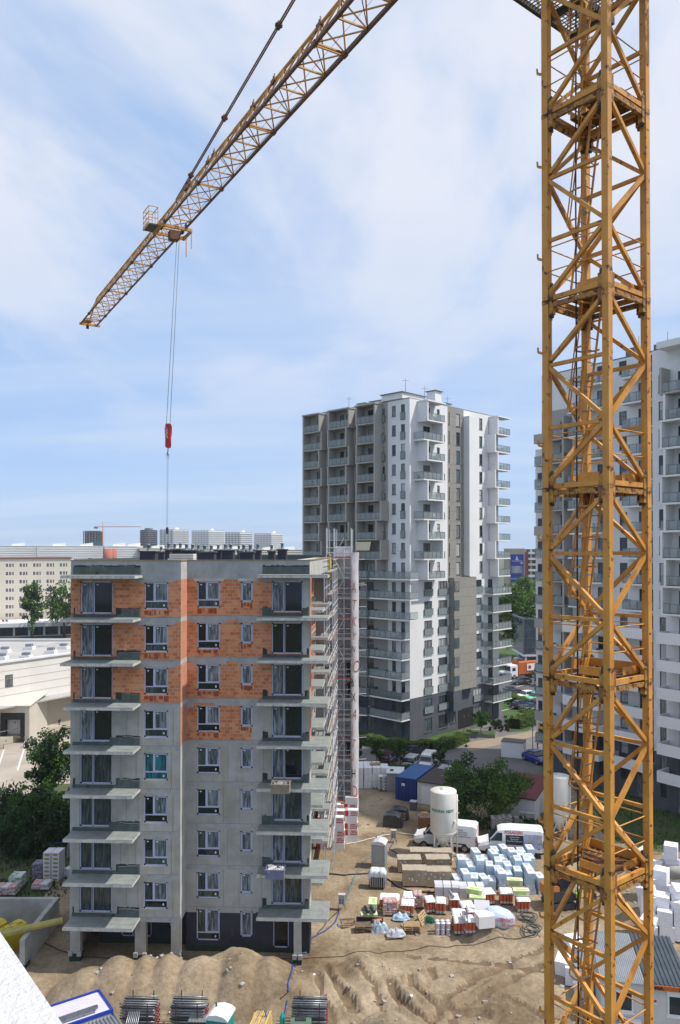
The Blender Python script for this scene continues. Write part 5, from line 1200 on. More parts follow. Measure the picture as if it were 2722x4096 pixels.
far_tower(768, 836, 899, 2123, 1150, 'white banded tower, middle of the three alike on the skyline', gf1, white_far)
far_tower(902, 962, 1011, 2130, 1180, 'white banded tower second from the right on the skyline', gf1, white_far)
far_tower(1017, 1086, 1133, 2134, 1190, 'rightmost white banded tower on the skyline', gf1, white_far)
# concrete tower going up far left with green netting, its small crane
a = yp(332, 2125, 1100); c = yp(402, 2125, 1100); root = empty('concrete_tower', (a.x, 1100, 0), 0, 'bare concrete tower under construction with green netting on the skyline', 'building'); W_ = c.x - a.x; b = MB(); cf = mat('far_concrete', (.26, .25, .24), (.18, .17, .17), scale=.1, rough=.9)
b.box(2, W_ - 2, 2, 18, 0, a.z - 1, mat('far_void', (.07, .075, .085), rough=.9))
for i in range(20): b.box(0, W_, 0, 20, a.z - 3 * i - .5, a.z - 3 * i, cf)
for i in range(6): b.box(W_ * i / 6 + .3, W_ * i / 6 + 1.3, .2, 1.2, 0, a.z - .5, cf)
b.build('wall', root); b = MB(); b.box(W_ * .35, W_ * 1.02, -.6, -.1, a.z - 29, a.z - 15, mat('green_netting', (.02, .22, .15), (.02, .16, .12), scale=.2, rough=.9)); b.build('netting', root)
a = yp(413, 2090, 1050); root = empty('far_crane', (a.x, 1050, 0), 0, 'small orange tower crane on the skyline beside the concrete tower', 'crane'); oc = mat('orange_crane', (.60, .24, .10), (.5, .2, .1), rough=.6)
b = MB(); b.tube([(0, 0, 0), (0, 0, a.z)], .7, oc, 4); b.build('mast', root); zj = yp(413, 2109, 1050).z; x1 = yp(565, 2109, 1050).x - a.x; x0 = yp(377, 2109, 1050).x - a.x
b = MB(); b.bar((x0, 0, zj), (x1, 0, zj), .7, .8, oc); b.bar((0, 0, a.z), (x1 * .7, 0, zj), .15, .15, oc); b.bar((0, 0, a.z), (x0, 0, zj), .15, .15, oc); b.box(x0, x0 + 5, -1, 1, zj - 2.5, zj, cf); b.build('jib', root)
# red and white chimneys
rc = mat('chimney_red', (.42, .16, .12), (.36, .13, .11), scale=.3, rough=.9)
for sx, Y, lb in ((432, 318, 'left one of two short red and white chimneys'), (451, 322, 'right one of two short red and white chimneys')):
 a = yp(sx, 2196, Y); root = empty('striped_chimney', (a.x, Y, 0), 0, lb, 'chimney', 'red and white chimneys'); b = MB(); b.lathe([(1.9, 0), (1.85, a.z - 4.4)], white_far, 20); b.build('lower_shaft', root); b = MB(); b.lathe([(1.86, a.z - 4.4), (1.8, a.z), (1.5, a.z), (1.5, a.z - .5), (0, a.z - .5)], rc, 20); b.build('red_shaft', root)
# ---------------------------------------------------------------- beige flats on the left
def beige_flats():
 Y = 262; AN = R(24); a = yp(-70, 2238, Y); u1 = (284 - CX0) / F0; W_ = (u1 * Y - a.x) / (math.cos(AN) - u1 * math.sin(AN)); Hh = a.z; root = empty('beige_flats', (a.x, Y, 0), AN, 'beige apartment block with rows of white windows at the left edge', 'apartment block')
 bw = mat('beige_render', (.72, .66, .54), (.67, .61, .5), scale=.1, rough=.9); wf = mat('white_frames', (.8, .8, .8), rough=.6); wb = mat('brown_panel', (.30, .16, .10), (.25, .13, .08), rough=.8)
 b = MB(); holes = []; n = int(W_ / 4.3)
 for k in range(8):
  for i in range(n): x = W_ - 2.2 - i * 4.3; holes.append((x - 1.55, x + 1.2, Hh - 2.9 - k * 2.8, Hh - 1.45 - k * 2.8))
 wall(b, (0, 0, 0), 0, 0, W_, 0, Hh, holes, bw, .2); b.box(0, W_, .3, 14, 0, Hh, bw); b.build('wall', root)
 b = MB(); b.box(-.3, W_ + .3, -.3, 14, Hh + .01, Hh + .5, mat('rust_cornice', (.22, .10, .08), (.2, .1, .08), rough=.8)); b.build('roof', root)
 cache = None
 for h in holes[:n * 7]:
  if cache is None:
   q = MB(); w, hh = h[1] - h[0], h[3] - h[2]; rect_frame(q, 0, w, 0, hh, .12, 0, .15, wf); q.box(w * .33, w * .42, -.01, .15, .12, hh - .12, wf); q.box(w * .7, w * .78, -.01, .15, .12, hh - .12, wf)
   q2 = MB(); q2.face([(.1, .1, .1), (w - .1, .1, .1), (w - .1, .1, hh - .1), (.1, .1, hh - .1)], gl_far2)
   q3 = MB(); q3.box(w * .42, w * .7, .02, .08, .12, hh - .12, wb)
   cache = (q.build('window'), q2.build('pane'), q3.build('infill_panel'))
   cache[0].parent = root; cache[0].location = (h[0], 0, h[2]); cache[1].parent = cache[0]; cache[2].parent = cache[0]; cache[2].location.x = 0
   continue
  copy_tree(cache[0], root, (h[0], 0, h[2]))
beige_flats()
a = gp(-40, 2520); b = MB(); root = empty('shop_podium', (-150, 240, 0), R(18), 'low white shop building at the foot of the beige flats', 'shop'); b.box(0, 66, 0, 9, 0, 4.8, white_far); b.build('wall', root); b = MB()
for i in range(14): b.box(1 + i * 4.6, 4.9 + i * 4.6, -.12, -.02, .3, 3.0, gl_far)
b.build('shop_window', root)['kind'] = 'stuff'; b = MB(); b.box(-.5, 66.5, -2.6, -.15, 3.3, 4.6, white_paint); b.build('canopy', root)
# flags at the crossing, signals
for sx, m_, lb in ((8, mat('flag_red', (.6, .03, .02), rough=.8), 'red banner flag at the crossing, left picture edge'), (22, mat('flag_green', (.03, .25, .1), rough=.8), 'green banner flag beside the red one')):
 p = gp(sx, 2548); root = empty('banner_flag', (p.x, p.y, 0), 0, lb, 'flag'); b = MB(); b.tube([(0, 0, 0), (0, 0, 5.6)], .05, steel, 6); b.build('pole', root); b = MB(); b.extr([(.05, 1.2), (1.0, 1.4), (1.15, 3.6), (.8, 5.4), (.05, 5.5)], 'y', -.01, .01, m_); b.build('cloth', root)
for sx, sy in ((42, 2545), (60, 2530), (86, 2520)):
 p = gp(sx, sy); root = empty('traffic_light', (p.x, p.y, 0), 0, 'dark traffic signal post at the crossing on the far left', 'traffic light', 'signal posts at the crossing'); b = MB(); b.tube([(0, 0, 0), (0, 0, 3.4)], .06, steel_dark, 6); b.build('pole', root); b = MB(); b.box(-.18, .18, -.15, .15, 2.5, 3.5, steel_dark); b.build('signal_head', root)
# ---------------------------------------------------------------- retail hall with the loading dock
def hall():
 root = empty('retail_hall', (0, 0, 0), 0, 'white flat roofed shop hall with loading dock beside the yard', 'hall')
 hw = mat('hall_cladding', (.74, .72, .68), (.70, .68, .65), scale=.2, rough=.7, streak=((.6, .58, .54), .5, .3)); hr = mat('hall_roof', (.44, .43, .41), (.36, .35, .34), scale=.15, rough=.9, spots=((.22, .21, .2), .12, .6)); hb = mat('hall_plinth', (.46, .42, .35), (.42, .38, .32), scale=.3, rough=.9)
 A = Vector((-58.0, 102.4)); D = Vector((.545, .838)); ang = math.atan2(D.y, D.x); L_ = 50; b = MB()
 holes = [(10.6, 12.6, 7.6, 9.4), (15.9, 17.2, 7.9, 9.6), (14.6, 16.0, 0.9, 3.3), (20.5, 21.5, 1.0, 3.2)]
 wall(b, (A.x, A.y, 0), ang, 0, L_, 0, 11.5, holes, hw, .25, [(0, L_, 0, 5.4, hb)]); E = A + D * L_
 b.prism([(A.x + .3, A.y + .5), (E.x - .6, E.y), (-100, E.y), (-100, A.y)], 11.0, 11.3, hr); b.face([(A.x, A.y, 0), (A.x, A.y, 11.5), (-100, A.y, 11.5), (-100, A.y, 0)], hw); b.build('wall', root)
 b = MB(); b.bar((A.x, A.y, 11.6), (E.x, E.y, 11.6), .5, .3, white_paint); b.bar((E.x, E.y, 11.6), (-100, E.y, 11.6), .5, .3, white_paint)
 for z in (6.6, 7.8, 9.0, 10.2): b.bar((A.x + .838 * .02, A.y - .545 * .02, z), (E.x + .838 * .02, E.y - .545 * .02, z), .03, .03, hr)
 b.build('parapet', root)
 for (u, w, h, z) in ((10.65, 1.9, 1.75, 7.62), (15.95, 1.2, 1.65, 7.92)):
  p = A + D * u; flat_window(root, w, h, (p.x - .0, p.y + .05, z), ang, 1, gl_far2)
 for (u, z) in ((14.6, .9), (20.5, 1.0)):
  p = A + D * u; b = MB(); b.box(0, 1.2, .05, .1, 0, 2.3, mat('beige_door', (.36, .30, .2), (.33, .28, .19), rough=.6)); b.build('door', root, (p.x, p.y, z), ang)
 # canopy on posts and the raised ramp with steps
 b = MB(); p = A + D * 8.2; 
 b.box(0, 26, -2.6, -.02, 5.25, 5.45, mat('canopy_sheet', (.42, .41, .40), (.36, .35, .34), rough=.7)); 
 b.build('canopy', root, (p.x, p.y, 0), ang)
 for u in (3.1, 5.2): b = MB(); b.tube([(u, -2.4, 0), (u, -2.4, 5.25)], .09, steel, 8); b.build('post', root, (p.x, p.y, 0), ang)
 b = MB(); b.box(5.4, 16, -2.0, -.02, 0, .9, hb); 
 for i in range(5): b.box(4.0 + i * .28, 5.4, -2.0, -.3, i * .18, (i + 1) * .18 - .002, conc_pale)
 b.build('steps', root, (p.x, p.y, 0), ang); b = MB()
 for x in (4.0, 5.4, 9): b.tube([(x, -1.95, .1 if x < 5 else .9), (x, -1.95, 1.0 if x < 5 else 1.9)], .03, steel, 5)
 b.tube([(4.0, -1.95, 1.0), (5.4, -1.95, 1.9), (12, -1.95, 1.9)], .03, steel, 5); b.build('handrail', root, (p.x, p.y, 0), ang)
 # dock house
 q = gp(118, 2973); b = MB(); x1 = q.x; x0 = x1 - 9; y0 = q.y; cl = mat('dock_render', (.56, .52, .45), (.5, .47, .41), scale=.4, rough=.9)
 ax0, ax1 = x1 - 4.3, x1 - .65
 b.box(x0, ax0, y0, y0 + 7, 0, 5.3, cl); b.box(ax1, x1, y0, y0 + 7, 0, 5.3, cl); b.box(ax0, ax1, y0, y0 + 7, 4.35, 5.3, cl); b.box(ax0, ax1, y0 + 1.6, y0 + 2, 0, 4.35, cl)
 b.raw([(x0 - .2, y0 - .3, 5.31), (x1 + .2, y0 - .3, 5.31), (x1 + .2, y0 + 7, 6.1), (x0 - .2, y0 + 7, 6.1), (x0 - .2, y0 - .3, 5.45), (x1 + .2, y0 - .3, 5.45), (x1 + .2, y0 + 7, 6.25), (x0 - .2, y0 + 7, 6.25)], [(0, 3, 2, 1), (4, 5, 6, 7), (0, 1, 5, 4), (1, 2, 6, 5), (2, 3, 7, 6), (3, 0, 4, 7)], mat('dock_roof', (.62, .57, .50), (.56, .52, .46), rough=.8)); b.build('dock', root)
 b = MB(); b.box(ax0 + .002, ax0 + .75, y0 + .15, y0 + 1.58, .9, 4.3, tar); b.box(ax1 - .75, ax1 - .002, y0 + .15, y0 + 1.58, .9, 4.3, tar); b.box(ax0 + .75, ax1 - .75, y0 + .15, y0 + 1.58, 3.3, 4.3, tar); b.build('dock_seal', root)
 b = MB(); b.box(ax0 + .75, ax1 - .75, y0 + .9, y0 + 1.5, 1.0, 3.3, mat('dock_door', (.48, .47, .46), (.42, .41, .41), rough=.6)); dd = b.build('dock_door', root); b = MB(); b.box(ax0 + .7, ax1 - .7, y0 + .2, y0 + 1.55, .6, .98, mat('leveller', (.25, .22, .15), (.3, .25, .12), rough=.8)); b.build('dock_leveller', root)
 text('4', .55, ((ax0 + ax1) / 2, y0 + .89, 2.55), (PI / 2, 0, 0), tar, dd, align='CENTER')
 for (sx, sy) in ((20, 2612), (118, 2600), (255, 2598), (205, 2615), (8, 2640), (105, 2636)):
  p3 = gp(sx, sy, 11.3); b = MB(); b.box(-.8, .8, -.8, .8, 0, .5, white_paint); b.box(-.5, .5, -.5, .5, .5, .95, steel); b.build('roof_vent', root, (p3.x, p3.y, 11.3))
hall()
def bin_(sx, sy, m, lb, s=1.0, lid=None):
 p = gp(sx, sy); root = empty('waste_bin', (p.x, p.y, 0), R(-8), lb, 'bin'); b = MB(); w = .68 * s
 b.raw([(-w * .85, -.4, .15), (w * .85, -.4, .15), (w * .85, .4, .15), (-w * .85, .4, .15), (-w, -.5, 1.15), (w, -.5, 1.15), (w, .5, 1.15), (-w, .5, 1.15)], [(0, 3, 2, 1), (4, 5, 6, 7), (0, 1, 5, 4), (1, 2, 6, 5), (2, 3, 7, 6), (3, 0, 4, 7)], m); b.box(-.3 * s, .25 * s, -.47, -.44, .55, .95, white_paint); b.build('body', root)
 b = MB(); b.extr([(-.58, 1.15), (.58, 1.15), (.5, 1.3), (.1, 1.42), (-.45, 1.32)], 'x', -w - .05, w + .05, lid or m); b.build('lid', root)
 for x in (-w * .75, w * .75):
  for y in (-.35, .35): b = MB(); b.extr([(y + .09 * math.cos(a * .785), .09 + .09 * math.sin(a * .785)) for a in range(8)], 'x', x - .03, x + .03, tar); b.build('wheel', root)
bin_(160, 2930, mat('bin_green', (.02, .17, .05), (.02, .14, .05), rough=.5), 'large green waste bin beside the loading dock'); bin_(128, 2953, mat('bin_black', (.02, .022, .028), rough=.5), 'dark waste bin nearest the loading dock', .8)
bin_(228, 2913, mat('bin_black', (.02, .022, .028)), 'dark waste bin at the foot of the hall steps'); bin_(249, 2908, mat('bin_green2', (.06, .2, .05), rough=.5), 'small green waste bin beside the blue one', .45); bin_(270, 2902, mat('bin_blue', (.01, .07, .35), (.01, .06, .3), rough=.5), 'blue waste bin on the loading yard')
for (x0, y0, x1, y1, w) in ((17, 3000, -20, 3110, .25), (97, 2998, 70, 3085, .25), (120, 2995, 150, 2980, .2), (20, 3013, 75, 3013, .15)):
 p, q = gp(x0, y0), gp(x1, y1); b = MB(); b.bar((p.x, p.y, -.02), (q.x, q.y, -.02), w, .012, paintw); tag(b.build('yard_marking'), kind='structure')
for sx, sy in ((17, 2995), (97, 2992)): p = gp(sx, sy); b = MB(); b.tube([(0, -.2, 0), (0, -.2, .5), (0, .3, .9), (0, .9, .9)], .07, steel, 6); tag(b.build('wheel_guide', None, (p.x, p.y, -.03)), 'steel wheel guide in front of the loading dock', 'wheel guide', 'wheel guides at the dock')
b = MB(); p = [gp(x, y) for x, y in ((70, 3087), (185, 3185), (150, 3235), (-60, 3235), (-60, 3105))]; b.prism([(q.x, q.y) for q in p], -.03, .16, kerbm, top=yardm); tag(b.build('yard_island'), kind='structure')
p = gp(193, 3205); root = empty('yard_lamp', (p.x, p.y, 0), 0, 'grey floodlight post at the edge of the loading yard', 'lamp'); b = MB(); b.tube([(0, 0, 0), (0, 0, 3.2)], .06, steel_dark, 6); b.build('pole', root); b = MB(); b.box(-.35, .3, -.3, .2, 3.1, 3.35, steel); b.build('lamp_head', root)
# wire fence on the left
root = empty('wire_fence', (0, 0, 0), 0, 'dark wire mesh fence with cranked posts along the left bushes', 'fence'); FP = [gp(x, y) for x, y in ((-30, 3450), (50, 3400), (140, 3375), (250, 3352), (300, 3340))]
for p in FP: b = MB(); b.tube([(p.x, p.y, 0), (p.x, p.y, 2.3), (p.x - .25, p.y, 2.6)], .035, steel, 6); b.build('post', root)
b = MB()
for p, q in zip(FP, FP[1:]):
 for z in range(12): b.bar((p.x, p.y, .2 + z * .19), (q.x, q.y, .2 + z * .19), .012, .012, steel_dark)
 for i in range(14): r_ = p.lerp(q, i / 14); b.bar((r_.x, r_.y, .1), (r_.x, r_.y, 2.3), .012, .012, steel_dark)
b.build('mesh', root)
# ---------------------------------------------------------------- glass stair block, flats with the hoarding
p0 = yp(2093, 2480, 185); p1 = yp(2165, 2480, 185); W_ = p1.x - p0.x; root = empty('glass_pavilion', (p0.x, 185, 0), 0, 'dark glass fronted office cube between the large tree and the white block', 'office'); b = MB(); b.box(.3, W_, .3, 12, 3.2, 11.6, gl_far3); b.build('glass_wall', root)
b = MB(); rect_frame3(b, 0, W_ + .2, 0, 12.2, 11.6, 12.0, .4, railm); rect_frame3(b, 0, W_ + .2, 0, 12.2, 3.0, 3.4, .4, white_paint); b.box(0, .3, 0, .3, 3.4, 11.6, railm)
for i in range(1, 4): b.bar((W_ * i / 4, .28, 3.4), (W_ * i / 4, .28, 11.6), .1, .05, railm)
for z in (5.2, 7.2, 9.3): b.bar((.3, .28, z), (W_, .28, z), .05, .1, railm)
b.build('frame', root); b = MB()
for x in (.6, W_ - 1): b.box(x, x + .4, .5, .9, 0, 3.0, white_paint)
b.build('column', root)
Y = 400; p0 = yp(2036, 2196, Y); p1 = yp(2102, 2196, Y); p2 = yp(2150, 2196, Y); root = empty('hoarding_flats', (p0.x, Y, 0), 0, 'beige gable flats carrying blue advertising hoardings, right of the tower', 'apartment block'); b = MB(); b.box(0, p1.x - p0.x, 0, 12, 0, p0.z, mat('gable_beige', (.40, .35, .25), (.36, .31, .23), scale=.1, rough=.9)); b.box(p1.x - p0.x + .01, p2.x - p0.x + 20, .5, 12, 0, p0.z - .3, gf2); b.build('wall', root)
b = MB()
for i in range(1, 10): b.box(p1.x - p0.x + 1.5, p2.x - p0.x + 20, -.8, .49, p0.z - i * 2.9, p0.z - i * 2.9 + 1.1, white_far if i % 3 else cream_far)
b.build('balcony_band', root)
b = MB(); b.box(p1.x - p0.x + .02, p1.x - p0.x + 1.3, -.3, .49, 0, p0.z - 1.8, mat('dark_red_strip', (.28, .07, .07), rough=.9)); b.build('stair_strip', root)
adb = mat('hoarding_blue', (.01, .04, .33), (.01, .03, .25), scale=.05, rough=.5); adp = mat('hoarding_picture', (.45, .45, .48), (.10, .13, .25), scale=.18, rough=.5); ady = mat('hoarding_yellow', (.65, .6, .05), rough=.5)
def hoard(z0, z1, wd, x0=.9, sz=.95):
 b = MB(); b.box(x0, x0 + 6.5, -.35, -.02, z0, z1, adb); o = b.build('hoarding', root); b = MB(); b.extr([(x0 + 5.6 + .6 * math.cos(a * .52), z0 + (z1 - z0) * .55 + .6 * math.sin(a * .52)) for a in range(12)], 'y', -.39, -.36, ady); b.build('price_disc', o)
 text(wd, sz, (x0 + 3.2, -.37, z0 + (z1 - z0) * .63), (PI / 2, 0, 0), white_paint, o, align='CENTER'); return o
zt = yp(2050, 2219, Y).z; zm = yp(2050, 2299, Y).z; zb = yp(2050, 2352, Y).z
o = hoard(zm + .2, zt, 'TarasNaFali.pl'); b = MB(); b.box(1.3, 7.0, -.38, -.36, zm + .6, zm + 4.2, adp); b.extr([(3.6, zt - 2.4), (4.6, zt - 2.4), (4.0, zt - .6)], 'y', -.38, -.36, white_paint); b.extr([(3.0, zt - 2.6), (5.1, zt - 2.6), (4.7, zt - 2.9), (3.4, zt - 2.9)], 'y', -.38, -.36, white_paint); b.build('picture', o)
o = hoard(zb, zm, 'SIEDLISZCZEGDA.pl', sz=.72); b = MB(); b.extr([(1.8, zb + .4), (6.0, zb + .4), (4.0, zb + 2.8)], 'y', -.38, -.36, mat('pyramid_dark', (.01, .02, .08), rough=.6)); b.build('picture', o)
# ================================================================ people
def person(loc, rz, pose, cols, label, helmet=None, parent=None, scale=1.0):
 """one continuous skinned body; pose = dict of joints; cols = (skin, top, trousers, shoes, hair)"""
 J = dict(pelvis=(0, 0, .95), chest=(0, 0, 1.35), neck=(0, 0, 1.5), head=(0, 0, 1.62), crown=(0, 0, 1.76),
             kl=(.10, .02, .52), fl=(.11, -.02, .09), tl=(.12, .14, .04), kr=(-.10, .02, .52), fr=(-.11, -.02, .09), tr=(-.12, .14, .04),
             sl=(.19, 0, 1.43), el=(.26, -.02, 1.15), wl=(.27, .08, .90), hl=(.27, .11, .82), sr=(-.19, 0, 1.43), er=(-.26, -.02, 1.15), wr=(-.27, .08, .90), hr=(-.27, .11, .82))
 J.update(pose); names = list(J); idx = {n: i for i, n in enumerate(names)}
 E = [('pelvis', 'chest'), ('chest', 'neck'), ('neck', 'head'), ('head', 'crown'), ('pelvis', 'kl'), ('kl', 'fl'), ('fl', 'tl'), ('pelvis', 'kr'), ('kr', 'fr'), ('fr', 'tr'), ('chest', 'sl'), ('sl', 'el'), ('el', 'wl'), ('wl', 'hl'), ('chest', 'sr'), ('sr', 'er'), ('er', 'wr'), ('wr', 'hr')]
 RAD = dict(pelvis=(.16, .115), chest=(.17, .12), neck=(.06, .06), head=(.088, .10), crown=(.06, .07), kl=(.068, .068), kr=(.068, .068), fl=(.048, .05), fr=(.048, .05), tl=(.05, .035), tr=(.05, .035), sl=(.07, .07), sr=(.07, .07), el=(.048, .048), er=(.048, .048), wl=(.034, .034), wr=(.034, .034), hl=(.045, .025), hr=(.045, .025))
 V = [tuple(c * scale for c in J[n]) for n in names]
 # five unequal fingers from each hand
 me = bpy.data.meshes.new('body_src'); vs = list(V); es = [(idx[a], idx[b]) for a, b in E]; rd = [tuple(r * scale for r in RAD[n]) for n in names]
 for s, h, w in ((1, 'hl', 'wl'), (-1, 'hr', 'wr')):
  hp, wp = Vector(J[h]), Vector(J[w]); d = (hp - wp).normalized()
  for k, (off, ln) in enumerate(((-.03, .075), (-.01, .09), (.01, .085), (.03, .065))):
   a = hp + d * .02 + Vector((off, 0, 0)); e = a + d * ln + Vector((0, .02, 0)); i = len(vs); vs += [tuple(a * scale), tuple(e * scale)]; es += [(idx[h], i), (i, i + 1)]; rd += [(.011 * scale,) * 2, (.008 * scale,) * 2]
  a = hp + Vector((-.035 * s, .02, 0)); i = len(vs); vs += [tuple(a * scale), tuple((a + d * .04 + Vector((-.02 * s, .02, 0))) * scale)]; es += [(idx[h], i), (i, i + 1)]; rd += [(.012 * scale,) * 2, (.009 * scale,) * 2]
 me.from_pydata(vs, es, []); o = bpy.data.objects.new('body_src', me); C.objects.link(o)
 md = o.modifiers.new('s', 'SKIN'); lay = me.skin_vertices[0].data if me.skin_vertices else None
 if lay is None:
  import bmesh
  bm = bmesh.new(); bm.from_mesh(me); bm.verts.layers.skin.verify(); bm.to_mesh(me); bm.free(); lay = me.skin_vertices[0].data
 for i, r in enumerate(rd): lay[i].radius = r
 lay[0].use_root = True; sb = o.modifiers.new('u', 'SUBSURF'); sb.levels = 1; sb.render_levels = 1
 bpy.context.view_layer.update(); m2 = bpy.data.meshes.new_from_object(o.evaluated_get(bpy.context.evaluated_depsgraph_get()))
 bpy.data.objects.remove(o); ms = [mat('cloth_%d_%d_%d' % tuple(int(x * 255) for x in c[:3]), c, rough=.85) for c in cols]
 for m in ms: m2.materials.append(m)
 pz = J['pelvis'][2] * scale; hands = [Vector(J['hl']) * scale, Vector(J['hr']) * scale]; wr = [Vector(J['wl']) * scale, Vector(J['wr']) * scale]; ft = [Vector(J['fl']) * scale, Vector(J['fr']) * scale]; nk = J['neck'][2] * scale; hd = Vector(J['head']) * scale
 for p in m2.polygons:
  c = p.center; k = 1
  if min((c - h).length for h in hands) < .09 * scale or (c.z > nk + .02 and (c - hd).length < .3): k = 0
  elif min((c - f).length for f in ft) < .17 * scale and c.z < .16 * scale + min(f.z for f in ft): k = 3
  elif c.z < pz + .02 and min((c - w).length for w in wr) > .12 * scale and abs(c.x) < .24: k = 2
  if k == 0 and c.z > nk + .17 * scale or (k == 0 and c.y < hd.y - .05 and c.z > nk + .08): k = 4
  p.material_index = k; p.use_smooth = True
 b = bpy.data.objects.new('person', m2); C.objects.link(b); b.location = loc; b.rotation_euler = (0, 0, rz); tag(b, label, 'person')
 f = MB(); hx, hy, hz = hd; dk = mat('face_dark', (.03, .02, .02), rough=.5); f.obox((hx + .035, hy + .095, hz + .02), (.022, .012, .012), 0, dk); f.obox((hx - .035, hy + .095, hz + .02), (.022, .012, .012), 0, dk); f.obox((hx, hy + .11, hz - .01), (.022, .03, .04), 0, ms[0]); f.obox((hx, hy + .095, hz - .05), (.045, .012, .01), 0, mat('lips', (.35, .12, .1), rough=.6)); f.obox((hx + .092, hy, hz), (.015, .03, .05), 0, ms[0]); f.obox((hx - .092, hy, hz), (.015, .03, .05), 0, ms[0]); f.build('face', b)
 if helmet:
  q = MB(); q.lathe([(.135, 0), (.13, .05), (.11, .1), (.06, .14), (0, .15)], helmet, 14, (hx, hy, hz + .06)); q.box(hx - .09, hx + .09, hy + .08, hy + .18, hz + .06, hz + .075, helmet); q.build('helmet', b)
 return b
skin_c = (.50, .30, .22); REACH = dict(sl=(.19, .03, 1.43), el=(.24, .25, 1.25), wl=(.18, .45, 1.25), hl=(.17, .53, 1.27), sr=(-.19, .03, 1.43), er=(-.24, .22, 1.2), wr=(-.2, .42, 1.12), hr=(-.19, .5, 1.12))
WALKP = dict(kl=(.09, .18, .52), fl=(.1, .22, .10), tl=(.1, .36, .06), kr=(-.09, -.02, .5), fr=(-.1, -.28, .16), tr=(-.1, -.16, .06), el=(.25, -.14, 1.15), wl=(.26, -.12, .9), hl=(.26, -.1, .83), er=(-.25, .1, 1.15), wr=(-.25, .27, .98), hr=(-.25, .33, .93))
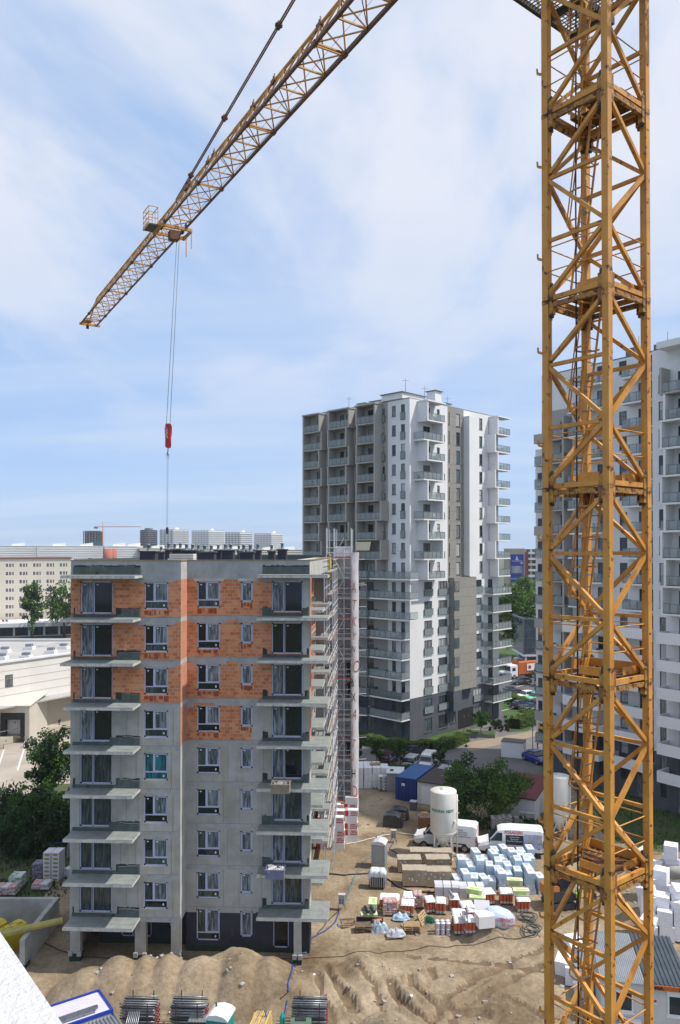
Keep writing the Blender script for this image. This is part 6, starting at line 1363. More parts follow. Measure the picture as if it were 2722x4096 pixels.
# ================================================================ scaffolding on the right end wall
def scaffold():
 tubem = mat('scaffold_tube', (.62, .64, .67), (.46, .48, .51), scale=4, rough=.45, metal=.05)
 plank = mat('scaffold_plank', (.42, .39, .36), (.30, .28, .26), scale=2, rough=.85, streak=((.55, .52, .5), 3, .5)); redb = mat('toe_board_red', (.42, .10, .06), (.36, .09, .06), scale=2, rough=.8)
 o0 = yp(1330, 2165, 82); base = (BX + (XR + .35) * math.cos(BROT) - 30 * 0, 0)
 root = empty('scaffolding', (BX, BY, 0), BROT, 'tall grey tube scaffolding with red toe boards on the right end of the unfinished block', 'scaffolding')
 X0 = XR + .12; bays = [13.8 + i * 2.57 for i in range(5)]; HTOP = 26.4; lift = 2.0
 ys = [NY + y for y in bays]
 for y in ys:
  for x in (X0, X0 + .75): b = MB(); b.tube([(x, y, .05), (x, y, HTOP + (1.2 if y == ys[-1] else -.1))], .04, tubem, 6, cap=False); b.build('standard', root)
 for k in range(13):
  z = .15 + lift * (k + 1)
  b = MB(); b.box(X0 + .25, X0 + .71, ys[0], ys[-1], z - .05, z, plank); b.box(X0 + .72, X0 + .74, ys[0], ys[-1], z, z + .15, redb if k % 2 else plank); b.build('deck', root)
  b = MB()
  for x in (X0, X0 + .75):
   for h in (.5, 1.0): b.tube([(x, ys[0], z + h), (x, ys[-1], z + h)], .03, tubem, 5, cap=False)
  for y in ys: b.tube([(X0, y, z - .05), (X0 + .75, y, z - .05)], .022, tubem, 5, cap=False)
  b.build('ledger', root)
 # end tower standing beyond the corner
 TX, TY = XR - .25, DEP + .8; xs = [TX, TX + .75, TX + 1.75, TX + 2.45]; yy = [TY - 1.6, TY + .2, TY + 2.2, TY + 4.0]
 for i, x in enumerate(xs):
  for y in (yy[0], yy[1], yy[3]): b = MB(); b.tube([(x, y, .05), (x, y, 30.2 if i != 2 else 28.4)], .045, tubem, 6, cap=False); b.build('standard', root)
 for k in range(14):
  z = .25 + 2.0 * (k + .5)
  b = MB(); b.box(xs[0] + .05, xs[1] - .05, yy[0], yy[3], z - .05, z, plank); b.box(xs[1] + .08, xs[3] - .05, yy[0] + .3, yy[1] - .05, z - .05, z, plank); b.box(xs[0] + .02, xs[3], yy[0] - .03, yy[0] - .005, z, z + .15, redb if k % 3 == 1 else plank); b.build('deck', root)
  b = MB()
  for y in (yy[0], yy[1], yy[3]):
   for h in (-.05, .5, 1.0): b.tube([(xs[0], y, z + h), (xs[3], y, z + h)], .033, tubem, 5, cap=False)
  for x in xs:
   for h in (.5, 1.0): b.tube([(x, yy[0], z + h), (x, yy[3], z + h)], .03, tubem, 5, cap=False)
  b.tube([(xs[1], yy[0] - .02, z), (xs[2], yy[0] - .02, z + 2)] if k % 2 else [(xs[2], yy[0] - .02, z), (xs[1], yy[0] - .02, z + 2)], .033, tubem, 5, cap=False); b.build('ledger', root)
 for k in range(13):
  z = .25 + 2.0 * (k + .5); b = MB(); x = xs[1] + .2; y0, y1 = yy[1] + .1, yy[1] + 1.3; 
  for dx in (0, .35): b.bar((x + dx, y0, z), (x + dx, y1, z + 2.0), .03, .05, steel)
  for i in range(7): f = (i + .5) / 7; b.bar((x, y0 + (y1 - y0) * f, z + 2 * f), (x + .35, y0 + (y1 - y0) * f, z + 2 * f), .03, .03, steel)
  b.build('ladder', root)
 for z in (24.6, 27.0): b = MB(); b.tube([(xs[3], yy[1], z), (xs[3] + 1.3, yy[1] - .4, z + .1)], .022, tubem, 5); b.build('tie_tube', root)
 for k in range(3, 12): b = MB(); z = .25 + 2.2 * k; b.tube([(xs[3], yy[1], z), (xs[3] + 1.5, yy[1] + .2, z + .05)], .022, tubem, 5); b.build('tie_tube', root)
 # white debris net with red and black lettering
 nm = mat('banner_net', (.60, .58, .60), (.46, .44, .46), scale=1.2, rough=.95); rg = random.Random(3); b = MB(); n = 40; zs_ = [1.0 + 26.8 * i / n for i in range(n + 1)]; cols = [(xs[3] + .04, yy[0] - .1), (xs[3] + .2, yy[0] - .14), (xs[3] + .4, yy[0] + .0), (xs[3] + .62, yy[0] + .1), (xs[3] + .64, yy[3])]
 V = []
 for z in zs_:
  for (x, y) in cols: V.append((x + .07 * noise.noise(Vector((x * 3, 0, z * .6))), y + .12 * noise.noise(Vector((x * 2, 5, z * .8))), z))
 F_ = []; m = len(cols)
 for i in range(n):
  for j in range(m - 1): F_.append((i * m + j, i * m + j + 1, (i + 1) * m + j + 1, (i + 1) * m + j))
 b.raw(V, F_, nm, True)
 ban = b.build('scaffold_banner', None, (BX, BY, 0), BROT); tag(ban, 'narrow white netting banner with red and black letters down the scaffold corner', 'banner')
 rm, km = mat('banner_red', (.42, .10, .11), (.45, .2, .2), rough=.9), mat('banner_black', (.03, .03, .035), rough=.9)
 z = 25.2; RG_ = random.Random(5)
 for ch, m_, sz in (('A', rm, 1.5), ('T', rm, 1.5), ('K', rm, 1.4), ('Y', rm, 1.2), ('N', km, 1.0), ('O', rm, 1.9), ('B', km, 1.2), ('X', km, 1.3), ('A', rm, 1.5), ('I', rm, 1.2), ('T', rm, 1.2), ('V', rm, 1.4), ('H', km, 1.3), ('O', rm, 1.8), ('S', km, 1.5)):
  text(ch, sz * .95, (xs[3] + .04, yy[0] - .27, z - sz * .9), (PI / 2, R(RG_.uniform(-14, 14)), R(6)), m_, ban, sx=.5, ext=.004); z -= sz * 1.02 + .15
 b = MB(); b.box(xs[0] + .8, xs[3], yy[1] + .1, yy[1] + .13, 3, 28.4, mat('pale_net', (.78, .77, .78), (.55, .5, .52), scale=1.5, rough=.95, spots=((.4, .1, .1), .5, .66))); nt = b.build('debris_netting', root)
 b = MB(); b.box(xs[0], xs[3], yy[0] - .12, yy[0] - .09, .1, 2.4, mat('grey_netting', (.35, .35, .37), (.28, .28, .3), rough=.95)); b.build('base_netting', root)
 M4 = Matrix.Rotation(BROT, 3, 'Z'); hel = mat('helmet_white', (.75, .75, .75), rough=.35)
 for k, (kk, dx, dy, rz, top, lb) in enumerate(((7, 2.2, -.6, 0, (.05, .04, .06), 'worker in dark jacket and white helmet on the scaffolding, highest of the three'), (6, 2.25, -.7, .2, (.012, .012, .014), 'worker all in black with white helmet on the scaffolding, middle of the three'), (3, 2.15, -.4, -.3, (.02, .02, .03), 'worker in dark clothes low on the scaffolding, lowest of the three'))):
  z = .25 + 2.0 * (kk + .5); w = M4 @ Vector((TX + dx, TY + dy, 0)); person((BX + w.x, BY + w.y, z), rz, REACH, (skin_c, top, (.02, .02, .025), (.02, .02, .02), (.05, .03, .02)), lb, helmet=hel)
scaffold()
# ================================================================ vehicles
def wheel(parent, x, y, r, w=.2):
 b = MB(); b.extr([(x + r * math.cos(a * PI / 9), r + r * math.sin(a * PI / 9)) for a in range(18)], 'y', y - w / 2, y + w / 2, mat('tyre', (.018, .018, .02), rough=.9)); o = b.build('wheel', parent)
 s = -1 if y < 0 else 1; b = MB(); b.extr([(x + r * .62 * math.cos(a * PI / 8), r + r * .62 * math.sin(a * PI / 8)) for a in range(16)], 'y', y + s * (w / 2 - .01), y + s * (w / 2 + .012), mat('rim', (.42, .43, .45), (.2, .2, .2), scale=9, rough=.4, metal=.6)); b.build('rim', o)
def loft(b, st, m, glassm=None, n_=10):
 """st: (x, zbot, ztop, half width low, half width top, belt z) -> closed shell"""
 V = []; F_ = []
 for (x, zb, zt, wl, wt, zm) in st:
  V += [(x, -wl * .92, zb), (x, -wl, zb + .12), (x, -wl, zm), (x, -wt, zt - .08), (x, -wt * .86, zt), (x, wt * .86, zt), (x, wt, zt - .08), (x, wl, zm), (x, wl, zb + .12), (x, wl * .92, zb)]
 for i in range(len(st) - 1):
  for k in range(10): F_.append((i * 10 + k, (i + 1) * 10 + k, (i + 1) * 10 + (k + 1) % 10, i * 10 + (k + 1) % 10))
 F_ += [tuple(range(10)), tuple(range((len(st) - 1) * 10 + 9, (len(st) - 1) * 10 - 1, -1))]; b.raw(V, F_, m, False)
CARG = {}
def car(loc, rz, col, label, kind='hatch', cat='car', group='parked cars', L_=4.2):
 p = mat('paint_%s' % '_'.join(str(int(c * 100)) for c in col), col, tuple(c * .9 for c in col), scale=.5, rough=.28, spec=.6); root = empty('parked_car' if cat == 'car' else 'delivery_van', loc, rz, label, cat, group)
 w = .88; s = L_ / 4.2; b = MB()
 loft(b, [(-2.08 * s, .35, .62, w * .78, w * .75, .5), (-1.98 * s, .25, .78, w * .93, w * .86, .6), (-1.2 * s, .22, .92, w, w * .9, .72), (-.9 * s, .22, .97, w, w * .92, .78), (1.1 * s, .22, .98, w, w * .92, .8), (1.85 * s, .24, 1.0 if kind != 'sedan' else .95, w * .96, w * .86, .75), (2.06 * s, .34, .82, w * .84, w * .78, .6)], p)
 b.build('body', root); b = MB()
 if kind == 'sedan': C2 = [(-.95, .93, .97, .76, .74), (-.25, .93, 1.4, .78, .62), (.75, .93, 1.41, .78, .62), (1.45, .93, .99, .74, .72)]
 elif kind == 'van': C2 = [(-1.1, .95, .99, .8, .78), (-.6, .95, 1.62, .84, .74), (0, .95, 1.78, .85, .76), (1.9, .95, 1.76, .85, .77), (2.04, .95, 1.0, .82, .8)]
 else: C2 = [(-.98, .93, .97, .78, .76), (-.35, .93, 1.42, .8, .64), (.9, .93, 1.46, .8, .64), (1.6, .93, 1.36, .78, .62), (1.98, .93, .98, .76, .72)]
 loft(b, [(x * s, zb, zt, wl, wt, min(zb + .04, zt)) for x, zb, zt, wl, wt in C2], gl_far if kind != 'van' else p); g = b.build('glasshouse', root)
 b = MB(); t = [c for c in C2[1:-1]]
 loft(b, [((x + (-.06 if i == 0 else .06)) * s, zt - .07, zt + .025, wt * 1.02, wt * .99, zt - .03) for i, (x, zb, zt, wl, wt) in enumerate(t)] if len(t) > 1 else [], p); b.build('roof', root)
 b = MB()
 for sgn in (-1, 1):
  for i, (x, zb, zt, wl, wt) in enumerate(C2):
   if 0 < i < len(C2) - 1: b.bar((x * s, sgn * (wl + .005), zb), (x * s, sgn * (wt + .01), zt), .09, .03, p)
  if kind == 'van': b.obox((-.35 * s, sgn * .835, 1.3), (.62, .02, .4), 0, gl_far)
 if kind == 'van': b.obox((-.93 * s, 0, 1.3), (.02, 1.4, .55), Matrix.Rotation(R(38), 3, 'Y'), gl_far)
 b.build('pillar', root)
 for x in (-1.3 * s, 1.3 * s):
  for y in (-w + .1, w - .1): wheel(root, x, y, .32)
 for y in (-.6, .6):
  b = MB(); b.obox((-2.02 * s, y, .66), (.1, .34, .14), 0, mat('lamp_glass', (.6, .62, .65), rough=.1)); b.build('headlight', root)
  b = MB(); b.obox((2.0 * s, y * 1.08, .82), (.12, .22, .2), 0, mat('tail_red', (.35, .01, .01), rough=.2)); b.build('tail_light', root)
 for x in (-2.07 * s, 2.06 * s): b = MB(); b.obox((x, 0, .45), (.03, .5, .12), 0, white_paint); b.build('number_plate', root)
 return root
def cp(sx, sy): p = gp(sx, sy); return (p.x, p.y, -.02)
# by the hedge (tails towards us, noses away)
car(cp(1555, 3052), R(-112), (.06, .012, .018), 'very dark red hatchback nearest the scaffold banner, left end of the parked row'); car(cp(1660, 3026), R(-150), (.015, .016, .02), 'black saloon parked across behind the silver estate', 'sedan'); car(cp(1655, 3063), R(-115), (.50, .52, .55), 'silver estate car between two narrow trees', L_=4.5)
car(cp(1712, 3070), R(68), (.78, .78, .78), 'small white box van parked beside the silver estate', 'van', 'van', L_=4.3); car(cp(1785, 3090), R(-112), (.035, .038, .045), 'dark grey car at the right end of the row, behind a narrow tree', 'sedan')
car(cp(2143, 3048), R(115), (.012, .03, .28), 'bright blue car behind the white garage box', 'sedan')
# car park
for sx, sy, rz, c, k, lb in ((2050, 2792, 22, (.012, .012, .015), 'hatch', 'black hatchback facing us, left end of the front parking row'), (2103, 2796, 24, (.72, .72, .72), 'hatch', 'small white hatchback between the black and the mint green car'), (2142, 2804, 24, (.12, .50, .36), 'hatch', 'mint green estate car in the car park'), (2176, 2812, 24, (.16, .01, .03), 'hatch', 'maroon car beside the mint green one, half behind the mast'),
  (2092, 2835, 202, (.012, .018, .06), 'hatch', 'dark blue people carrier, left of the nearer parking row'), (2128, 2846, 202, (.015, .05, .16), 'sedan', 'mid blue saloon in the nearer parking row'), (2158, 2858, 202, (.015, .017, .02), 'sedan', 'black saloon at the right of the nearer parking row'), (2086, 2738, 12, (.06, .065, .08), 'hatch', 'dark grey hatchback driving in front of the orange truck'),
  (2036, 2778, 22, (.03, .04, .05), 'sedan', 'dark saloon half hidden by the tower corner balconies'), (2032, 2700, 20, (.5, .52, .54), 'hatch', 'silver hatchback left of the orange refuse truck'), (2090, 2645, 8, (.70, .70, .70), 'hatch', 'white car on the far lane beyond the truck'), (2128, 2648, 8, (.04, .05, .05), 'hatch', 'dark car under the glass pavilion beside the white one')):
 q = gp(sx, sy); car((q.x, q.y, -.02), R(rz), c, lb, k)
def truck():
 q = gp(2092, 2712); root = empty('refuse_truck', (q.x, q.y, -.02), R(24), 'white cab truck with an orange box body in the car park', 'truck'); og = mat('truck_orange', (.50, .12, .02), (.42, .10, .02), rough=.6)
 b = MB(); loft(b, [(-4.1, .5, 1.5, 1.1, 1.1, 1.0), (-4.05, .5, 3.0, 1.2, 1.1, 1.4), (-2.2, .5, 3.1, 1.2, 1.15, 1.5)], white_paint); b.box(-4.25, -3.9, -1.2, 1.2, .35, .85, steel_dark); b.build('cab', root)
 b = MB(); b.obox((-4.12, 0, 2.25), (.04, 2.0, .95), Matrix.Rotation(R(-2), 3, 'Y'), gl_far); b.build('windscreen', root)
 for s in (-1, 1): b = MB(); b.obox((-3.2, s * 1.19, 2.15), (.8, .04, .7), 0, gl_far); b.build('side_window', root)
 b = MB(); b.box(-1.9, 4.2, -1.2, 1.2, 1.0, 3.5, og); b.box(-2.0, -1.85, -1.22, 1.22, .9, 3.9, og)
 for x in (0, 1.4, 2.8): b.box(x, x + .1, -1.25, 1.25, 1.0, 3.55, og)
 b.build('box_body', root); b = MB(); b.box(.2, 2.9, -1.28, -1.26, 1.7, 3.2, white_paint); b.extr([(.9 + .42 * math.cos(a * .52), 2.45 + .42 * math.sin(a * .52)) for a in range(12)], 'y', -1.3, -1.281, mat('emblem_red', (.45, .03, .03), rough=.6)); b.build('side_panel', root)
 b = MB(); b.box(-4, 4.2, -.4, .4, .6, .98, steel_dark); b.build('chassis', root)
 for x in (-3.1, 1.9, 3.2):
  for y in (-1.05, 1.05): wheel(root, x, y, .5, .3)
truck()
def van(loc, rz, label, side):
 root = empty('white_van', loc, rz, label, 'van', 'white delivery vans'); p = mat('van_white', (.78, .79, .80), (.72, .73, .75), scale=.6, rough=.3, spec=.6); bk = mat('van_plastic', (.025, .027, .03), rough=.6)
 b = MB(); w = .99
 loft(b, [(-2.95, .5, .95, w * .8, w * .75, .7), (-2.88, .42, 1.1, w * .92, w * .84, .8), (-2.3, .4, 1.28, w, w * .88, .95), (-1.95, .4, 1.42, w, w * .86, 1.0), (-1.15, .4, 2.28, w, w * .80, 1.35), (-.8, .4, 2.42, w, w * .84, 1.4), (0, .4, 2.5, w, w * .87, 1.5), (2.7, .4, 2.48, w, w * .88, 1.5), (2.92, .45, 2.36, w * .97, w * .86, 1.5)], p); b.build('body', root)
 b = MB(); b.box(-3.0, -2.72, -.9, .9, .35, .62, bk); b.box(2.88, 3.02, -.95, .95, .38, .62, bk); b.box(-2.2, 2.85, -1.01, 1.01, .34, .48, bk)
 for s in (-1, 1): b.box(-1.0, 2.0, s * 1.0 - .02, s * 1.0 + .02, .72, .82, bk)
 b.build('trim', root)
 b = MB(); V = [(-1.92, -.8, 1.44), (-1.92, .8, 1.44), (-1.17, .72, 2.27), (-1.17, -.72, 2.27)]; b.raw([(x - .03, y, z + .03) for x, y, z in V], [(0, 1, 2, 3)], gl_far); b.build('windscreen', root)
 for s in (-1, 1):
  b = MB(); V = [(-1.85, s * .995, 1.42), (-.75, s * 1.0, 1.42), (-.75, s * .89, 2.12), (-1.2, s * .875, 2.12)]; b.raw(V, [(0, 1, 2, 3) if s < 0 else (3, 2, 1, 0)], gl_far); b.raw([(x, y + s * .012, z) for x, y, z in V], [(0, 1, 2, 3)], gl_far); b.build('side_window', root)
  b = MB(); b.obox((-1.9, s * 1.12, 1.5), (.12, .16, .3), 0, bk); b.build('mirror', root); b = MB(); b.obox((-2.86, s * .72, .98), (.16, .3, .24), 0, mat('lamp_glass', (.6, .62, .65))); b.build('headlight', root)
  b = MB(); b.obox((2.93, s * .92, 1.3), (.1, .1, .6), 0, mat('tail_red', (.35, .01, .01))); b.build('tail_light', root)
  for x in (.55, 2.85): b = MB(); b.box(x, x + .015, s * .995 - .01, s * .995 + .01, .6, 1.45, bk); b.build('door_gap', root)
 for x in (-1.95, 1.85):
  for y in (-.88, .88): wheel(root, x, y, .36, .24)
 b = MB(); b.box(-3.02, -3.0, -.5, .5, .7, .86, bk); b.build('grille', root)
 if side == 'list':
  for i, tx in enumerate(('SYSTEMY ALARMOWE', 'TELEWIZJA PRZEMYSLOWA', 'INSTALACJE ELEKTRYCZNE', 'AUTOMATYKA PRZEMYSLOWA')): text(tx, .16, (.15, -1.015, 2.02 - i * .2), (R(90 - 6), 0, 0), tar, root, ext=.003)
 else:
  text('POSADZKI', .34, (-.55, -.96, 2.1), (R(84), 0, 0), mat('sign_red', (.5, .02, .02), rough=.5), root, bold=.01)
  b = MB(); b.obox((.35, -.985, 1.55), (1.6, .03, .85), Matrix.Rotation(R(-3), 3, 'X'), bk); q = b.build('side_panel', root)
  for i, tx in enumerate(('Jastrychowe', 'Betonowe', 'Posadzki Wylewane', 'Mixokret  Bauld')): text(tx, .17, (.35, -1.01, 1.78 - i * .19), (R(87), 0, 0), white_paint, q, align='CENTER', ext=.003)
  text('502-050-', .24, (-.45, -1.01, .88), (R(90), 0, 0), mat('sign_red', (.5, .02, .02)), root, bold=.01)
  b = MB(); b.obox((2.0, -.99, 1.5), (1.6, .02, 1.2), Matrix.Rotation(R(-4), 3, 'X'), mat('van_mural', (.42, .45, .62), (.3, .33, .5), scale=.8, rough=.6)); m_ = b.build('mural', root)
  for x, c in ((1.7, (.5, .55, .2)), (2.5, (.5, .55, .2))): b = MB(); y = -1.012; b.box(x - .1, x + .12, y - .004, y + .01, 1.35, 1.75, mat('vest', c, rough=.7)); b.box(x - .08, x + .08, y - .004, y + .01, .8, 1.35, bk); b.extr([(x + .09 * math.cos(a * .785), 1.86 + .09 * math.sin(a * .785)) for a in range(8)], 'y', y - .004, y + .01, mat('mural_skin', skin_c, rough=.8)); b.bar((x + .1, y, 1.5), (x + .5, y, .9), .02, .03, bk); b.build('painted_worker', m_)
 return root
v1 = site(1715, 3397); v2 = site(1868, 3412); ang = math.atan2(v2.y - v1.y, v2.x - v1.x)
van(((v1.x + v2.x) / 2, (v1.y + v2.y) / 2 + .9, .02), ang, 'white van with lines of small dark lettering, standing behind the silo', 'list')
v1 = site(1996, 3425); van((v1.x + 1.2, v1.y + .75, .05), R(-9), 'white van with a black panel and red lettering, nose towards the paver stacks', 'posadzki')
# ================================================================ silos
def silo(sx, sy, label, txt=True, r=1.2):
 p = site(sx, sy); root = empty('cement_silo', (p.x, p.y, p.z), 0, label, 'silo', 'white silos'); sw = mat('silo_white', (.74, .73, .69), (.66, .65, .61), scale=.5, rough=.5, streak=((.5, .47, .42), 1.5, .35))
 b = MB(); zb, zt = 2.35, 5.95; b.lathe([(.16, .75), (.2, .8), (r, zb), (r, zt), (r * .98, zt + .06), (0, zt + .16)], sw, 40); b.lathe([(r + .025, zb - .05), (r + .03, zb + .02), (r + .025, zb + .1)], sw, 40); b.build('tank', root)
 b = MB(); b.lathe([(.0, .45), (.2, .45), (.24, .6), (.2, .8)], steel, 16); b.build('outlet', root)
 for i in range(4): 
  a = R(45 + 90 * i - 12); q = Vector((math.cos(a) * r * .86, math.sin(a) * r * .86, 0)); t = q * 1.1; b = MB(); b.bar((t.x, t.y, -.1), (q.x, q.y, zb + .3), .12, .12, sw); b.box(t.x - .15, t.x + .15, t.y - .15, t.y + .15, -.05, .03, sw); b.build('leg', root)
 b = MB(); qs = [Vector((math.cos(R(33 + 90 * i)) * r * .9, math.sin(R(33 + 90 * i)) * r * .9, 0)) for i in range(4)]
 for i in range(4): a, c = qs[i], qs[(i + 1) % 4]; b.bar((a.x, a.y, zb), ((a.x + c.x) / 2, (a.y + c.y) / 2, zb - .15), .06, .06, sw); b.bar((a.x, a.y, .6), ((a.x + c.x) / 2, (a.y + c.y) / 2, zb - .1), .06, .06, sw); b.bar((c.x, c.y, .6), ((a.x + c.x) / 2, (a.y + c.y) / 2, zb - .1), .06, .06, sw)
 b.build('brace', root)
 b = MB(); ax = r + .02; b.tube([(ax, -.2, .1), (ax, -.2, zt - .3)], .07, sw, 8); 
 for z in (3.0, 4.1, 5.2): b.tube([(ax - .1, -.25, z), (ax + .12, -.55, z)], .03, sw, 6)
 b.build('pipe', root); b = MB(); b.tube([(r * .7, -r * .72, 3.4), (r * .82, -r * .85, 3.4)], .13, sw, 10); b.build('valve', root); b = MB(); b.lathe([(.25, zt + .1), (.25, zt + .22), (0, zt + .24)], sw, 14); b.tube([(-.3, 0, zt + .1), (-.3, 0, zt + .32)], .02, steel, 5); b.build('lid', root)
 if txt:
  gm = mat('sign_green', (.01, .25, .13), rough=.5)
  for body, sz, zz, a0 in (('DOLINA NIDY', .36, 4.3, -.50), ('NOWA', .17, 2.0, -.15)):
   t = text(body, sz, (0, 0, 0), (0, 0, 0), gm if sz > .3 else tar, root, bold=.012, ext=.004); rr = r + .012 if sz > .3 else .98; lw = max(v.co.x for v in t.data.vertices)
   for v in t.data.vertices:
    a = -PI / 2 - .2 + (v.co.x - lw / 2) / rr; rad = rr + v.co.z; v.co = (rad * math.cos(a), rad * math.sin(a), zz + v.co.y)
 return root
silo(1775, 3425, 'white cement silo on thin legs with green lettering'); silo(2238, 3352, 'white silo behind the crane mast', False, 1.0)
# ================================================================ site huts and containers
def corrbox(root, x0, x1, y0, y1, z0, z1, m, top, name='shell', ribs=.28, rd=.035, roofribs=None):
 """sheet metal box with real ribs on the long sides and roof"""
 b = MB(); b.box(x0, x1, y0, y1, z0, z1, m, top=top); x = x0 + .2
 while x < x1 - .15: b.box(x, x + ribs * .45, y0 - rd, y0 + .01, z0 + .15, z1 - .15, m); x += ribs
 y = y0 + .2
 while y < y1 - .15: b.box(x0 - rd, x0 + .01, y, y + ribs * .45, z0 + .15, z1 - .15, m); b.box(x1 - .01, x1 + rd, y, y + ribs * .45, z0 + .15, z1 - .15, m); y += ribs
 o = b.build(name, root)
 if roofribs:
  b = MB(); k = roofribs[1]
  if roofribs[0] == 'x':
   x = x0 + .1
   while x < x1 - .08: b.box(x, x + k * .5, y0 + .04, y1 - .04, z1 - .01, z1 + .035, top); x += k
  else:
   y = y0 + .1
   while y < y1 - .08: b.box(x0 + .04, x1 - .04, y, y + k * .5, z1 - .01, z1 + .035, top); y += k
  b.build('roof_sheet', root)
 return o
blue_c = mat('container_blue', (.012, .045, .22), (.01, .035, .17), scale=1.2, rough=.6, spots=((.18, .07, .03), 3, .68)); blue_t = mat('container_roof_blue', (.05, .16, .42), (.08, .18, .38), scale=1.2, rough=.55, spots=((.3, .16, .1), 2.5, .62))
hutw = mat('hut_white', (.60, .61, .62), (.52, .53, .54), scale=1, rough=.6); hutroof = mat('hut_roof_brown', (.075, .06, .055), (.055, .045, .04), scale=2, rough=.85)
q = gp(1583, 3203); A0 = R(-26)
root = empty('shipping_container', (q.x, q.y, .05), A0, 'blue shipping container with rust specked roof beside the white hut', 'container'); corrbox(root, 0, 2.44, 0, 6.0, 0, 2.6, blue_c, blue_t, roofribs=('y', .3)); b = MB()
for x in (.35, .9, 1.5, 2.05): b.tube([(x, -.06, .1), (x, -.06, 2.5)], .025, blue_c, 5)
b.box(1.2, 1.24, -.05, -.035, .1, 2.5, tar); b.build('door', root); b = MB(); b.box(.75, 1.15, -.075, -.05, 1.7, 2.0, white_paint); b.build('notice', root)
root = empty('site_hut', (q.x, q.y, .05), A0, 'white metal hut with dark flat roof and open door next to the blue container', 'hut'); 
b = MB(); b.box(2.6, 3.0, 0, 5.6, 0, 2.35, hutw); b.box(3.0, 4.2, 5.4, 5.6, 0, 2.35, hutw); b.box(4.2, 5.9, 5.4, 5.6, 0, 2.35, hutw); b.box(5.6, 5.9, 0, 5.4, 0, 2.35, hutw); b.box(3.0, 5.6, 0, .1, 2.0, 2.35, hutw); b.box(3.0, 4.3, .0, .1, 0, 2.0, hutw); b.box(3.0, 5.6, .1, 5.4, 0, .08, wood_old)
for i in range(20): b.box(2.65 + i * .16, 2.72 + i * .16, -.02, .0, 2.02, 2.33, hutw)
b.build('wall', root); b = MB(); b.box(2.55, 5.95, -.12, 5.7, 2.355, 2.47, hutroof); b.build('roof', root); b = MB(); b.box(3.1, 4.3, -.12, -.06, .05, 2.0, white_paint); b.build('door', root); b = MB(); b.tube([(5.2, 1.3, 2.47), (5.2, 1.3, 4.1)], .025, steel, 5); b.bar((4.95, 1.3, 3.0), (5.45, 1.3, 3.0), .05, .05, white_paint); b.build('antenna', root)
q = gp(1572, 3184); root = empty('small_cabin', (q.x - .6, q.y + 1.2, 0), R(-8), 'small pale grey cabin with white lid roof left of the blue container', 'cabin'); corrbox(root, 0, 1.8, 0, 2.4, 0, 2.2, mat('cabin_grey', (.33, .34, .34), rough=.7), hutw, name='wall'); b = MB(); b.box(-.1, 1.9, -.2, 2.5, 2.21, 2.32, white_paint); b.build('roof', root); b = MB(); b.box(.3, .7, .5, 1.3, 2.325, 2.34, tar); b.build('hatch', root)
q = gp(1775, 3215); root = empty('flat_cabin', (q.x - 1.5, q.y + 2.6, 0), A0, 'low cabin with pale grey flat roof behind the white silo', 'cabin'); corrbox(root, 0, 3.2, 0, 5.4, 0, 2.3, hutw, mat('cabin_roof_pale', (.38, .40, .38), (.33, .35, .33), rough=.8), name='wall')
q = gp(2138, 3292); root = empty('maroon_shed', (q.x, q.y, 0), R(-30), 'white rendered shed with a maroon mono pitch roof', 'shed'); b = MB(); b.extr([(0, 0), (5.5, 0), (5.5, 3.1), (0, 2.25)], 'x', -3.4, 0, white_paint); b.build('wall', root); b = MB(); b.raw([(-3.6, -.2, 2.26), (.2, -.2, 2.26), (.2, 5.7, 3.16), (-3.6, 5.7, 3.16), (-3.6, -.2, 2.4), (.2, -.2, 2.4), (.2, 5.7, 3.3), (-3.6, 5.7, 3.3)], [(0, 3, 2, 1), (4, 5, 6, 7), (0, 1, 5, 4), (1, 2, 6, 5), (2, 3, 7, 6), (3, 0, 4, 7)], mat('maroon_sheet', (.17, .035, .045), (.14, .03, .04), rough=.6)); b.build('roof', root)
q = gp(2096, 3038); root = empty('garage_box', (q.x, q.y, 0), R(-22), 'plain white rendered garage box with grey felt roof on the paved road', 'garage'); b = MB(); b.box(-3.0, 0, 0, 2.0, 0, 2.05, white_paint); b.build('wall', root); b = MB(); b.box(-3.06, .06, -.06, 2.06, 2.06, 2.16, mat('felt_grey', (.17, .15, .15), (.13, .12, .12), rough=.9)); b.build('roof', root)
for i, (sx, sy, hh) in enumerate(((2078, 3312, 1.0), (2098, 3300, 1.2), (2122, 3306, 1.3))): q = gp(sx, sy); b = MB(); b.box(-.45, .45, -.2, .2, 0, hh, conc_pale); b.box(-.5, .5, -.25, .25, hh + .003, hh + .06, hutw); b.box(-.01, .01, -.215, -.2, .1, hh - .1, steel_dark); tag(b.build('cable_cabinet', None, (q.x, q.y, 0), R(-15)), ('low', 'middle', 'tall')[i] + ' grey cable cabinet in front of the maroon roofed shed', 'cabinet')
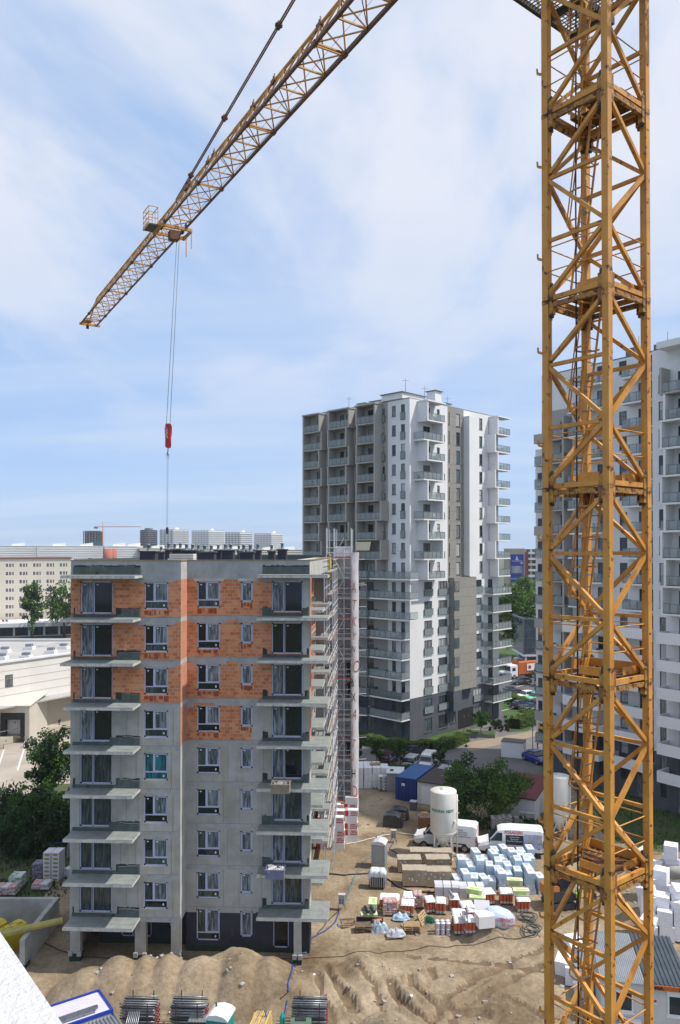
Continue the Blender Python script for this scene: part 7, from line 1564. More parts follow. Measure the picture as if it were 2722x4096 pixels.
# front cabins at the lower right
def site_cabin(x, y, m_roof, lb, k):
 root = empty('site_office', (x, y, .25), R(-11.6), lb, 'site cabin'); w = 2.42; corrbox(root, 0, w, 0, 5.9, 0, 2.5, hutw, m_roof, name='wall', rd=.008)
 b = MB(); n = 21 if k == 0 else 10
 for i in range(n): xx = -.05 + (w + .08) * i / n; b.extr([(xx, 2.52), (xx + (w / n) * .55, 2.52), (xx + (w / n) * .42, 2.52 + (.035 if k == 0 else .07)), (xx + (w / n) * .12, 2.52 + (.035 if k == 0 else .07))], 'y', -.18, 6.0, m_roof)
 b.box(-.06, w + .04, -.2, 6.0, 2.49, 2.522, m_roof); b.build('roof', root)
 b = MB(); x0 = .75 if k == 0 else 1.15; rect_frame(b, x0, x0 + 1.05, .75, 1.95, .09, -.06, -.005, white_paint); b.box(x0 - .06, x0 + 1.11, -.12, -.005, .66, .745, white_paint)
 if k: b.box(x0 - .05, x0 + 1.1, -.14, -.01, 1.96, 2.2, white_paint)
 wd = b.build('window', root); b = MB(); b.face([(x0 + .09, -.03, .84), (x0 + .96, -.03, .84), (x0 + .96, -.03, 1.86), (x0 + .09, -.03, 1.86)], gl_far); b.build('pane', wd)
 if k:
  b = MB(); b.box(-.02, w + .4, -.25, -.205, 2.25, 2.52, mat('fascia_orange', (.55, .13, .015), (.5, .12, .02), rough=.5)); b.box(-.02, .03, -.2, -.01, 0, 2.25, mat('fascia_orange', (.55, .13, .015))); fa = b.build('fascia', root)
  text('ANGA', .24, (.1, -.26, 2.3), (PI / 2, 0, 0), tar, fa, bold=.012, sx=1.15); text('S', .24, (1.75, -.26, 2.3), (PI / 2, 0, 0), tar, fa, bold=.012)
  b = MB(); b.box(.14, .3, -.06, -.02, 1.85, 2.1, white_paint); b.tube([(.3, -.04, 1.85), (.28, -.05, 1.3), (.2, -.05, .6)], .012, tar, 5); b.build('meter_box', root)
  b = MB(); b.box(.35, .58, -.03, -.01, 1.3, 1.6, white_paint); b.lathe([(0, 0), (.01, 0)], tar, 4); no = b.build('notice', root); b = MB(); b.box(.38, .55, -.036, -.031, 1.42, 1.57, mat('sign_red', (.5, .02, .02))); b.build('emblem', no)
 else: b = MB(); b.box(1.0, 2.2, -.3, -.02, .25, .4, white_paint); b.tube([(.5, -1.0, .5), (2.2, -1.0, .5)], .04, steel, 6); b.box(.5, 2.2, -1.0, -.1, .0, .2, wood); b.build('step', root)
 return root
cz = gp(2405, 3917, 2.75); roof_l = mat('roof_zinc', (.42, .45, .48), (.36, .39, .42), scale=1, rough=.4, metal=.5, spots=((.12, .13, .14), 3, .68)); roof_d = mat('roof_dark_sheet', (.13, .16, .19), (.10, .125, .15), scale=1, rough=.4, metal=.5, spots=((.22, .08, .03), 2.2, .66))
site_cabin(cz.x, cz.y, roof_l, 'white site cabin with light corrugated roof behind the crane mast', 0); R_ = Matrix.Rotation(R(-11.6), 3, 'Z') @ Vector((2.55, .1, 0)); site_cabin(cz.x + R_.x, cz.y + R_.y, roof_d, 'site cabin with dark ribbed roof and orange fascia, lower right corner', 1)
# containers at the lower left
qa = gp(455, 4038, 2.6); rz = R(35); root = empty('blue_trim_container', (qa.x, qa.y, 0), rz, 'white roofed site container with blue frame at the lower left', 'container'); bt = mat('trim_blue', (.01, .04, .33), (.01, .035, .28), scale=2, rough=.5); rw = mat('roof_white_sheet', (.62, .60, .66), (.55, .53, .6), scale=1, rough=.6, spots=((.4, .25, .15), 2, .7))
b = MB(); b.box(-5.9, -.04, .04, 2.4, .02, 2.5, hutw, top=rw); b.build('wall', root); b = MB()
for y in (-.0, 2.34): b.box(-6, 0, y, y + .1, 2.42, 2.6, bt); b.box(-6, 0, y, y + .1, 0, .15, bt)
for x in (-6, -.1): b.box(x, x + .1, .1, 2.34, 2.42, 2.6, bt); [b.box(x, x + .1, y, y + .1, .15, 2.42, bt) for y in (0, 2.34)]
b.build('frame', root); b = MB()
for i in range(13): b.box(-5.8, -.2, .2 + i * .165, .27 + i * .165, 2.5, 2.53, rw)
b.build('roof_sheet', root)
b = MB()
for i in range(5): b.box(-3.9 + .03 * i, -.7, .5 + i * .045, .52 + i * .045, 2.62, 2.80 - .01 * i, steel)
for i in range(14): b.bar((-3.7 + i * .22, .5, 2.63), (-3.6 + i * .22, .6, 2.82), .015, .015, steel)
b.box(-3.9, -.9, .35, .75, 2.535, 2.61, steel); tag(b.build('lattice_girders', None, (qa.x, qa.y, 0), rz), 'galvanised lattice girders lying on the white container roof', 'girders')
root = empty('ribbed_container', (qa.x, qa.y, 0), rz, 'container with grey ribbed sheet roof in the lower left corner', 'container'); b = MB(); rib = mat('ribbed_sheet', (.34, .36, .37), (.28, .30, .31), scale=1, rough=.45, metal=.5); b.box(-5.8, .1, -2.6, -.12, .02, 2.3, hutw, top=rib); b.build('wall', root); b = MB()
for i in range(30): x = -5.85 + i * .2; b.extr([(x, 2.31), (x + .15, 2.31), (x + .11, 2.39), (x + .04, 2.39)], 'y', -2.75, -.1, rib)
b.build('roof', root)
# ================================================================ stacked goods
def pack(name, w, d, h, mats, build):
 b = MB(); build(b); o = b.build(name); return o
RG = random.Random(21)
def place(proto, x, y, z, rz, label=None, tilt=0, group=None, first=[None]):
 o = copy_tree(proto, None, (x, y, z), rz)
 if tilt: o.rotation_euler = (tilt, tilt * .4, rz)
 if label: o['label'] = label
 return o
def kill(o):
 for c in list(o.children): bpy.data.objects.remove(c)
 bpy.data.objects.remove(o)
# white boxes with red print, by the scaffold foot
cw = mat('carton_white', (.80, .80, .81), (.74, .74, .76), scale=1.5, rough=.7); cr = mat('carton_red', (.55, .025, .03), (.5, .03, .03), rough=.6); ck_ = mat('carton_print', (.10, .02, .02), rough=.7)
b = MB(); b.box(-.62, .62, -.35, .35, 0, .6, cw); box = b.build('printed_box'); tag(box, 'white insulation pack with red stripe and dark print, stacked at the scaffold foot', 'box', 'red and white packs by the scaffold'); b = MB(); b.box(-.61, -.30, -.356, -.351, .03, .57, cr); b.box(-.60, -.36, -.2, .2, .601, .605, cr); b.box(-.05, .45, -.356, -.351, .40, .50, cr); b.box(-.1, .5, -.356, -.351, .08, .17, cr); b.box(.56, .61, -.356, -.351, .03, .57, cr)
for i in range(5): b.box(-.05 + i * .13, .03 + i * .13, -.357, -.351, .22 + .02 * (i % 2), .36, ck_ if i % 2 else cr)
pr = b.build('print', box)
s0 = site(1290, 3405); first = True
for ci, (sx, sy, n) in enumerate(((1298, 3400, 1), (1352, 3402, 5), (1352, 3372, 5), (1300, 3372, 4), (1406, 3370, 5), (1406, 3340, 6), (1352, 3345, 5), (1300, 3345, 4))):
 q = site(sx, sy)
 for k in range(n): place(box, q.x + RG.uniform(-.06, .06), q.y + .3, q.z + .61 * k, BROT + RG.uniform(-.05, .05) + (PI if (k + ci) % 3 == 1 else 0))
kill(box)
# white aerated block packs
b = MB(); b.box(-.45, .45, -.45, .45, 0, .78, cw); wb_ = b.build('block_pack'); tag(wb_, 'white shrink wrapped block pack in the stack between the banner and the grey cabin', 'block pack', 'white block packs behind the scaffold')
b = MB(); [b.box(-.455 + .9 * f - .01, -.455 + .9 * f + .01, -.458, .458, 0, .785, mat('wrap_seam', (.5, .5, .55), rough=.7)) for f in (.5,)]; b.build('wrap', wb_); q = gp(1440, 3152)
for i in range(4):
 for j in range(3):
  for k in range(3 if not (i == 3 and j == 2) else 2): place(wb_, q.x + i * .98 + RG.uniform(-.03, .03), q.y + j * .98, .05 + k * .80, R(-6) + RG.uniform(-.03, .03))
kill(wb_)
def pallet(b, x, y, z, rz=0, m=None, w=1.2, d=.8):
 m = m or wood; Rz = Matrix.Rotation(rz, 3, 'Z')
 for i in range(5): p = Rz @ Vector((0, -d / 2 + .06 + i * (d - .12) / 4, .13)); b.obox((x + p.x, y + p.y, z + p.z), (w, .11, .022), Rz, m)
 for i in (-1, 0, 1):
  p = Rz @ Vector((i * (w / 2 - .06), 0, .06)); b.obox((x + p.x, y + p.y, z + p.z), (.1, d, .1), Rz, m); p = Rz @ Vector((0, i * (d / 2 - .06), .01)); b.obox((x + p.x, y + p.y, z + p.z), (w, .1, .02), Rz, m)
q = gp(1462, 3152)
def wood_pallet(x, y, z, rz, lb, m=None, tilt=None, grp='wooden pallets'):
 b = MB(); pallet(b, 0, 0, 0, 0, m); o = b.build('pallet', None, (x, y, z), rz); tag(o, lb, 'pallet', grp)
 if tilt: o.rotation_euler = (tilt[0], tilt[1], rz)
 return o
wood_pallet(q.x + 1.2, q.y + 1.0, 2.46, R(10), 'fresh pallet lying on top of the white block packs')
# striped bag pallet
def bags(sx, sy, nx, nz, cols, lb, bw=.55, bh=.16, d=1.0, rz=0, cat='bag pallet', h0=.14, wrap=None, print_=None):
 q = site(sx, sy); root = empty('bag_pallet', (q.x, q.y + d / 2, q.z), rz, lb, cat); b = MB(); pallet(b, 0, 0, 0, 0, wood_old, nx * bw, d); b.build('pallet', root); b = MB()
 for k in range(nz):
  for i in range(nx):
   for j in (0, 1):
    x = (i - nx / 2 + .5) * bw + RG.uniform(-.03, .03); y = (j - .5) * d * .5 + RG.uniform(-.02, .02); m = cols[(k + i) % len(cols)]; z = h0 + k * bh; w, e = bw * .49, d * .245
    b.raw([(x - w, y - e, z + .02), (x + w, y - e, z + .02), (x + w, y + e, z + .02), (x - w, y + e, z + .02), (x - w * 1.02, y - e * 1.04, z + bh * .5), (x + w * 1.02, y - e * 1.04, z + bh * .5), (x + w * 1.02, y + e * 1.04, z + bh * .5), (x - w * 1.02, y + e * 1.04, z + bh * .5), (x - w * .88, y - e * .85, z + bh), (x + w * .88, y - e * .85, z + bh), (x + w * .88, y + e * .85, z + bh), (x - w * .88, y + e * .85, z + bh)],
                      [(0, 1, 5, 4), (1, 2, 6, 5), (2, 3, 7, 6), (3, 0, 4, 7), (4, 5, 9, 8), (5, 6, 10, 9), (6, 7, 11, 10), (7, 4, 8, 11), (8, 9, 10, 11)], m)
    if print_: b.obox((x, y - e * 1.05, z + bh * .5), (w * 1.1, .01, bh * .4), 0, print_)
 b.build('bags', root); return root
grayb = mat('bag_white', (.58, .58, .60), (.48, .48, .5), scale=3, rough=.7); greenb = mat('bag_green', (.08, .32, .10), (.5, .55, .5), scale=4, rough=.7, contrast=(.48, .52)); redb_ = mat('bag_pink', (.48, .18, .16), (.5, .42, .42), scale=5, rough=.7, contrast=(.45, .55)); darkb = mat('bag_dark', (.10, .09, .13), (.25, .22, .28), scale=5, rough=.6, contrast=(.48, .55))
bags(1535, 3168, 2, 10, [grayb, sticker], 'tall pallet of white bags with dark print left of the small grey cabin', d=.9, print_=tar)
bags(60, 3562, 2, 6, [grayb, greenb], 'pallet of white and green bags at the left edge', d=1.1); bags(160, 3568, 2, 3, [redb_, grayb], 'low heap of pink printed bags under plastic, left side', bw=.7, d=1.0)
bags(20, 3590, 3, 4, [grayb, redb_], 'plastic wrapped bags behind the concrete pit, left edge', d=1.0); bags(148, 3530, 1, 7, [darkb], 'pallet of dark wrapped bags beside the mineral wool bundles', bw=.9, bh=.2, d=.9)
bags(283, 3440, 1, 6, [darkb], 'purple wrapped pallet at the left side of the unfinished block', bw=.7, bh=.2, d=.8); bags(1600, 3270 + 20, 2, 1, [darkb], 'thin layer of dark sacks near the two tarpaulin covered pallets', bw=.5)
pinkw = mat('brick_pack', (.46, .23, .20), (.55, .48, .47), scale=6, rough=.6, contrast=(.42, .58)); bags(1562, 3670, 3, 6, [pinkw, redb_], 'pallet of pink grey wrapped blocks in front of the orange rolls', bw=.36, bh=.17, d=.9)
bags(1675, 3640, 2, 6, [pinkw], 'plastic wrapped pallet of pinkish blocks behind the orange rolls', bw=.34, bh=.17, d=.9)
pav = mat('paver_grey', (.26, .245, .24), (.17, .16, .16), scale=4, rough=.9)
for sx, sy, nz, lb in ((1990, 3345, 12, 'tall stack of grey pavers, left one behind the right van'), (2030, 3338, 12, 'tall stack of grey pavers, right one behind the right van'), (1985, 3380, 6, 'low paver stack nearest the right van'), (2025, 3372, 5, 'paver stack under a torn sheet near the right van')): bags(sx, sy, 3, nz, [pav, mat('paver_light', (.42, .40, .39), (.3, .29, .28), scale=5, rough=.9)], lb, bw=.34, bh=.13, d=1.0, cat='paver stack')
# mineral wool bundles with open ends (left)
wl = mat('wool_wrap', (.62, .62, .66), (.5, .5, .56), scale=3, rough=.5); wy = mat('wool_yellow', (.36, .28, .06), (.3, .23, .06), scale=6, rough=.95)
b = MB(); b.box(-.33, .33, -.6, .6, 0, .34, wl); wo = b.build('wool_bundle'); tag(wo, 'white wrapped mineral wool bundle with yellow end, in the stack on the left', 'wool bundle', 'mineral wool bundles on the left'); b = MB(); b.extr([(.25 * math.cos(a * PI / 6), .17 + .09 * math.sin(a * PI / 6)) for a in range(12)], 'y', -.61, -.6, wy); b.build('open_end', wo); q = site(188, 3532)
for i in range(2):
 for k in range(7): place(wo, q.x + i * .70, q.y + .7, q.z + .03 + k * .345, R(-4) + RG.uniform(-.03, .03))
for k in range(2): place(wo, q.x + 1.5 + k * .2, q.y + 1.2, q.z + .03 + k * .345, R(70), 'white wrapped bundle lying right of the mineral wool stack')
kill(wo); b = MB(); 
for i in range(4): b.obox((0, i * .14, i * .03), (1.3, .12, .03), R(8 * i), wood)
q2 = Vector((q.x - .3, q.y + 1.7, q.z + 2.5)); b = MB()
# brown carton pallets
brn = mat('carton_brown', (.40, .32, .22), (.33, .26, .18), scale=2, rough=.6, streak=((.5, .45, .36), 2, .5)); brt = mat('film_brown', (.46, .40, .32), (.36, .31, .25), scale=2.5, rough=.35)
for sx, sy, hh, lb in ((1662, 3553, 1.42, 'front left brown carton pallet under plastic film'), (1758, 3556, 1.38, 'front right brown carton pallet under plastic film'), (1640, 3497, 1.2, 'rear left brown carton pallet, long and low'), (1755, 3498, 1.25, 'rear right brown carton pallet with slipped film'), (1690, 3462, 1.15, 'hindmost left pale film covered carton pallet'), (1765, 3462, 1.1, 'hindmost right pale film covered carton pallet')):
 q = site(sx, sy); root = empty('carton_pallet', (q.x, q.y + .6, q.z), R(RG.uniform(-2, 2)), lb, 'carton pallet', 'brown carton pallets'); b = MB(); pallet(b, 0, 0, 0, 0, wood_old, 2.0, 1.15); b.build('pallet', root); b = MB()
 for i in range(3):
  for j in range(2):
   for k in range(4): b.box(-1.0 + i * .668, -1.0 + i * .668 + .66, -.58 + j * .585, -.58 + j * .585 + .578, .15 + k * (hh - .15) / 4, .15 + (k + 1) * (hh - .15) / 4 - .008, brn, top=brt)
 for i in range(6): b.obox((RG.uniform(-.9, .9), -.585, .3 + RG.random() * .9), (.1, .012, .12), 0, sticker)
 b.build('cartons', root); b = MB(); V = []; n = 8
 for i in range(n + 1):
  for j in range(5): x = -1.03 + 2.06 * i / n; y = -.62 + 1.24 * j / 4; V.append((x, y, hh + .02 + .035 * noise.noise(Vector((x * 2 + q.x, y * 3, 1)))))
 b.raw(V, [(i * 5 + j, (i + 1) * 5 + j, (i + 1) * 5 + j + 1, i * 5 + j + 1) for i in range(n) for j in range(4)], brt, True); b.build('film_cover', root)
# white wrapped foil packs in front of the cartons
ww = mat('foil_white', (.62, .63, .68), (.52, .53, .6), scale=1.6, rough=.45); 
for sx, sy, lb in ((1792, 3592, 'left one of two white foil wrapped packs with black straps'), (1890, 3597, 'right one of two white foil wrapped packs with black straps')):
 q = site(sx, sy); root = empty('foil_pack', (q.x, q.y + .55, q.z), R(RG.uniform(-3, 2)), lb, 'wrapped pack'); b = MB(); b.extr([(-.52, 0), (.52, 0), (.54, .8), (.40, .97), (-.40, .99), (-.55, .8)], 'x', -1.0, 1.0, ww); b.build('wrap', root); b = MB()
 for x in (-.33, .35): b.extr([(-.56, 0), (.56, 0), (.56, .82), (.42, 1.0), (-.42, 1.02), (-.57, .82)], 'x', x - .015, x + .015, tar)
 b.build('strap', root)
# light blue insulation packs: about a hundred in leaning stacks
lb1 = mat('xps_blue', (.42, .56, .68), (.50, .62, .72), scale=2, rough=.6); lb2 = mat('xps_wrap_blue', (.64, .71, .78), (.52, .64, .74), scale=2.2, rough=.35)
def bluepack(k):
 b = MB(); h = (.36, .42, .48)[k]; b.box(-.31, .31, -.62, .62, 0, h, lb1 if k else lb2, top=lb2)
 for i in range(1, 6): b.box(-.314, .314, -.624, .624, h * i / 6 - .004, h * i / 6 + .004, lb2)
 o = b.build('insulation_pack'); tag(o, 'light blue insulation pack in the big heap right of the brown cartons', 'insulation pack', 'light blue insulation packs'); b = MB()
 for i in range(3): b.obox((-.1 + i * .1, .1, h + .004), (.03, .42, .004), R(4), cr)
 b.build('print', o); return o, h
BP = [bluepack(k) for k in range(3)]; gq = site(1815, 3560)
rows = ((1835, 3568, 6, (2, 3, 2, 2)), (2000, 3548, 4, (3, 2, 3, 3)), (1850, 3528, 8, (4, 3, 4, 3, 4, 3, 4, 4)), (1870, 3494, 8, (3, 4, 3, 4, 3, 4, 4, 3)), (1985, 3468, 5, (3, 3, 2, 3)), (2130, 3585, 2, (4, 3)))
for sx, sy, n, hs in rows:
 q = site(sx, sy)
 for i in range(n):
  z = q.z + .02; x = q.x + i * (.80 if sx != 1835 else .72); y = q.y + .7 + RG.uniform(-.12, .12); a = R(RG.uniform(-7, 7))
  for k in range(hs[i % len(hs)]):
   o, h = BP[RG.randrange(3)]; c = place(o, x + RG.uniform(-.05, .05), y + RG.uniform(-.06, .06), z, a + R(RG.uniform(-5, 5))); z += h + .012
  if (i * 7 + sx) % 7 == 0: o, h = BP[1]; place(o, x + .1, y, z + .16, a + R(RG.uniform(20, 60)), tilt=R(RG.choice((-15, 14, 18))))
for o, h in BP: kill(o)
# rolls of roofing felt: white capped, orange red bands
rb_ = mat('roll_red', (.52, .13, .06), (.44, .10, .045), scale=4, rough=.6); rgz = mat('roll_wrap', (.62, .62, .66), (.48, .48, .52), scale=4, rough=.35)
def rolls(n, m_):
 b = MB(); 
 for i in range(n):
  for j in range(m_): x, y = (i - n / 2 + .5) * .25, (j - m_ / 2 + .5) * .25; b.lathe([(.12, .12), (.125, .3)], rgz, 10, (x, y, 0)); b.lathe([(.125, .3), (.127, .85)], rb_, 10, (x, y, 0)); b.lathe([(.127, .85), (.12, 1.0), (0, 1.0)], rgz, 10, (x, y, 0))
 o0 = empty('roll_pallet'); o = b.build('rolls', o0); b = MB(); V = []; nx = n * 3; ny = m_ * 3
 for i in range(nx + 1):
  for j in range(ny + 1):
   x = (i / nx - .5) * n * .262; y = (j / ny - .5) * m_ * .262; e = i in (0, nx) or j in (0, ny); V.append((x, y, (1.02 + .03 * noise.noise(Vector((x * 6, y * 6, 2)))) - (.12 if e else 0)))
 b.raw(V, [(i * (ny + 1) + j, (i + 1) * (ny + 1) + j, (i + 1) * (ny + 1) + j + 1, i * (ny + 1) + j + 1) for i in range(nx) for j in range(ny)], cw, True); b.build('white_cover', o0); b = MB(); pallet(b, 0, 0, 0, 0, wood_old, n * .26, m_ * .26); b.build('pallet', o0); return o0
RP = rolls(4, 4); RP3 = rolls(3, 4); RP5 = rolls(6, 4)
for sx, sy, pr_, lb in ((1560, 3648, RP5, 'widest pallet of orange banded rolls, next to the brown pallets'), (1633, 3672, RP, 'pallet of orange banded rolls right of the widest one'), (1640, 3640, RP, 'pallet of orange banded rolls behind two others, left group'), (1722, 3658, RP3, 'left pallet of the close pair of orange rolls'), (1767, 3663, RP3, 'right pallet of the close pair of orange rolls'), (1820, 3648, RP3, 'grey wrapped roll pallet with a grey tube lying on top'), (1872, 3680, RP, 'white covered roll pallet under the yellow green boards'), (1840, 3715, RP, 'roll pallet left of the steel profiles'),
  (1840, 3745, RP3, 'frontmost left pallet of orange rolls by the sand heap'), (1882, 3742, RP3, 'frontmost right pallet of orange rolls carrying steel profiles'), (1900, 3700, RP, 'roll pallet behind the steel profiles'), (2030, 3624, RP, 'orange roll pallet between the white sack heap and the blue packs'), (2097, 3655, RP, 'rightmost orange roll pallet beside the crane mast'), (1955, 3625, RP, 'white covered roll pallet in the middle of the goods')):
 q = site(sx, sy); c = copy_tree(pr_, None, (q.x, q.y + .5, q.z), R(RG.uniform(-8, 8))); tag(c, lb, 'roll pallet', 'pallets of orange banded rolls')
for o in (RP, RP3, RP5): kill(o)
def simple(name, sx, sy, dz, fn, label, cat, rz=0, tilt=None, group=None, dy=0):
 q = site(sx, sy); b = MB(); fn(b); o = b.build(name, None, (q.x, q.y + dy, q.z + dz), rz); tag(o, label, cat, group)
 if tilt: o.rotation_euler = (tilt[0], tilt[1], rz)
 return o
yg = mat('board_yellow_green', (.62, .66, .42), (.70, .72, .52), scale=3, rough=.7); ygs = mat('print_green', (.42, .58, .20), rough=.6)
def ygpack(b, h=.4):
 n = int(h / .1)
 for i in range(n): b.box(-.62, .62, -.32, .32, i * .1, i * .1 + .094, yg)
 b.box(-.5, .35, -.326, -.321, .06, h - .08, ygs); b.box(-.4, .4, -.2, .05, n * .1 - .004, n * .1, ygs)
for sx, sy, dz, rz, h, lb in ((1905, 3640, 1.1, -25, .4, 'yellow green board pack lying across the roll pallets, left of the sack heap'), (1915, 3655, .75, -10, .4, 'second yellow green board pack under the crossed one'), (2065, 3588, .75, -8, .5, 'large yellow green board pack on top of the blue packs'), (2090, 3645, 1.1, -3, .4, 'yellow green board pack on the rightmost orange rolls'), (1493, 3660, .0, 85, .9, 'upright pale yellow board stack left of the pink blocks'), (1478, 3690, 0, 5, .6, 'pale yellow board stack under the black rolls')): simple('board_pack', sx, sy, dz, lambda b, h=h: ygpack(b, h), lb, 'board pack', R(rz), dy=.4)
simple('foam_boards', 1945, 3720, .02, lambda b: [b.box(-.6, .6, -.5, .5, i * .12, i * .12 + .116, cw) for i in range(7)], 'stack of pure white foam boards left of the big printed sack', 'foam boards', R(12), dy=.6)
simple('leaning_board', 1930, 3705, .0, lambda b: b.box(-.55, .55, -.04, .04, 0, 1.7, cw), 'white foam sheet leaning on the goods', 'foam board', R(-8), tilt=(R(-28), 0))
def sack(b):
 V = []; n, m = 16, 9
 for j in range(m):
  t = PI * j / (m - 1)
  for i in range(n): a = 2 * PI * i / n; r = math.sin(t) ** .55; x, y, z = math.cos(a) * 1.15 * r, math.sin(a) * .75 * r, -math.cos(t) * .62; k = 1 + .10 * noise.noise(Vector((x * 1.7, y * 2, z * 2.5))); V.append((x * k, y * k, z * k))
 b.raw(V, [(j * n + i, j * n + (i + 1) % n, (j + 1) * n + (i + 1) % n, (j + 1) * n + i) for j in range(m - 1) for i in range(n)], ww_s, False)
ww_s = mat('sack_film', (.52, .60, .70), (.42, .50, .60), scale=2, rough=.35)
o = simple('big_sack', 2005, 3715, .55, sack, 'big crumpled pale blue sack with red lettering beside the sand heap', 'sack', R(-12), tilt=(R(12), R(14)), dy=.5)
for i, (x, z) in enumerate(((.0, .32), (.25, -.1), (-.3, .05))): text(('STYROPIAN', 'STYROPMAX', 'STYROMAP')[i], .26, (x, -.79, z), (R(80), R(-20), 0), cr, o, ext=.006)
simple('tube_profiles', 1862, 3745, 1.06, lambda b: [b.bar((-.35 + i * .09, -.9, .02 * i), (-.1 + i * .14, .6, .05 + .05 * i), .06, .06, steel) for i in range(5)], 'bundle of grey steel profiles across the front roll pallets', 'steel profiles', R(8), dy=.5)
simple('grey_tube', 1820, 3648, 1.05, lambda b: b.tube([(-.1, -.5, .1), (-.25, .55, .1)], .1, mat('tube_grey', (.30, .33, .38), rough=.6), 12), 'grey foil tube lying on the grey wrapped roll pallet', 'tube', dy=.5)
bk1 = mat('bucket_white', (.66, .68, .74), (.55, .58, .66), scale=3, rough=.4)
def bucket(x, y, z, i):
 b = MB(); b.lathe([(.14, 0), (.17, .36), (.18, .36), (.18, .40), (0, .41)], bk1, 14); o = b.build('bucket', None, (x, y, z)); tag(o, 'white plastic bucket in the double stack left of the front roll pallets', 'bucket', 'white buckets'); b = MB(); b.lathe([(.158, .12), (.168, .28)], mat('bucket_label', (.45, .20, .25), (.6, .6, .7), scale=8, rough=.5, contrast=(.49, .51)), 14); b.build('label', o)
q = site(1775, 3748)
for i in range(3):
 for j in range(2):
  for k in range(2): bucket(q.x + (i - 1) * .38, q.y + .3 + j * .4, q.z + .02 + k * .42, 0)
for sx, sy, dz, rz, m, tl, lb in ((1395, 3712, .1, 20, wood_old, (.5, .1), 'old pallet tipped up at the left of the rubbish'), (1455, 3735, .0, 3, wood_old, None, 'weathered pallet at the bottom of the left pallet pile'), (1455, 3735, .16, -4, wood_old, None, 'weathered pallet in the middle of the left pallet pile'), (1455, 3735, .32, 5, wood_old, None, 'weathered pallet on top of the left pallet pile'), (1650, 3742, .0, 2, wood_old, None, 'lowest pallet of the pile right of the plastic waste'), (1650, 3742, .16, -3, wood_old, None, 'second pallet of the pile right of the plastic waste'), (1650, 3742, .32, 3, wood, None, 'third pallet of the pile right of the plastic waste'), (1650, 3742, .48, -2, wood, None, 'top light coloured pallet right of the plastic waste'), (1615, 3672, .55, -14, wood, (.45, .15), 'bright new pallet leaning on the pink blocks'), (1690, 3700, .3, 60, wood, (1.1, 0), 'upright pallet behind the light pallet pile'), (1580, 3762, .0, 5, wood_old, None, 'pallet under the grey plastic sheet')):
 q = site(sx, sy); wood_pallet(q.x, q.y + .4, q.z + dz, R(rz), lb, m, tl)
def crumple(b, rx, ry, rz, m, seed, n=14):
 V = []
 for j in range(n):
  for i in range(n):
   x, y = (i / (n - 1) - .5) * 2, (j / (n - 1) - .5) * 2; r = min(1, math.hypot(x, y)); z = rz * (1 - r ** 2) ** .5 * (.75 + .6 * noise.noise(Vector((x * 2.5, y * 2.5, seed)))) if r < 1 else 0
   k = 1 if max(abs(x), abs(y)) < 1e-6 else max(abs(x), abs(y)) / max(math.hypot(x, y), 1e-6); V.append((x * rx * k * (1 + .12 * noise.noise(Vector((x * 2, y * 2, seed + 5)))), y * ry * k, z + .02))
 b.raw(V, [(j * n + i, j * n + i + 1, (j + 1) * n + i + 1, (j + 1) * n + i) for j in range(n - 1) for i in range(n - 1)], m)
foil_c = mat('clear_foil', (.55, .57, .62), (.34, .37, .42), scale=3, rough=.25); tarp = mat('black_tarp', (.025, .028, .038), (.05, .052, .065), scale=2, rough=.3)
simple('plastic_sheet', 1585, 3760, .14, lambda b: crumple(b, .75, .5, .5, foil_c, 3), 'crumpled grey plastic sheet over a pallet in the rubbish', 'plastic sheet', dy=.45); simple('plastic_waste', 1520, 3735, .0, lambda b: crumple(b, .7, .55, .8, mat('blue_foil', (.42, .52, .60), (.3, .36, .42), scale=3, rough=.3), 7), 'transparent blue grey waste sack with rubble', 'waste sack', dy=.4); simple('plastic_waste', 1370, 3707, .0, lambda b: crumple(b, .32, .25, .3, foil_c, 11), 'small white plastic bag at the left end of the rubbish', 'plastic bag'); simple('blue_sheet', 1605, 3690, .1, lambda b: crumple(b, .7, .4, .5, mat('pale_blue_sheet', (.45, .58, .72), (.38, .5, .64), rough=.5), 9), 'pale blue crumpled board wrapping in the rubbish', 'wrapping', dy=.3)
simple('orange_roll', 1510, 3728, .55, lambda b: b.tube([(-.35, 0, .1), (.35, .1, .12)], .1, mat('orange_foil', (.55, .15, .04), rough=.5), 10), 'orange roll lying on the waste sack', 'roll', dy=.3)
simple('black_board', 1480, 3700, .1, lambda b: b.box(-1.0, 1.0, -.05, .05, 0, .45, tarp), 'long black board standing on edge behind the pallets', 'board', R(-5)); 
for sx, lb in ((1468, 'left one of two black rolls on the pale yellow stack'), (1492, 'right one of two black rolls on the pale yellow stack')): simple('black_roll', sx, 3690, .62, lambda b: b.tube([(0, -.4, .14), (0, .4, .14)], .14, tarp, 12), lb, 'roll', R(15), dy=.4)
net = mat('green_net', (.015, .22, .13), (.01, .14, .09), scale=5, rough=.8)
def netfn(b):
 rg = random.Random(8)
 for i in range(90): a = rg.random() * 6.28; r = rg.random() ** .6; c = Vector((math.cos(a) * r * .62, math.sin(a) * r * .42, .05 + (1 - r) * .35 * rg.random())); b.tube([c + Vector((rg.uniform(-.2, .2), rg.uniform(-.2, .2), rg.uniform(-.05, .1))) for _ in range(4)], .018, net, 4, cap=False)
simple('green_net', 1718, 3692, .0, netfn, 'tangle of green netting on the sand', 'net', dy=.2)
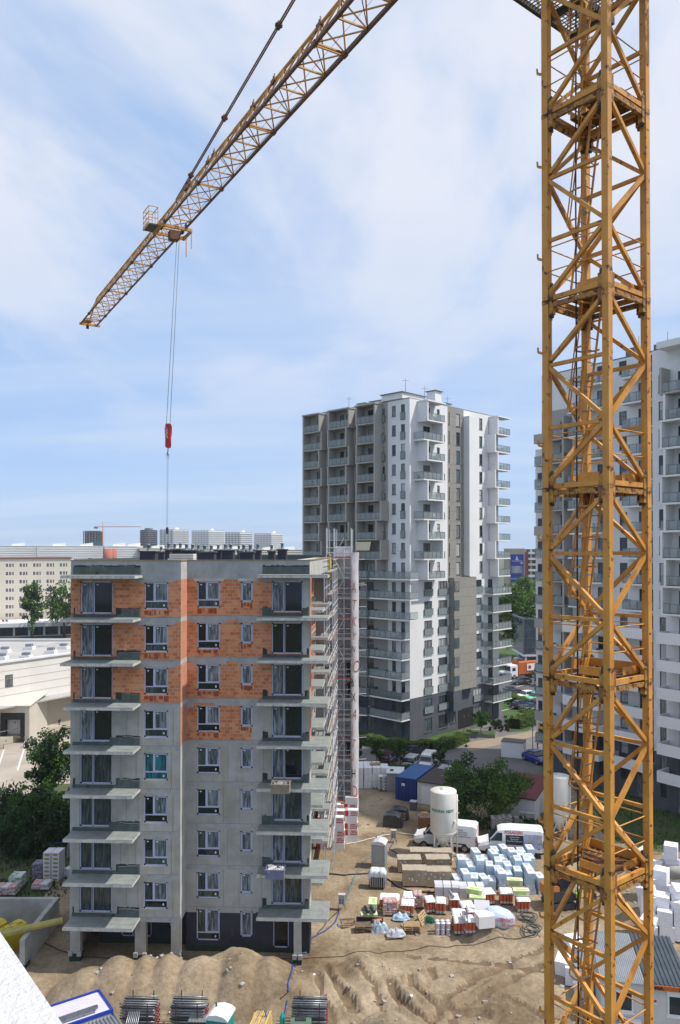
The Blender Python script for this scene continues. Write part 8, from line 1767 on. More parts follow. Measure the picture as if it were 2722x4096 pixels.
def coil(b, R1=.55, n=5, m=tarp, seed=1):
 rg = random.Random(seed)
 for k in range(n):
  cx, cy_, t = rg.uniform(-.25, .25), rg.uniform(-.2, .2), rg.uniform(-.25, .25); rr = R1 * rg.uniform(.7, 1.1); b.tube([(cx + rr * math.cos(a * PI / 12), cy_ + rr * math.sin(a * PI / 12), .08 + .08 * k + t * .4 * math.sin(a * PI / 12)) for a in range(25)], .035, m, 6, cap=False)
hose = mat('grey_hose', (.07, .085, .095), (.05, .06, .07), rough=.5)
simple('hose_coil', 2110, 3700, .02, lambda b: coil(b, .62, 8, hose, 4), 'heap of grey hose coils at the edge of the sand heap', 'hose', dy=.3); simple('hose_coil', 2130, 3730, .02, lambda b: coil(b, .55, 4, hose, 6), 'smaller loose hose coil beside the crane mast', 'hose')
# tarpaulin covered pallets, rusty skip, distribution boxes
for sx, sy, w, d, h, lb in ((1572, 3312, .95, .7, 1.35, 'black tarpaulin covered pallet with trailing edge, nearer one'), (1600, 3283, .9, .7, 1.2, 'black tarpaulin covered pallet with timber showing, farther one')):
 q = site(sx, sy); root = empty('covered_pallet', (q.x, q.y + .6, q.z), R(-12), lb, 'covered pallet'); b = MB(); n = 16
 prof = [(-1, 0), (-.97, .5), (-.9, .85), (-.6, .97), (0, 1.0), (.6, .95), (.9, .8), (1.0, .45), (1.15, 0)]; V = []
 for j in range(9):
  y = -d + 2 * d * j / 8; e = 1 if 0 < j < 8 else .93
  for (x, z) in prof: V.append((x * w * e + .05 * noise.noise(Vector((x * 3, y * 3, z * 3))), y, z * h * e + .05 * noise.noise(Vector((x * 2, y * 2, 4)))))
 b.raw(V, [(j * 9 + i, j * 9 + i + 1, (j + 1) * 9 + i + 1, (j + 1) * 9 + i) for j in range(8) for i in range(8)] + [tuple(range(9)), tuple(range(80, 71, -1))], tarp); b.build('tarpaulin', root); b = MB(); pallet(b, .2, -.3, .0, 0, wood)
 if sy < 3300:
  for k in range(3): pallet(b, .15, -.45, .2 + .25 * k, 0, wood)
 b.build('pallet', root)
simple('rusty_skip', 1702, 3318, .0, lambda b: (b.box(-.55, .55, -.5, .5, 0, 1.1, mat('rust_skip', (.30, .12, .05), (.22, .09, .045), scale=3, rough=.9)), b.box(-.6, .6, -.55, .55, 1.101, 1.22, mat('skip_lid', (.42, .36, .30), (.3, .2, .15), scale=3, rough=.9)), b.box(-.35, .3, -.3, .3, 1.22, 1.5, wood)), 'rust brown wooden crate left of the white silo', 'crate', R(8), dy=.5)
def distbox(sx, sy, lb):
 q = site(sx, sy); root = empty('power_box', (q.x, q.y, q.z), R(-6), lb, 'power box'); b = MB(); b.box(-.24, .24, -.16, .16, .45, 1.15, mat('power_box_grey', (.42, .44, .42), (.36, .38, .36), rough=.6)); b.box(-.27, .27, -.2, .2, 1.151, 1.2, conc_pale); b.build('body', root); b = MB(); [b.obox((x, -.175, z), (.1, .04, .1), 0, mat('socket_blue', (.05, .1, .3), rough=.5)) for x in (-.1, .1) for z in (.6, .8)]; b.build('socket', root); b = MB()
 for x in (-.3, .3):
  for y in (-.25, .25): b.bar((x, y, 0), (x * .6, y * .5, .5), .03, .03, steel)
 b.build('leg', root)
distbox(1575, 3372, 'grey power distribution box where the blue hoses meet, upper one'); distbox(1368, 3640, 'grey power distribution box on the bare sand, lower one')
bags(1535, 3170, 1, 1, [grayb], 'single bag') if False else None
simple('wrapped_pallet', 1655, 3242, .0, lambda b: (b.box(-.35, .35, -.3, .3, 0, .9, mat('dark_wrap', (.10, .10, .13), rough=.5)), b.box(-.36, .36, -.31, .31, .901, 1.0, mat('printed_top', (.45, .35, .45), (.6, .6, .6), scale=6, rough=.7))), 'dark wrapped parcel beside the open door of the white hut', 'parcel', R(-20)); simple('wooden_step', 1700, 3245, .0, lambda b: b.box(-.8, .8, -.35, .35, 0, .18, wood_old), 'wooden step board in front of the white hut', 'step', R(-26))
# grey portable toilet, draped container, teal toilet
def wc(x, y, z, rz, body, roof, lb, sign=False, s=1.0):
 root = empty('portable_toilet', (x, y, z), rz, lb, 'toilet'); b = MB(); b.box(-.6, .6, -.6, .6, .05, 2.05, body); 
 for xx in (-.6, .52): b.box(xx, xx + .08, -.63, -.6, .05, 2.05, body)
 for i in range(5): b.box(-.45 + i * .2, -.37 + i * .2, -.615, -.6, .2, 1.9, body)
 for i in range(6): b.box(.6, .615, -.5 + i * .18, -.42 + i * .18, .2, 1.9, body)
 b.build('cabin', root); b = MB(); prof = [(-.66, 2.05), (.66, 2.05), (.66, 2.12), (.42, 2.30), (0, 2.38), (-.42, 2.30), (-.66, 2.12)]; b.extr(prof, 'y', -.66, .66, roof)
 if not sign:
  for i in range(5): b.extr([(x_ * 1.01, z_ + .02 if z_ > 2.06 else z_) for x_, z_ in prof], 'y', -.55 + i * .25, -.45 + i * .25, roof)
 b.build('roof', root); b = MB(); b.tube([(-.35, .3, 2.25), (-.35, .3, 2.5)], .05, tar, 8); b.build('vent_pipe', root)
 b = MB(); b.box(-.62, .62, -.62, .62, 0, .05, steel_dark); b.build('base', root); b = MB(); b.box(-.40, .40, -.632, -.602, .12, 1.95, body); d = b.build('door', root)
 if sign: b = MB(); b.extr([(-.28, 1.5), (.28, 1.5), (.24, 1.1), (0, .85), (-.24, 1.1)], 'y', -.645, -.633, white_paint); sg = b.build('sign', d); text('toi', .16, (0, -.65, 1.24), (PI / 2, 0, 0), tar, sg, align='CENTER')
q = site(1520, 3476); wc(q.x, q.y + .55, q.z, R(-14), mat('wc_grey', (.36, .38, .40), (.32, .34, .36), rough=.5), mat('wc_roof_pale', (.62, .64, .66), (.58, .6, .62), rough=.45), 'light grey portable toilet with ribbed white roof beside the draped crate')
teal = mat('wc_teal', (.01, .30, .27), (.008, .26, .24), rough=.4)
q = gp(880, 4060, 2.1); wc(q.x + .05, q.y - .1, .1, R(-12), teal, mat('wc_roof_white', (.72, .74, .74), rough=.45), 'teal portable toilet with white roof and shield sign, bottom edge', True)
q = site(1512, 3562); root = empty('draped_crate', (q.x, q.y + .5, q.z), R(-6), 'dark slatted cage draped with crumpled white foil', 'crate'); b = MB(); b.box(-.6, .6, -.45, .45, .1, .2, steel_dark); b.box(-.55, .55, -.4, .4, .2, 1.45, mat('cage_dark', (.03, .03, .035), rough=.8))
for i in range(7): b.box(-.56 + i * .175, -.50 + i * .175, -.46, -.41, .2, 1.5, conc_pale)
b.build('cage', root); b = MB(); V = []; n, m = 15, 13
for j in range(m):
 for i in range(n):
  x = (i / (n - 1) - .5) * 1.5; t = j / (m - 1) * 2.4 - .9; y = max(-.5, min(.46, t)); z = 1.55; over = abs(t - y); z -= over * 1.3; ex = max(0, abs(x) - .58); z -= ex * 2.2; V.append((x + .05 * noise.noise(Vector((x * 5, t * 3, 1))), y + .08 * noise.noise(Vector((x * 6, t * 2, 3))) - .03, z + .08 * noise.noise(Vector((x * 4, t * 4, 9)))))
b.raw(V, [(j * n + i, j * n + i + 1, (j + 1) * n + i + 1, (j + 1) * n + i) for j in range(m - 1) for i in range(n - 1)], mat('white_foil', (.66, .70, .74), (.55, .6, .64), scale=4, rough=.35), True); b.build('foil', root)
# small orange excavator behind the mast
q = site(2245, 3640); root = empty('mini_excavator', (q.x, q.y + .6, q.z), R(12), 'orange and black mini excavator on the sand behind the crane mast', 'excavator'); og = mat('excavator_orange', (.58, .20, .06), (.5, .18, .06), rough=.45); b = MB()
for y in (-.75, .75): b.extr([(-1.1, .3), (-.95, .08), (.95, .08), (1.1, .3), (.95, .56), (-.95, .56)], 'y', y - .18, y + .18, tarp)
b.build('track', root); b = MB(); b.extr([(-1.1, .7), (1.0, .7), (1.0, 1.2), (.3, 1.45), (-.9, 1.5), (-1.25, 1.2)], 'y', -.85, .85, steel_dark); b.extr([(-1.28, 1.0), (-.3, 1.0), (-.35, 1.85), (-.8, 1.95), (-1.22, 1.7)], 'y', -.8, .8, og); b.build('body', root); b = MB(); b.extr([(-.28, 1.2), (.75, 1.2), (.8, 2.3), (.6, 2.5), (-.3, 2.5)], 'y', -.8, .1, gl_far); b.box(-.35, .85, -.84, .14, 2.5, 2.58, og); b.build('cab', root); b = MB(); b.bar((.8, .4, 1.0), (1.9, .5, 2.4), .22, .28, og); b.bar((1.9, .5, 2.4), (3.0, .55, 1.7), .18, .24, og); b.build('boom', root); b = MB(); b.bar((3.0, .55, 1.7), (3.2, .55, .6), .16, .2, og); b.build('arm', root); b = MB(); b.extr([(3.0, .55), (3.35, .6), (3.45, .2), (3.1, 0), (2.75, .15)], 'y', .2, .9, steel_dark); b.build('bucket', root)
# big white polystyrene blocks on the right
eps = mat('polystyrene', (.80, .80, .83), (.74, .74, .78), scale=3, rough=.85, bump=.15, bscale=30); b = MB(); b.box(-.5, .5, -.55, .55, 0, 1.05, eps); e1 = b.build('foam_block'); b = MB()
for i in range(1, 5): b.box(-.503, .503, -.553, .553, i * .21 - .004, i * .21 + .004, mat('foam_joint', (.5, .5, .55), rough=.9))
b.build('joint', e1); b = MB(); b.box(-.52, .52, -.5, .5, 0, .62, eps); e2 = b.build('foam_block')
for o, lb in ((e1, 'white polystyrene block in the big heap at the right edge'), (e2, 'white polystyrene block in the big heap at the right edge')): tag(o, lb, 'foam block', 'white polystyrene blocks at the right edge')
for sx0, sy, n, hs in ((2615, 3775, 5, (2, 2, 3, 2, 3)), (2605, 3715, 5, (3, 2, 3, 3, 2)), (2600, 3660, 5, (3, 3, 2, 3, 2)), (2620, 3600, 4, (3, 2, 2, 3)), (2640, 3550, 4, (2, 3, 2, 3))):
 q = site(sx0, sy)
 for i in range(n):
  if sx0 + i * 62 < 2600: continue
  z = q.z + .02
  for k in range(hs[i]):
   last = k == hs[i] - 1; o = e1 if not last or i % 2 else e2; c = place(o, q.x + i * 1.12 + RG.uniform(-.05, .05), q.y + .6 + RG.uniform(-.1, .1), z, R(-14 + RG.uniform(-6, 6)) if not last else R(RG.uniform(-40, 40)), tilt=R(RG.uniform(-22, 22)) if last and i % 2 == 0 else 0); z += 1.06
for sx, sy, dz, rz, tl, lb in ((2642, 4085, .6, -8, 6, 'large polystyrene block in front of the orange fascia, left'), (2712, 4085, .6, -14, -6, 'large polystyrene block in front of the orange fascia, right'), (2625, 4100, .0, 10, 12, 'polystyrene block under the two large ones, bottom right corner'), (2560, 4110, .0, 25, 0, 'polystyrene block just left of the bottom right pile'), (2570, 4095, .5, 50, 30, 'tilted small polystyrene slab in the bottom right pile'), (2265, 3900, .0, -28, 10, 'tilted white foam block left of the light roofed cabin'), (2320, 3880, .2, -50, 20, 'white foam block half behind the front mast leg'), (2300, 3945, .0, -15, -8, 'white foam block at the cabin corner behind the mast'), (2350, 3990, .0, -40, 14, 'lowest white foam block behind the mast'), (2290, 3870, .9, 15, 25, 'top white foam block of the pile behind the mast'), (2370, 3930, .7, 5, 0, 'white foam block leaning against the light roofed cabin')):
 q = site(sx, min(sy, 4050) if sy > 4050 else sy); yy = q.y - (.9 if sy > 4050 else 0); c = copy_tree(e1 if tl else e2, None, (q.x, yy + .3, q.z + dz), R(rz)); c.rotation_euler = (R(tl), 0, R(rz)); c['label'] = lb
kill(e1); kill(e2)
simple('concrete_ring', 2685, 3505, .05, lambda b: b.lathe([(.75, 0), (.85, 0), (.85, 1.0), (.72, 1.0), (.72, .1)], conc, 28), 'concrete manhole ring behind the polystyrene heap', 'concrete ring')
simple('green_boards', 2510, 3420, .0, lambda b: [b.obox((i * .5, RG.uniform(-.2, .2), .1 + .12 * i), (1.3, .7, .08), Matrix.Rotation(R(15 * i), 3, 'Z') @ Matrix.Rotation(R(6), 3, 'X'), mat('board_mint', (.52, .62, .52), (.6, .68, .6), rough=.7)) for i in range(4)], 'loose mint green boards on the bank behind the mast', 'boards')
# galvanised scaffold frames in racks along the bottom edge
def rack(sx, lb, nrows=9, lean=False, y=46.2):
 x = (sx - CX0) / F0 * y; z0 = .15; root = empty('pipe_rack', (x, y, z0), R(-2), lb, 'pipe rack', 'racks of galvanised tubes'); b = MB()
 for k in range(nrows):
  for j in range(6): zz = .12 + k * .165 + RG.uniform(-.01, .01); yy = -.55 + j * .22; e = RG.uniform(-.04, .04); b.tube([(-1.0 + e, yy, zz), (1.0 + e, yy + RG.uniform(-.02, .02), zz + RG.uniform(-.015, .015))], .03 if j % 2 else .045, steel if (k + j) % 4 else steel_dark, 6)
 b.build('tubes', root)
 for x_ in (-.62, .62):
  b = MB(); [b.bar((x_, y_, 0), (x_, y_, nrows * .165 + .25), .05, .05, steel_dark) for y_ in (-.68, .68)]; b.bar((x_, -.68, .03), (x_, .68, .03), .06, .06, steel_dark); b.build('rack', root)
 b = MB(); [b.obox((1.02, -.5 + (i % 6) * .2, .15 + (i // 6) * .3), (.05, .1, .1), 0, mat('clamp_red', (.30, .03, .05), rough=.6)) for i in range(24)]; b.build('clamps', root)
rack(567, 'left rack of stacked galvanised scaffold tubes at the bottom edge'); rack(762, 'rack of galvanised tubes left of the teal toilet'); rack(1240, 'rack of galvanised tubes right of the teal toilet', 9)
b = MB(); [b.tube([(-.5 + i * .12, -.4, .1), (-.25 + i * .1, .5, 1.15)], .035, steel, 6) for i in range(7)]; tag(b.build('leaning_tubes', None, ((535 - CX0) / F0 * 45, 45.0, .3), R(4)), 'short galvanised tubes leaning on the left rack', 'tubes')
q = gp(795, 4075, 1.0); b = MB(); b.box(-.55, .55, -.4, .4, .0, .85, steel_dark, top=rib); [b.box(-.5 + i * .18, -.42 + i * .18, -.4, .4, .85, .89, rib) for i in range(6)]; tag(b.build('lidded_crate', None, (q.x, q.y, .15), R(-2)), 'dark crate with ribbed sheet lid in front of the middle rack', 'crate')
q = gp(1035, 4075, .9); b = MB(); [b.obox(((i % 7) * .14 - .4, 0, .1 + (i // 7) * .1), (.11, 2.6, .07), R(RG.uniform(-4, 4) - 8), wood if i % 3 else mat('board_yellow', (.55, .42, .12), rough=.8)) for i in range(49)]; tag(b.build('timber_stack', None, (q.x, q.y - .5, .15), 0), 'stack of fresh yellowish timber right of the teal toilet', 'timber')
q = gp(1130, 4078, .8); b = MB(); b.lathe([(.14, 0), (.16, .1), (.16, .75), (.1, .9), (.05, .95), (.05, 1.05), (0, 1.06)], teal, 14); tag(b.build('gas_bottle', None, (q.x, q.y, .15)), 'small teal gas bottle beside the green machine', 'gas bottle'); q = gp(1205, 4085, .9); b = MB(); b.extr([(-.4, 0), (.4, 0), (.4, .75), (.3, .9), (-.3, .9), (-.4, .75)], 'x', -.6, .6, mat('machine_green', (.12, .20, .14), rough=.5)); b.box(-.3, .3, -.3, .3, .9, .98, steel_dark); tag(b.build('compressor', None, (q.x, q.y, .15)), 'dull green compressor in front of the right rack', 'compressor')
# concrete pit with yellow wool bales on the left
root = empty('concrete_pit', (0, 0, 0), 0, 'raw concrete pit walls with thick edges at the left', 'concrete pit'); b = MB(); b.box(-30, -21.4, 58.8, 59.15, -.1, 2.0, conc); b.box(-21.4, -21.05, 52.7, 59.15, -.1, 2.0, conc); b.box(-30, -21.4, 52.7, 53.05, -.1, .5, conc); b.build('wall', root); b = MB(); b.box(-21.5, -20.95, 52.6, 53.4, -.1, .3, xps_green); b.build('footing', root)
ybm = mat('bale_yellow', (.58, .42, .012), (.5, .36, .01), scale=2, rough=.5)
for i, (x, y, rz, lb) in enumerate(((-23.2, 55.5, -24, 'right yellow plastic bale in the concrete pit'), (-24.7, 55.7, -22, 'middle yellow plastic bale in the concrete pit'), (-26.2, 55.9, -20, 'left yellow plastic bale cut by the picture edge'))):
 b = MB(); b.extr([(-.62, 0), (.62, 0), (.66, .9), (.58, 1.45), (.2, 1.62), (-.25, 1.6), (-.6, 1.42), (-.66, .8)], 'y', -1.0, 1.0, ybm); o = b.build('yellow_bale', None, (x, y, .0), R(rz)); tag(o, lb, 'bale', 'yellow bales in the pit'); b = MB(); b.obox((.0, -1.005, .9), (.16, .01, .22), 0, sticker)
 for k in range(9): b.obox((RG.uniform(-.3, .3), -.8 + k * .18, 1.615), (.35, .05, .012), 0, tar)
 b.build('print', o)
b = MB(); [b.obox((0, (i % 5) * .13, (i // 5) * .07), (6.4, .12, .06), R(RG.uniform(-1, 1)), mat('beam_yellow', (.42, .36, .08), (.3, .26, .09), scale=3, rough=.8)) for i in range(15)]; p0 = gp(85, 3752, 2.1); o = b.build('yellow_beams', None, (p0.x - .8, p0.y + .6, 2.04), R(21)); o.rotation_euler = (0, R(-4), R(21)); tag(o, 'bundle of long yellowish shuttering beams lying across the pit wall', 'beams')
# near white parapet in the lower left corner
pw = mat('rough_white_coping', (.60, .60, .615), (.53, .53, .55), scale=30, rough=.95, bump=.5, bscale=60, contrast=(.42, .66), spots=((.36, .37, .4), 40, .66)); e0 = gp(0, 3728, 26.7); e1_ = gp(250, 4096, 26.7); dd = (e1_ - e0).normalized(); a = e0 - dd * 2.0; c = e1_ + dd * 1.6; nn = Vector((-dd.y, dd.x, 0)); nn = nn if nn.x < 0 else -nn; b = MB()
b.prism([(p.x, p.y) for p in (a, c, c + nn * 1.1, a + nn * 1.1)], 26.50, 26.7, pw); b.prism([(p.x, p.y) for p in (a + nn * .06, c + nn * .06, c + nn * .9, a + nn * .9)], 22.0, 26.497, conc_pale); tag(b.build('parapet'), 'rough white roof parapet close to the viewer in the lower left corner', 'parapet')
# hoses and cables on the sand
def cable(pts, r, m, name, lb, cat, lift=.0):
 P_ = [site(x, y) for x, y in pts]; out = []
 for i in range(len(P_) - 1):
  n = max(2, int((P_[i + 1] - P_[i]).length / .35))
  for k in range(n):
   t = k / n; p = P_[i].lerp(P_[i + 1], t); p.x += .03 * math.sin(i * 5 + k * 1.3); p.z = terr(p.x, p.y) + r + .015 + lift; out.append(p.copy())
 out.append(P_[-1] + Vector((0, 0, r))); b = MB(); b.tube(out, r, m, 6); tag(b.build(name), lb, cat)
hb_ = mat('hose_blue', (.02, .07, .28), rough=.4); ht_ = mat('hose_teal', (.05, .22, .30), rough=.4); hw_ = mat('pipe_white', (.6, .58, .55), rough=.6)
cable([(1360, 3640), (1345, 3690), (1300, 3730), (1250, 3755), (1237, 3775), (1243, 3800), (1230, 3815), (1200, 3820), (1185, 3860), (1165, 3900), (1150, 3960)], .045, hb_, 'blue_hose', 'dark blue hose running past the corner column towards the foreground', 'hose')
cable([(1375, 3625), (1400, 3560), (1415, 3520), (1450, 3455), (1490, 3425)], .04, ht_, 'teal_hose', 'teal hose from the lower power box to the grey toilet', 'hose'); cable([(1575, 3368), (1560, 3400), (1600, 3425), (1680, 3440)], .04, hb_, 'blue_hose', 'blue hose from the upper power box towards the silo', 'hose')
cable([(1318, 3500), (1400, 3502), (1480, 3498)], .05, tar, 'black_cable', 'black cable crossing the sand left of the draped crate', 'cable'); cable([(1550, 3520), (1590, 3550), (1660, 3575), (1745, 3573)], .05, tar, 'black_cable', 'black cable passing in front of the brown carton pallets', 'cable'); cable([(1375, 3385), (1480, 3360), (1560, 3342)], .05, hw_, 'white_pipe', 'white plastic pipe from the printed boxes to the power box', 'pipe'); cable([(1590, 3338), (1700, 3345)], .05, hw_, 'white_pipe', 'white plastic pipe running from the power box behind the silo', 'pipe')
cable([(1360, 3640), (1310, 3690), (1270, 3740)], .03, tar, 'black_cable', 'thin black cable beside the dark blue hose', 'cable'); cable([(620, 3838), (900, 3842), (1200, 3838), (1480, 3810), (1700, 3790), (1900, 3760), (2140, 3745)], .018, tar, 'black_cable', 'long thin black cable along the front of the block and over the ruts', 'cable'); cable([(150, 3760), (230, 3800), (300, 3828), (520, 3845)], .03, tar, 'black_cable', 'black cable on the sand left of the column row', 'cable'); cable([(1150, 3960), (1110, 4010), (1060, 4045)], .045, hb_, 'blue_hose', 'blue hose end behind the timber stack', 'hose')
simple('timber_plank', 1685, 3570, .05, lambda b: b.box(-.75, .75, -.05, .05, 0, .1, wood), 'short pale plank in front of the brown cartons', 'plank', R(-3))
simple('blue_pipe_coil', 130, 3420, .0, lambda b: b.tube([(-4, 0, .1), (-2, .5, .25), (0, 1.2, .2), (2, 2.6, .2), (4, 3.6, .2)], .05, hb_, 6), 'blue pipe along the foot of the left wire fence', 'pipe')
# scattered stones and scraps on the sand: nobody could count them
b = MB(); rg = random.Random(77); stm = mat('scrap_stone', (.42, .39, .35), (.25, .22, .19), scale=6, rough=.95); scr = mat('scrap_white', (.65, .66, .68), rough=.7)
for i in range(700):
 y = 45 + 48 * rg.random() ** 1.5; x = rg.uniform(-20, 27)
 if -20 < x < 1.5 and 52.5 < y < 83: continue
 s = rg.choice((.05, .06, .08, .12)) * (1 + rg.random()); m = scr if rg.random() < .12 else (stm if rg.random() < .8 else wood_old)
 b.obox((x, y, terr(x, y) + s * .15), (s * rg.uniform(.7, 1.8), s, s * .6), Matrix.Rotation(rg.random() * 6, 3, 'Z') @ Matrix.Rotation(rg.uniform(-.4, .4), 3, 'X'), m)
tag(b.build('scattered_rubble'), kind='stuff')
# tufts on the verges
def tufts(name, poly, n, m, s, z=.0, seed=1):
 rg = random.Random(seed); xs = [p[0] for p in poly]; ys = [p[1] for p in poly]; b = MB(); V = []; Fc = []
 def inside(x, y):
  c = False; j = len(poly) - 1
  for i in range(len(poly)):
   if (poly[i][1] > y) != (poly[j][1] > y) and x < (poly[j][0] - poly[i][0]) * (y - poly[i][1]) / (poly[j][1] - poly[i][1]) + poly[i][0]: c = not c
   j = i
  return c
 k = 0
 while k < n:
  x, y = rg.uniform(min(xs), max(xs)), rg.uniform(min(ys), max(ys)); k += 1
  if not inside(x, y) or noise.noise(Vector((x * .5, y * .5, seed))) < -.25: continue
  h = s * rg.uniform(.5, 1.6); a = rg.random() * 6.28; w = s * .25; d = Vector((math.cos(a), math.sin(a), 0)); p = Vector((x, y, z)); t = p + Vector((rg.uniform(-.5, .5) * h, rg.uniform(-.5, .5) * h, h)); i = len(V); V += [p - d * w, p + d * w, t]; Fc.append((i, i + 1, i + 2))
 b.raw(V, Fc, m); tag(b.build(name), kind='stuff')
tufts('rough_grass', [(26, 74.5), (45, 60), (60, 60), (60, 92), (38, 95), (30, 88), (26, 82)], 14000, leaf_a, .3, 0, 2); tufts('rough_grass', [(-36, 62), (-23.0, 60), (-20.5, 72), (-18.5, 83), (-24, 94), (-40, 88)], 9000, leaf_d, .3, 0, 3); tufts('rough_grass', [tuple(p[:2]) for p in G((1340, 3090), (1540, 3100), (1900, 3125), (2180, 3200), (2240, 3260), (2250, 3330), (1900, 3290), (1700, 3190), (1340, 3140))], 9000, leaf_a, .28, 0, 4)
# site fence along the verge, street lamps, planter, people
root = empty('mesh_fence', (0, 0, 0), 0, 'dark green mesh fence between the road hedge and the building site', 'fence'); FP = [gp(x, y) for x, y in ((1440, 3102), (1560, 3112), (1680, 3122), (1800, 3135), (1920, 3165), (2040, 3215), (2180, 3270), (2280, 3330))]; fg = mat('fence_green', (.015, .03, .02), rough=.6)
for p in FP: b = MB(); b.box(p.x - .04, p.x + .04, p.y - .04, p.y + .04, 0, 1.9, fg); b.build('post', root)
b = MB()
for p, q in zip(FP, FP[1:]):
 for z in range(8): b.bar((p.x, p.y, .1 + z * .24), (q.x, q.y, .1 + z * .24), .012, .012, fg)
 for i in range(24): r_ = p.lerp(q, i / 24); b.bar((r_.x, r_.y, .1), (r_.x, r_.y, 1.8), .009, .009, fg)
b.build('mesh', root)
root = empty('mesh_fence', (0, 0, 0), 0, 'thin mesh fence on the grass bank at the right edge', 'fence'); FP = [Vector(p) for p in ((30, 81, 0), (35, 78.5, 0), (40, 76, 0), (45, 73.5, 0))]
for p in FP: b = MB(); b.box(p.x - .03, p.x + .03, p.y - .03, p.y + .03, 0, 1.6, fg); b.build('post', root)
b = MB(); [b.bar((p.x, p.y, .2 + z * .27), (q.x, q.y, .2 + z * .27), .012, .012, fg) for p, q in zip(FP, FP[1:]) for z in range(6)]; b.build('mesh', root)
def lamp(sx, sy, h, lb, k=0):
 q = gp(sx, sy); root = empty('street_lamp', (q.x, q.y, 0), 0, lb, 'street lamp'); b = MB(); b.tube([(0, 0, 0), (0, 0, h)], .05, steel if k != 1 else steel_dark, 6); b.tube([(0, 0, h - .1), (.5, 0, h)], .03, steel, 5); b.build('pole', root); b = MB(); b.lathe([(.05, .25), (.08, .1), (.32, -.08), (0, -.06)], steel_dark, 12, (.0 if k == 0 else .5, 0, h)); b.build('lamp_head', root)
lamp(1866, 3068, 2.7, 'slim lamp post with dark cone head on the paved road'); lamp(1857, 2956, 3.4, 'grey lamp post with twin heads by the tower passage', 1); lamp(2132, 3036, 4.6, 'tall lamp post with dark bell head behind the garage box', 1); lamp(2140, 2762, 5.2, 'pale street lamp between the orange truck and the mast', 1)
q = gp(1925, 2948); b = MB(); b.box(-2.2, 2.2, -1.0, 1.4, 0, .5, mat('gabion', (.24, .23, .22), (.14, .135, .13), scale=7, rough=.95), top=grass_m); tag(b.build('stone_planter', None, (q.x, q.y + .5, -.02), R(-14)), 'low grey stone planter under the ball headed tree', 'planter')
q = gp(2029, 2690); root = empty('parking_sign', (q.x - .6, q.y + 4, 0), 0, 'blue and white parking sign at the lawn by the car park', 'sign'); b = MB(); b.tube([(0, 0, 0), (0, 0, 2.5)], .05, steel, 6); b.build('pole', root); b = MB(); b.box(-.45, .45, -.05, -.0, 1.7, 2.6, mat('sign_blue', (.01, .06, .25), rough=.5)); sg = b.build('board', root); text('P', .7, (0, -.06, 1.85), (PI / 2, 0, 0), white_paint, sg, align='CENTER'); b = MB(); b.box(-.45, .45, -.05, 0, 1.1, 1.65, white_paint); b.build('plate', root)
q = gp(2045, 2650); b = MB(); b.lathe([(.2, 0), (.2, .1), (.14, .12), (.14, .8), (.2, .85), (.12, 1.05), (0, 1.1)], mat('hydrant_orange', (.6, .12, .03), rough=.5), 12); b.box(-.26, .26, -.08, .08, .6, .72, mat('hydrant_orange', (.6, .12, .03))); tag(b.build('hydrant', None, (q.x, q.y, 0)), 'orange red hydrant on the small lawn by the car park', 'hydrant')
for (x0, y0, x1, y1) in ((2008, 2812, 2130, 2785), (2008, 2845, 2130, 2812), (2070, 2862, 2125, 2845), (2065, 2750, 2120, 2735), (2075, 2812, 2190, 2790)):
 p, q = gp(x0, y0), gp(x1, y1); b = MB(); b.bar((p.x, p.y, -.02), (q.x, q.y, -.02), .16, .012, paintw); tag(b.build('parking_line'), kind='structure')
b = MB(); p, q = gp(1842, 3078), gp(1902, 3100); b.bar((q.x, q.y, -.03), (gp(1815, 3100).x, gp(1815, 3100).y, -.03), .2, .012, paintw); tag(b.build('parking_line'), kind='structure')
HLM = mat('helmet_yellow', (.65, .38, .02), rough=.35)
q = gp(2152, 2998); person((q.x, q.y, 0), R(20), WALKP, (skin_c, (.02, .13, .32), (.02, .02, .025), (.02, .02, .02), (.05, .03, .02)), 'person in a blue T-shirt standing by the blue car behind the garage')
for sx, sy, rz, top, lb in ((2122, 2868, 180, (.03, .03, .035), 'person in dark clothes walking by the purple hedge, leftmost of three'), (2130, 2871, 180, (.55, .55, .55), 'person in a white top walking beside two others by the hedge'), (2139, 2873, 170, (.04, .04, .05), 'person in black, rightmost of three by the purple hedge')): q = gp(sx, sy); person((q.x, q.y, 0), R(rz), WALKP, (skin_c, top, (.03, .03, .04), (.02, .02, .02), (.05, .03, .02)), lb)
q = site(2668, 3868); person((q.x + .2, q.y + .2, q.z), R(60), REACH, (skin_c, (.25, .42, .62), (.05, .07, .12), (.03, .02, .02), (.05, .03, .02)), 'worker in yellow helmet and light blue shirt beside the dark cabin roof', helmet=HLM)
q = site(2312, 3640); person((q.x, q.y, q.z), R(200), REACH, (skin_c, (.35, .60, .05), (.03, .03, .04), (.02, .02, .02), (.05, .03, .02)), 'worker in a lime green vest beside the mini excavator', helmet=mat('helmet_white', (.75, .75, .75)))
q = yp(2155 - 1, 2420, 100); 
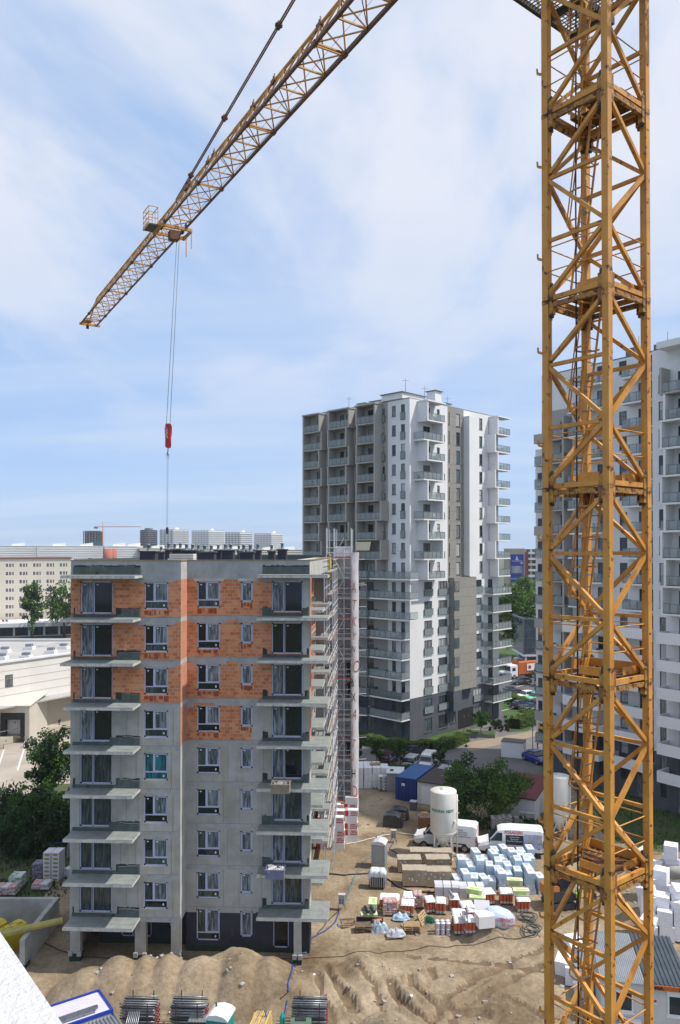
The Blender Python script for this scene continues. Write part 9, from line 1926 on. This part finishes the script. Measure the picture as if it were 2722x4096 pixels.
def bicycle(x, y, z, rz, lb):
 root = empty('bicycle', (x, y, z), rz, lb, 'bicycle'); fm = mat('bike_frame', (.05, .05, .06), rough=.4)
 for cx_ in (-.52, .52): b = MB(); b.tube([(cx_ + .34 * math.cos(a * PI / 10), 0, .35 + .34 * math.sin(a * PI / 10)) for a in range(21)], .02, tar, 5, cap=False); b.build('wheel', root)
 b = MB(); P_ = dict(r=(-.52, 0, .35), f=(.52, 0, .35), c=(-.05, 0, .33), s=(-.2, 0, .85), h=(.38, 0, .88)); [b.tube([P_[a], P_[c]], .018, fm, 5) for a, c in ('rc', 'rs', 'cs', 'sh', 'ch', 'hf')]; b.build('frame', root); b = MB(); b.box(-.32, -.08, -.06, .06, .88, .93, tar); b.build('saddle', root); b = MB(); b.tube([(.36, -.25, 1.0), (.38, 0, .95), (.36, .25, 1.0)], .015, steel, 5); b.build('handlebar', root)
q = gp(2030, 2606); bicycle(q.x, q.y, -.02, 0, 'bicycle ridden along the far path behind the tower'); person((q.x - .1, q.y, .02), R(-90), dict(kl=(.1, .3, .75), fl=(.1, .1, .32), tl=(.1, .22, .3), kr=(-.1, .35, .9), fr=(-.1, .25, .5), tr=(-.1, .37, .5), chest=(0, .22, 1.33), neck=(0, .3, 1.47), head=(0, .36, 1.58), crown=(0, .38, 1.72), sl=(.18, .24, 1.4), sr=(-.18, .24, 1.4), el=(.22, .38, 1.2), er=(-.22, .38, 1.2), wl=(.2, .5, 1.06), wr=(-.2, .5, 1.06), hl=(.2, .55, 1.04), hr=(-.2, .55, 1.04)), (skin_c, (.12, .02, .03), (.05, .05, .06), (.02, .02, .02), (.04, .03, .02)), 'cyclist in a dark red top riding on the far path')
# ================================================================ haze of the humid summer air
HM = bpy.data.materials.new('haze'); HM.use_nodes = True; nt = HM.node_tree; nt.nodes.remove(nt.nodes['Principled BSDF'])
pv = nt.nodes.new('ShaderNodeVolumePrincipled'); pv.inputs['Color'].default_value = (.86, .91, 1, 1); pv.inputs['Density'].default_value = .00011; nt.links.new(pv.outputs[0], nt.nodes['Material Output'].inputs['Volume'])
b = MB(); b.box(-1500, 1500, -60, 2000, -2, 75, HM); tag(b.build('haze'), kind='stuff')
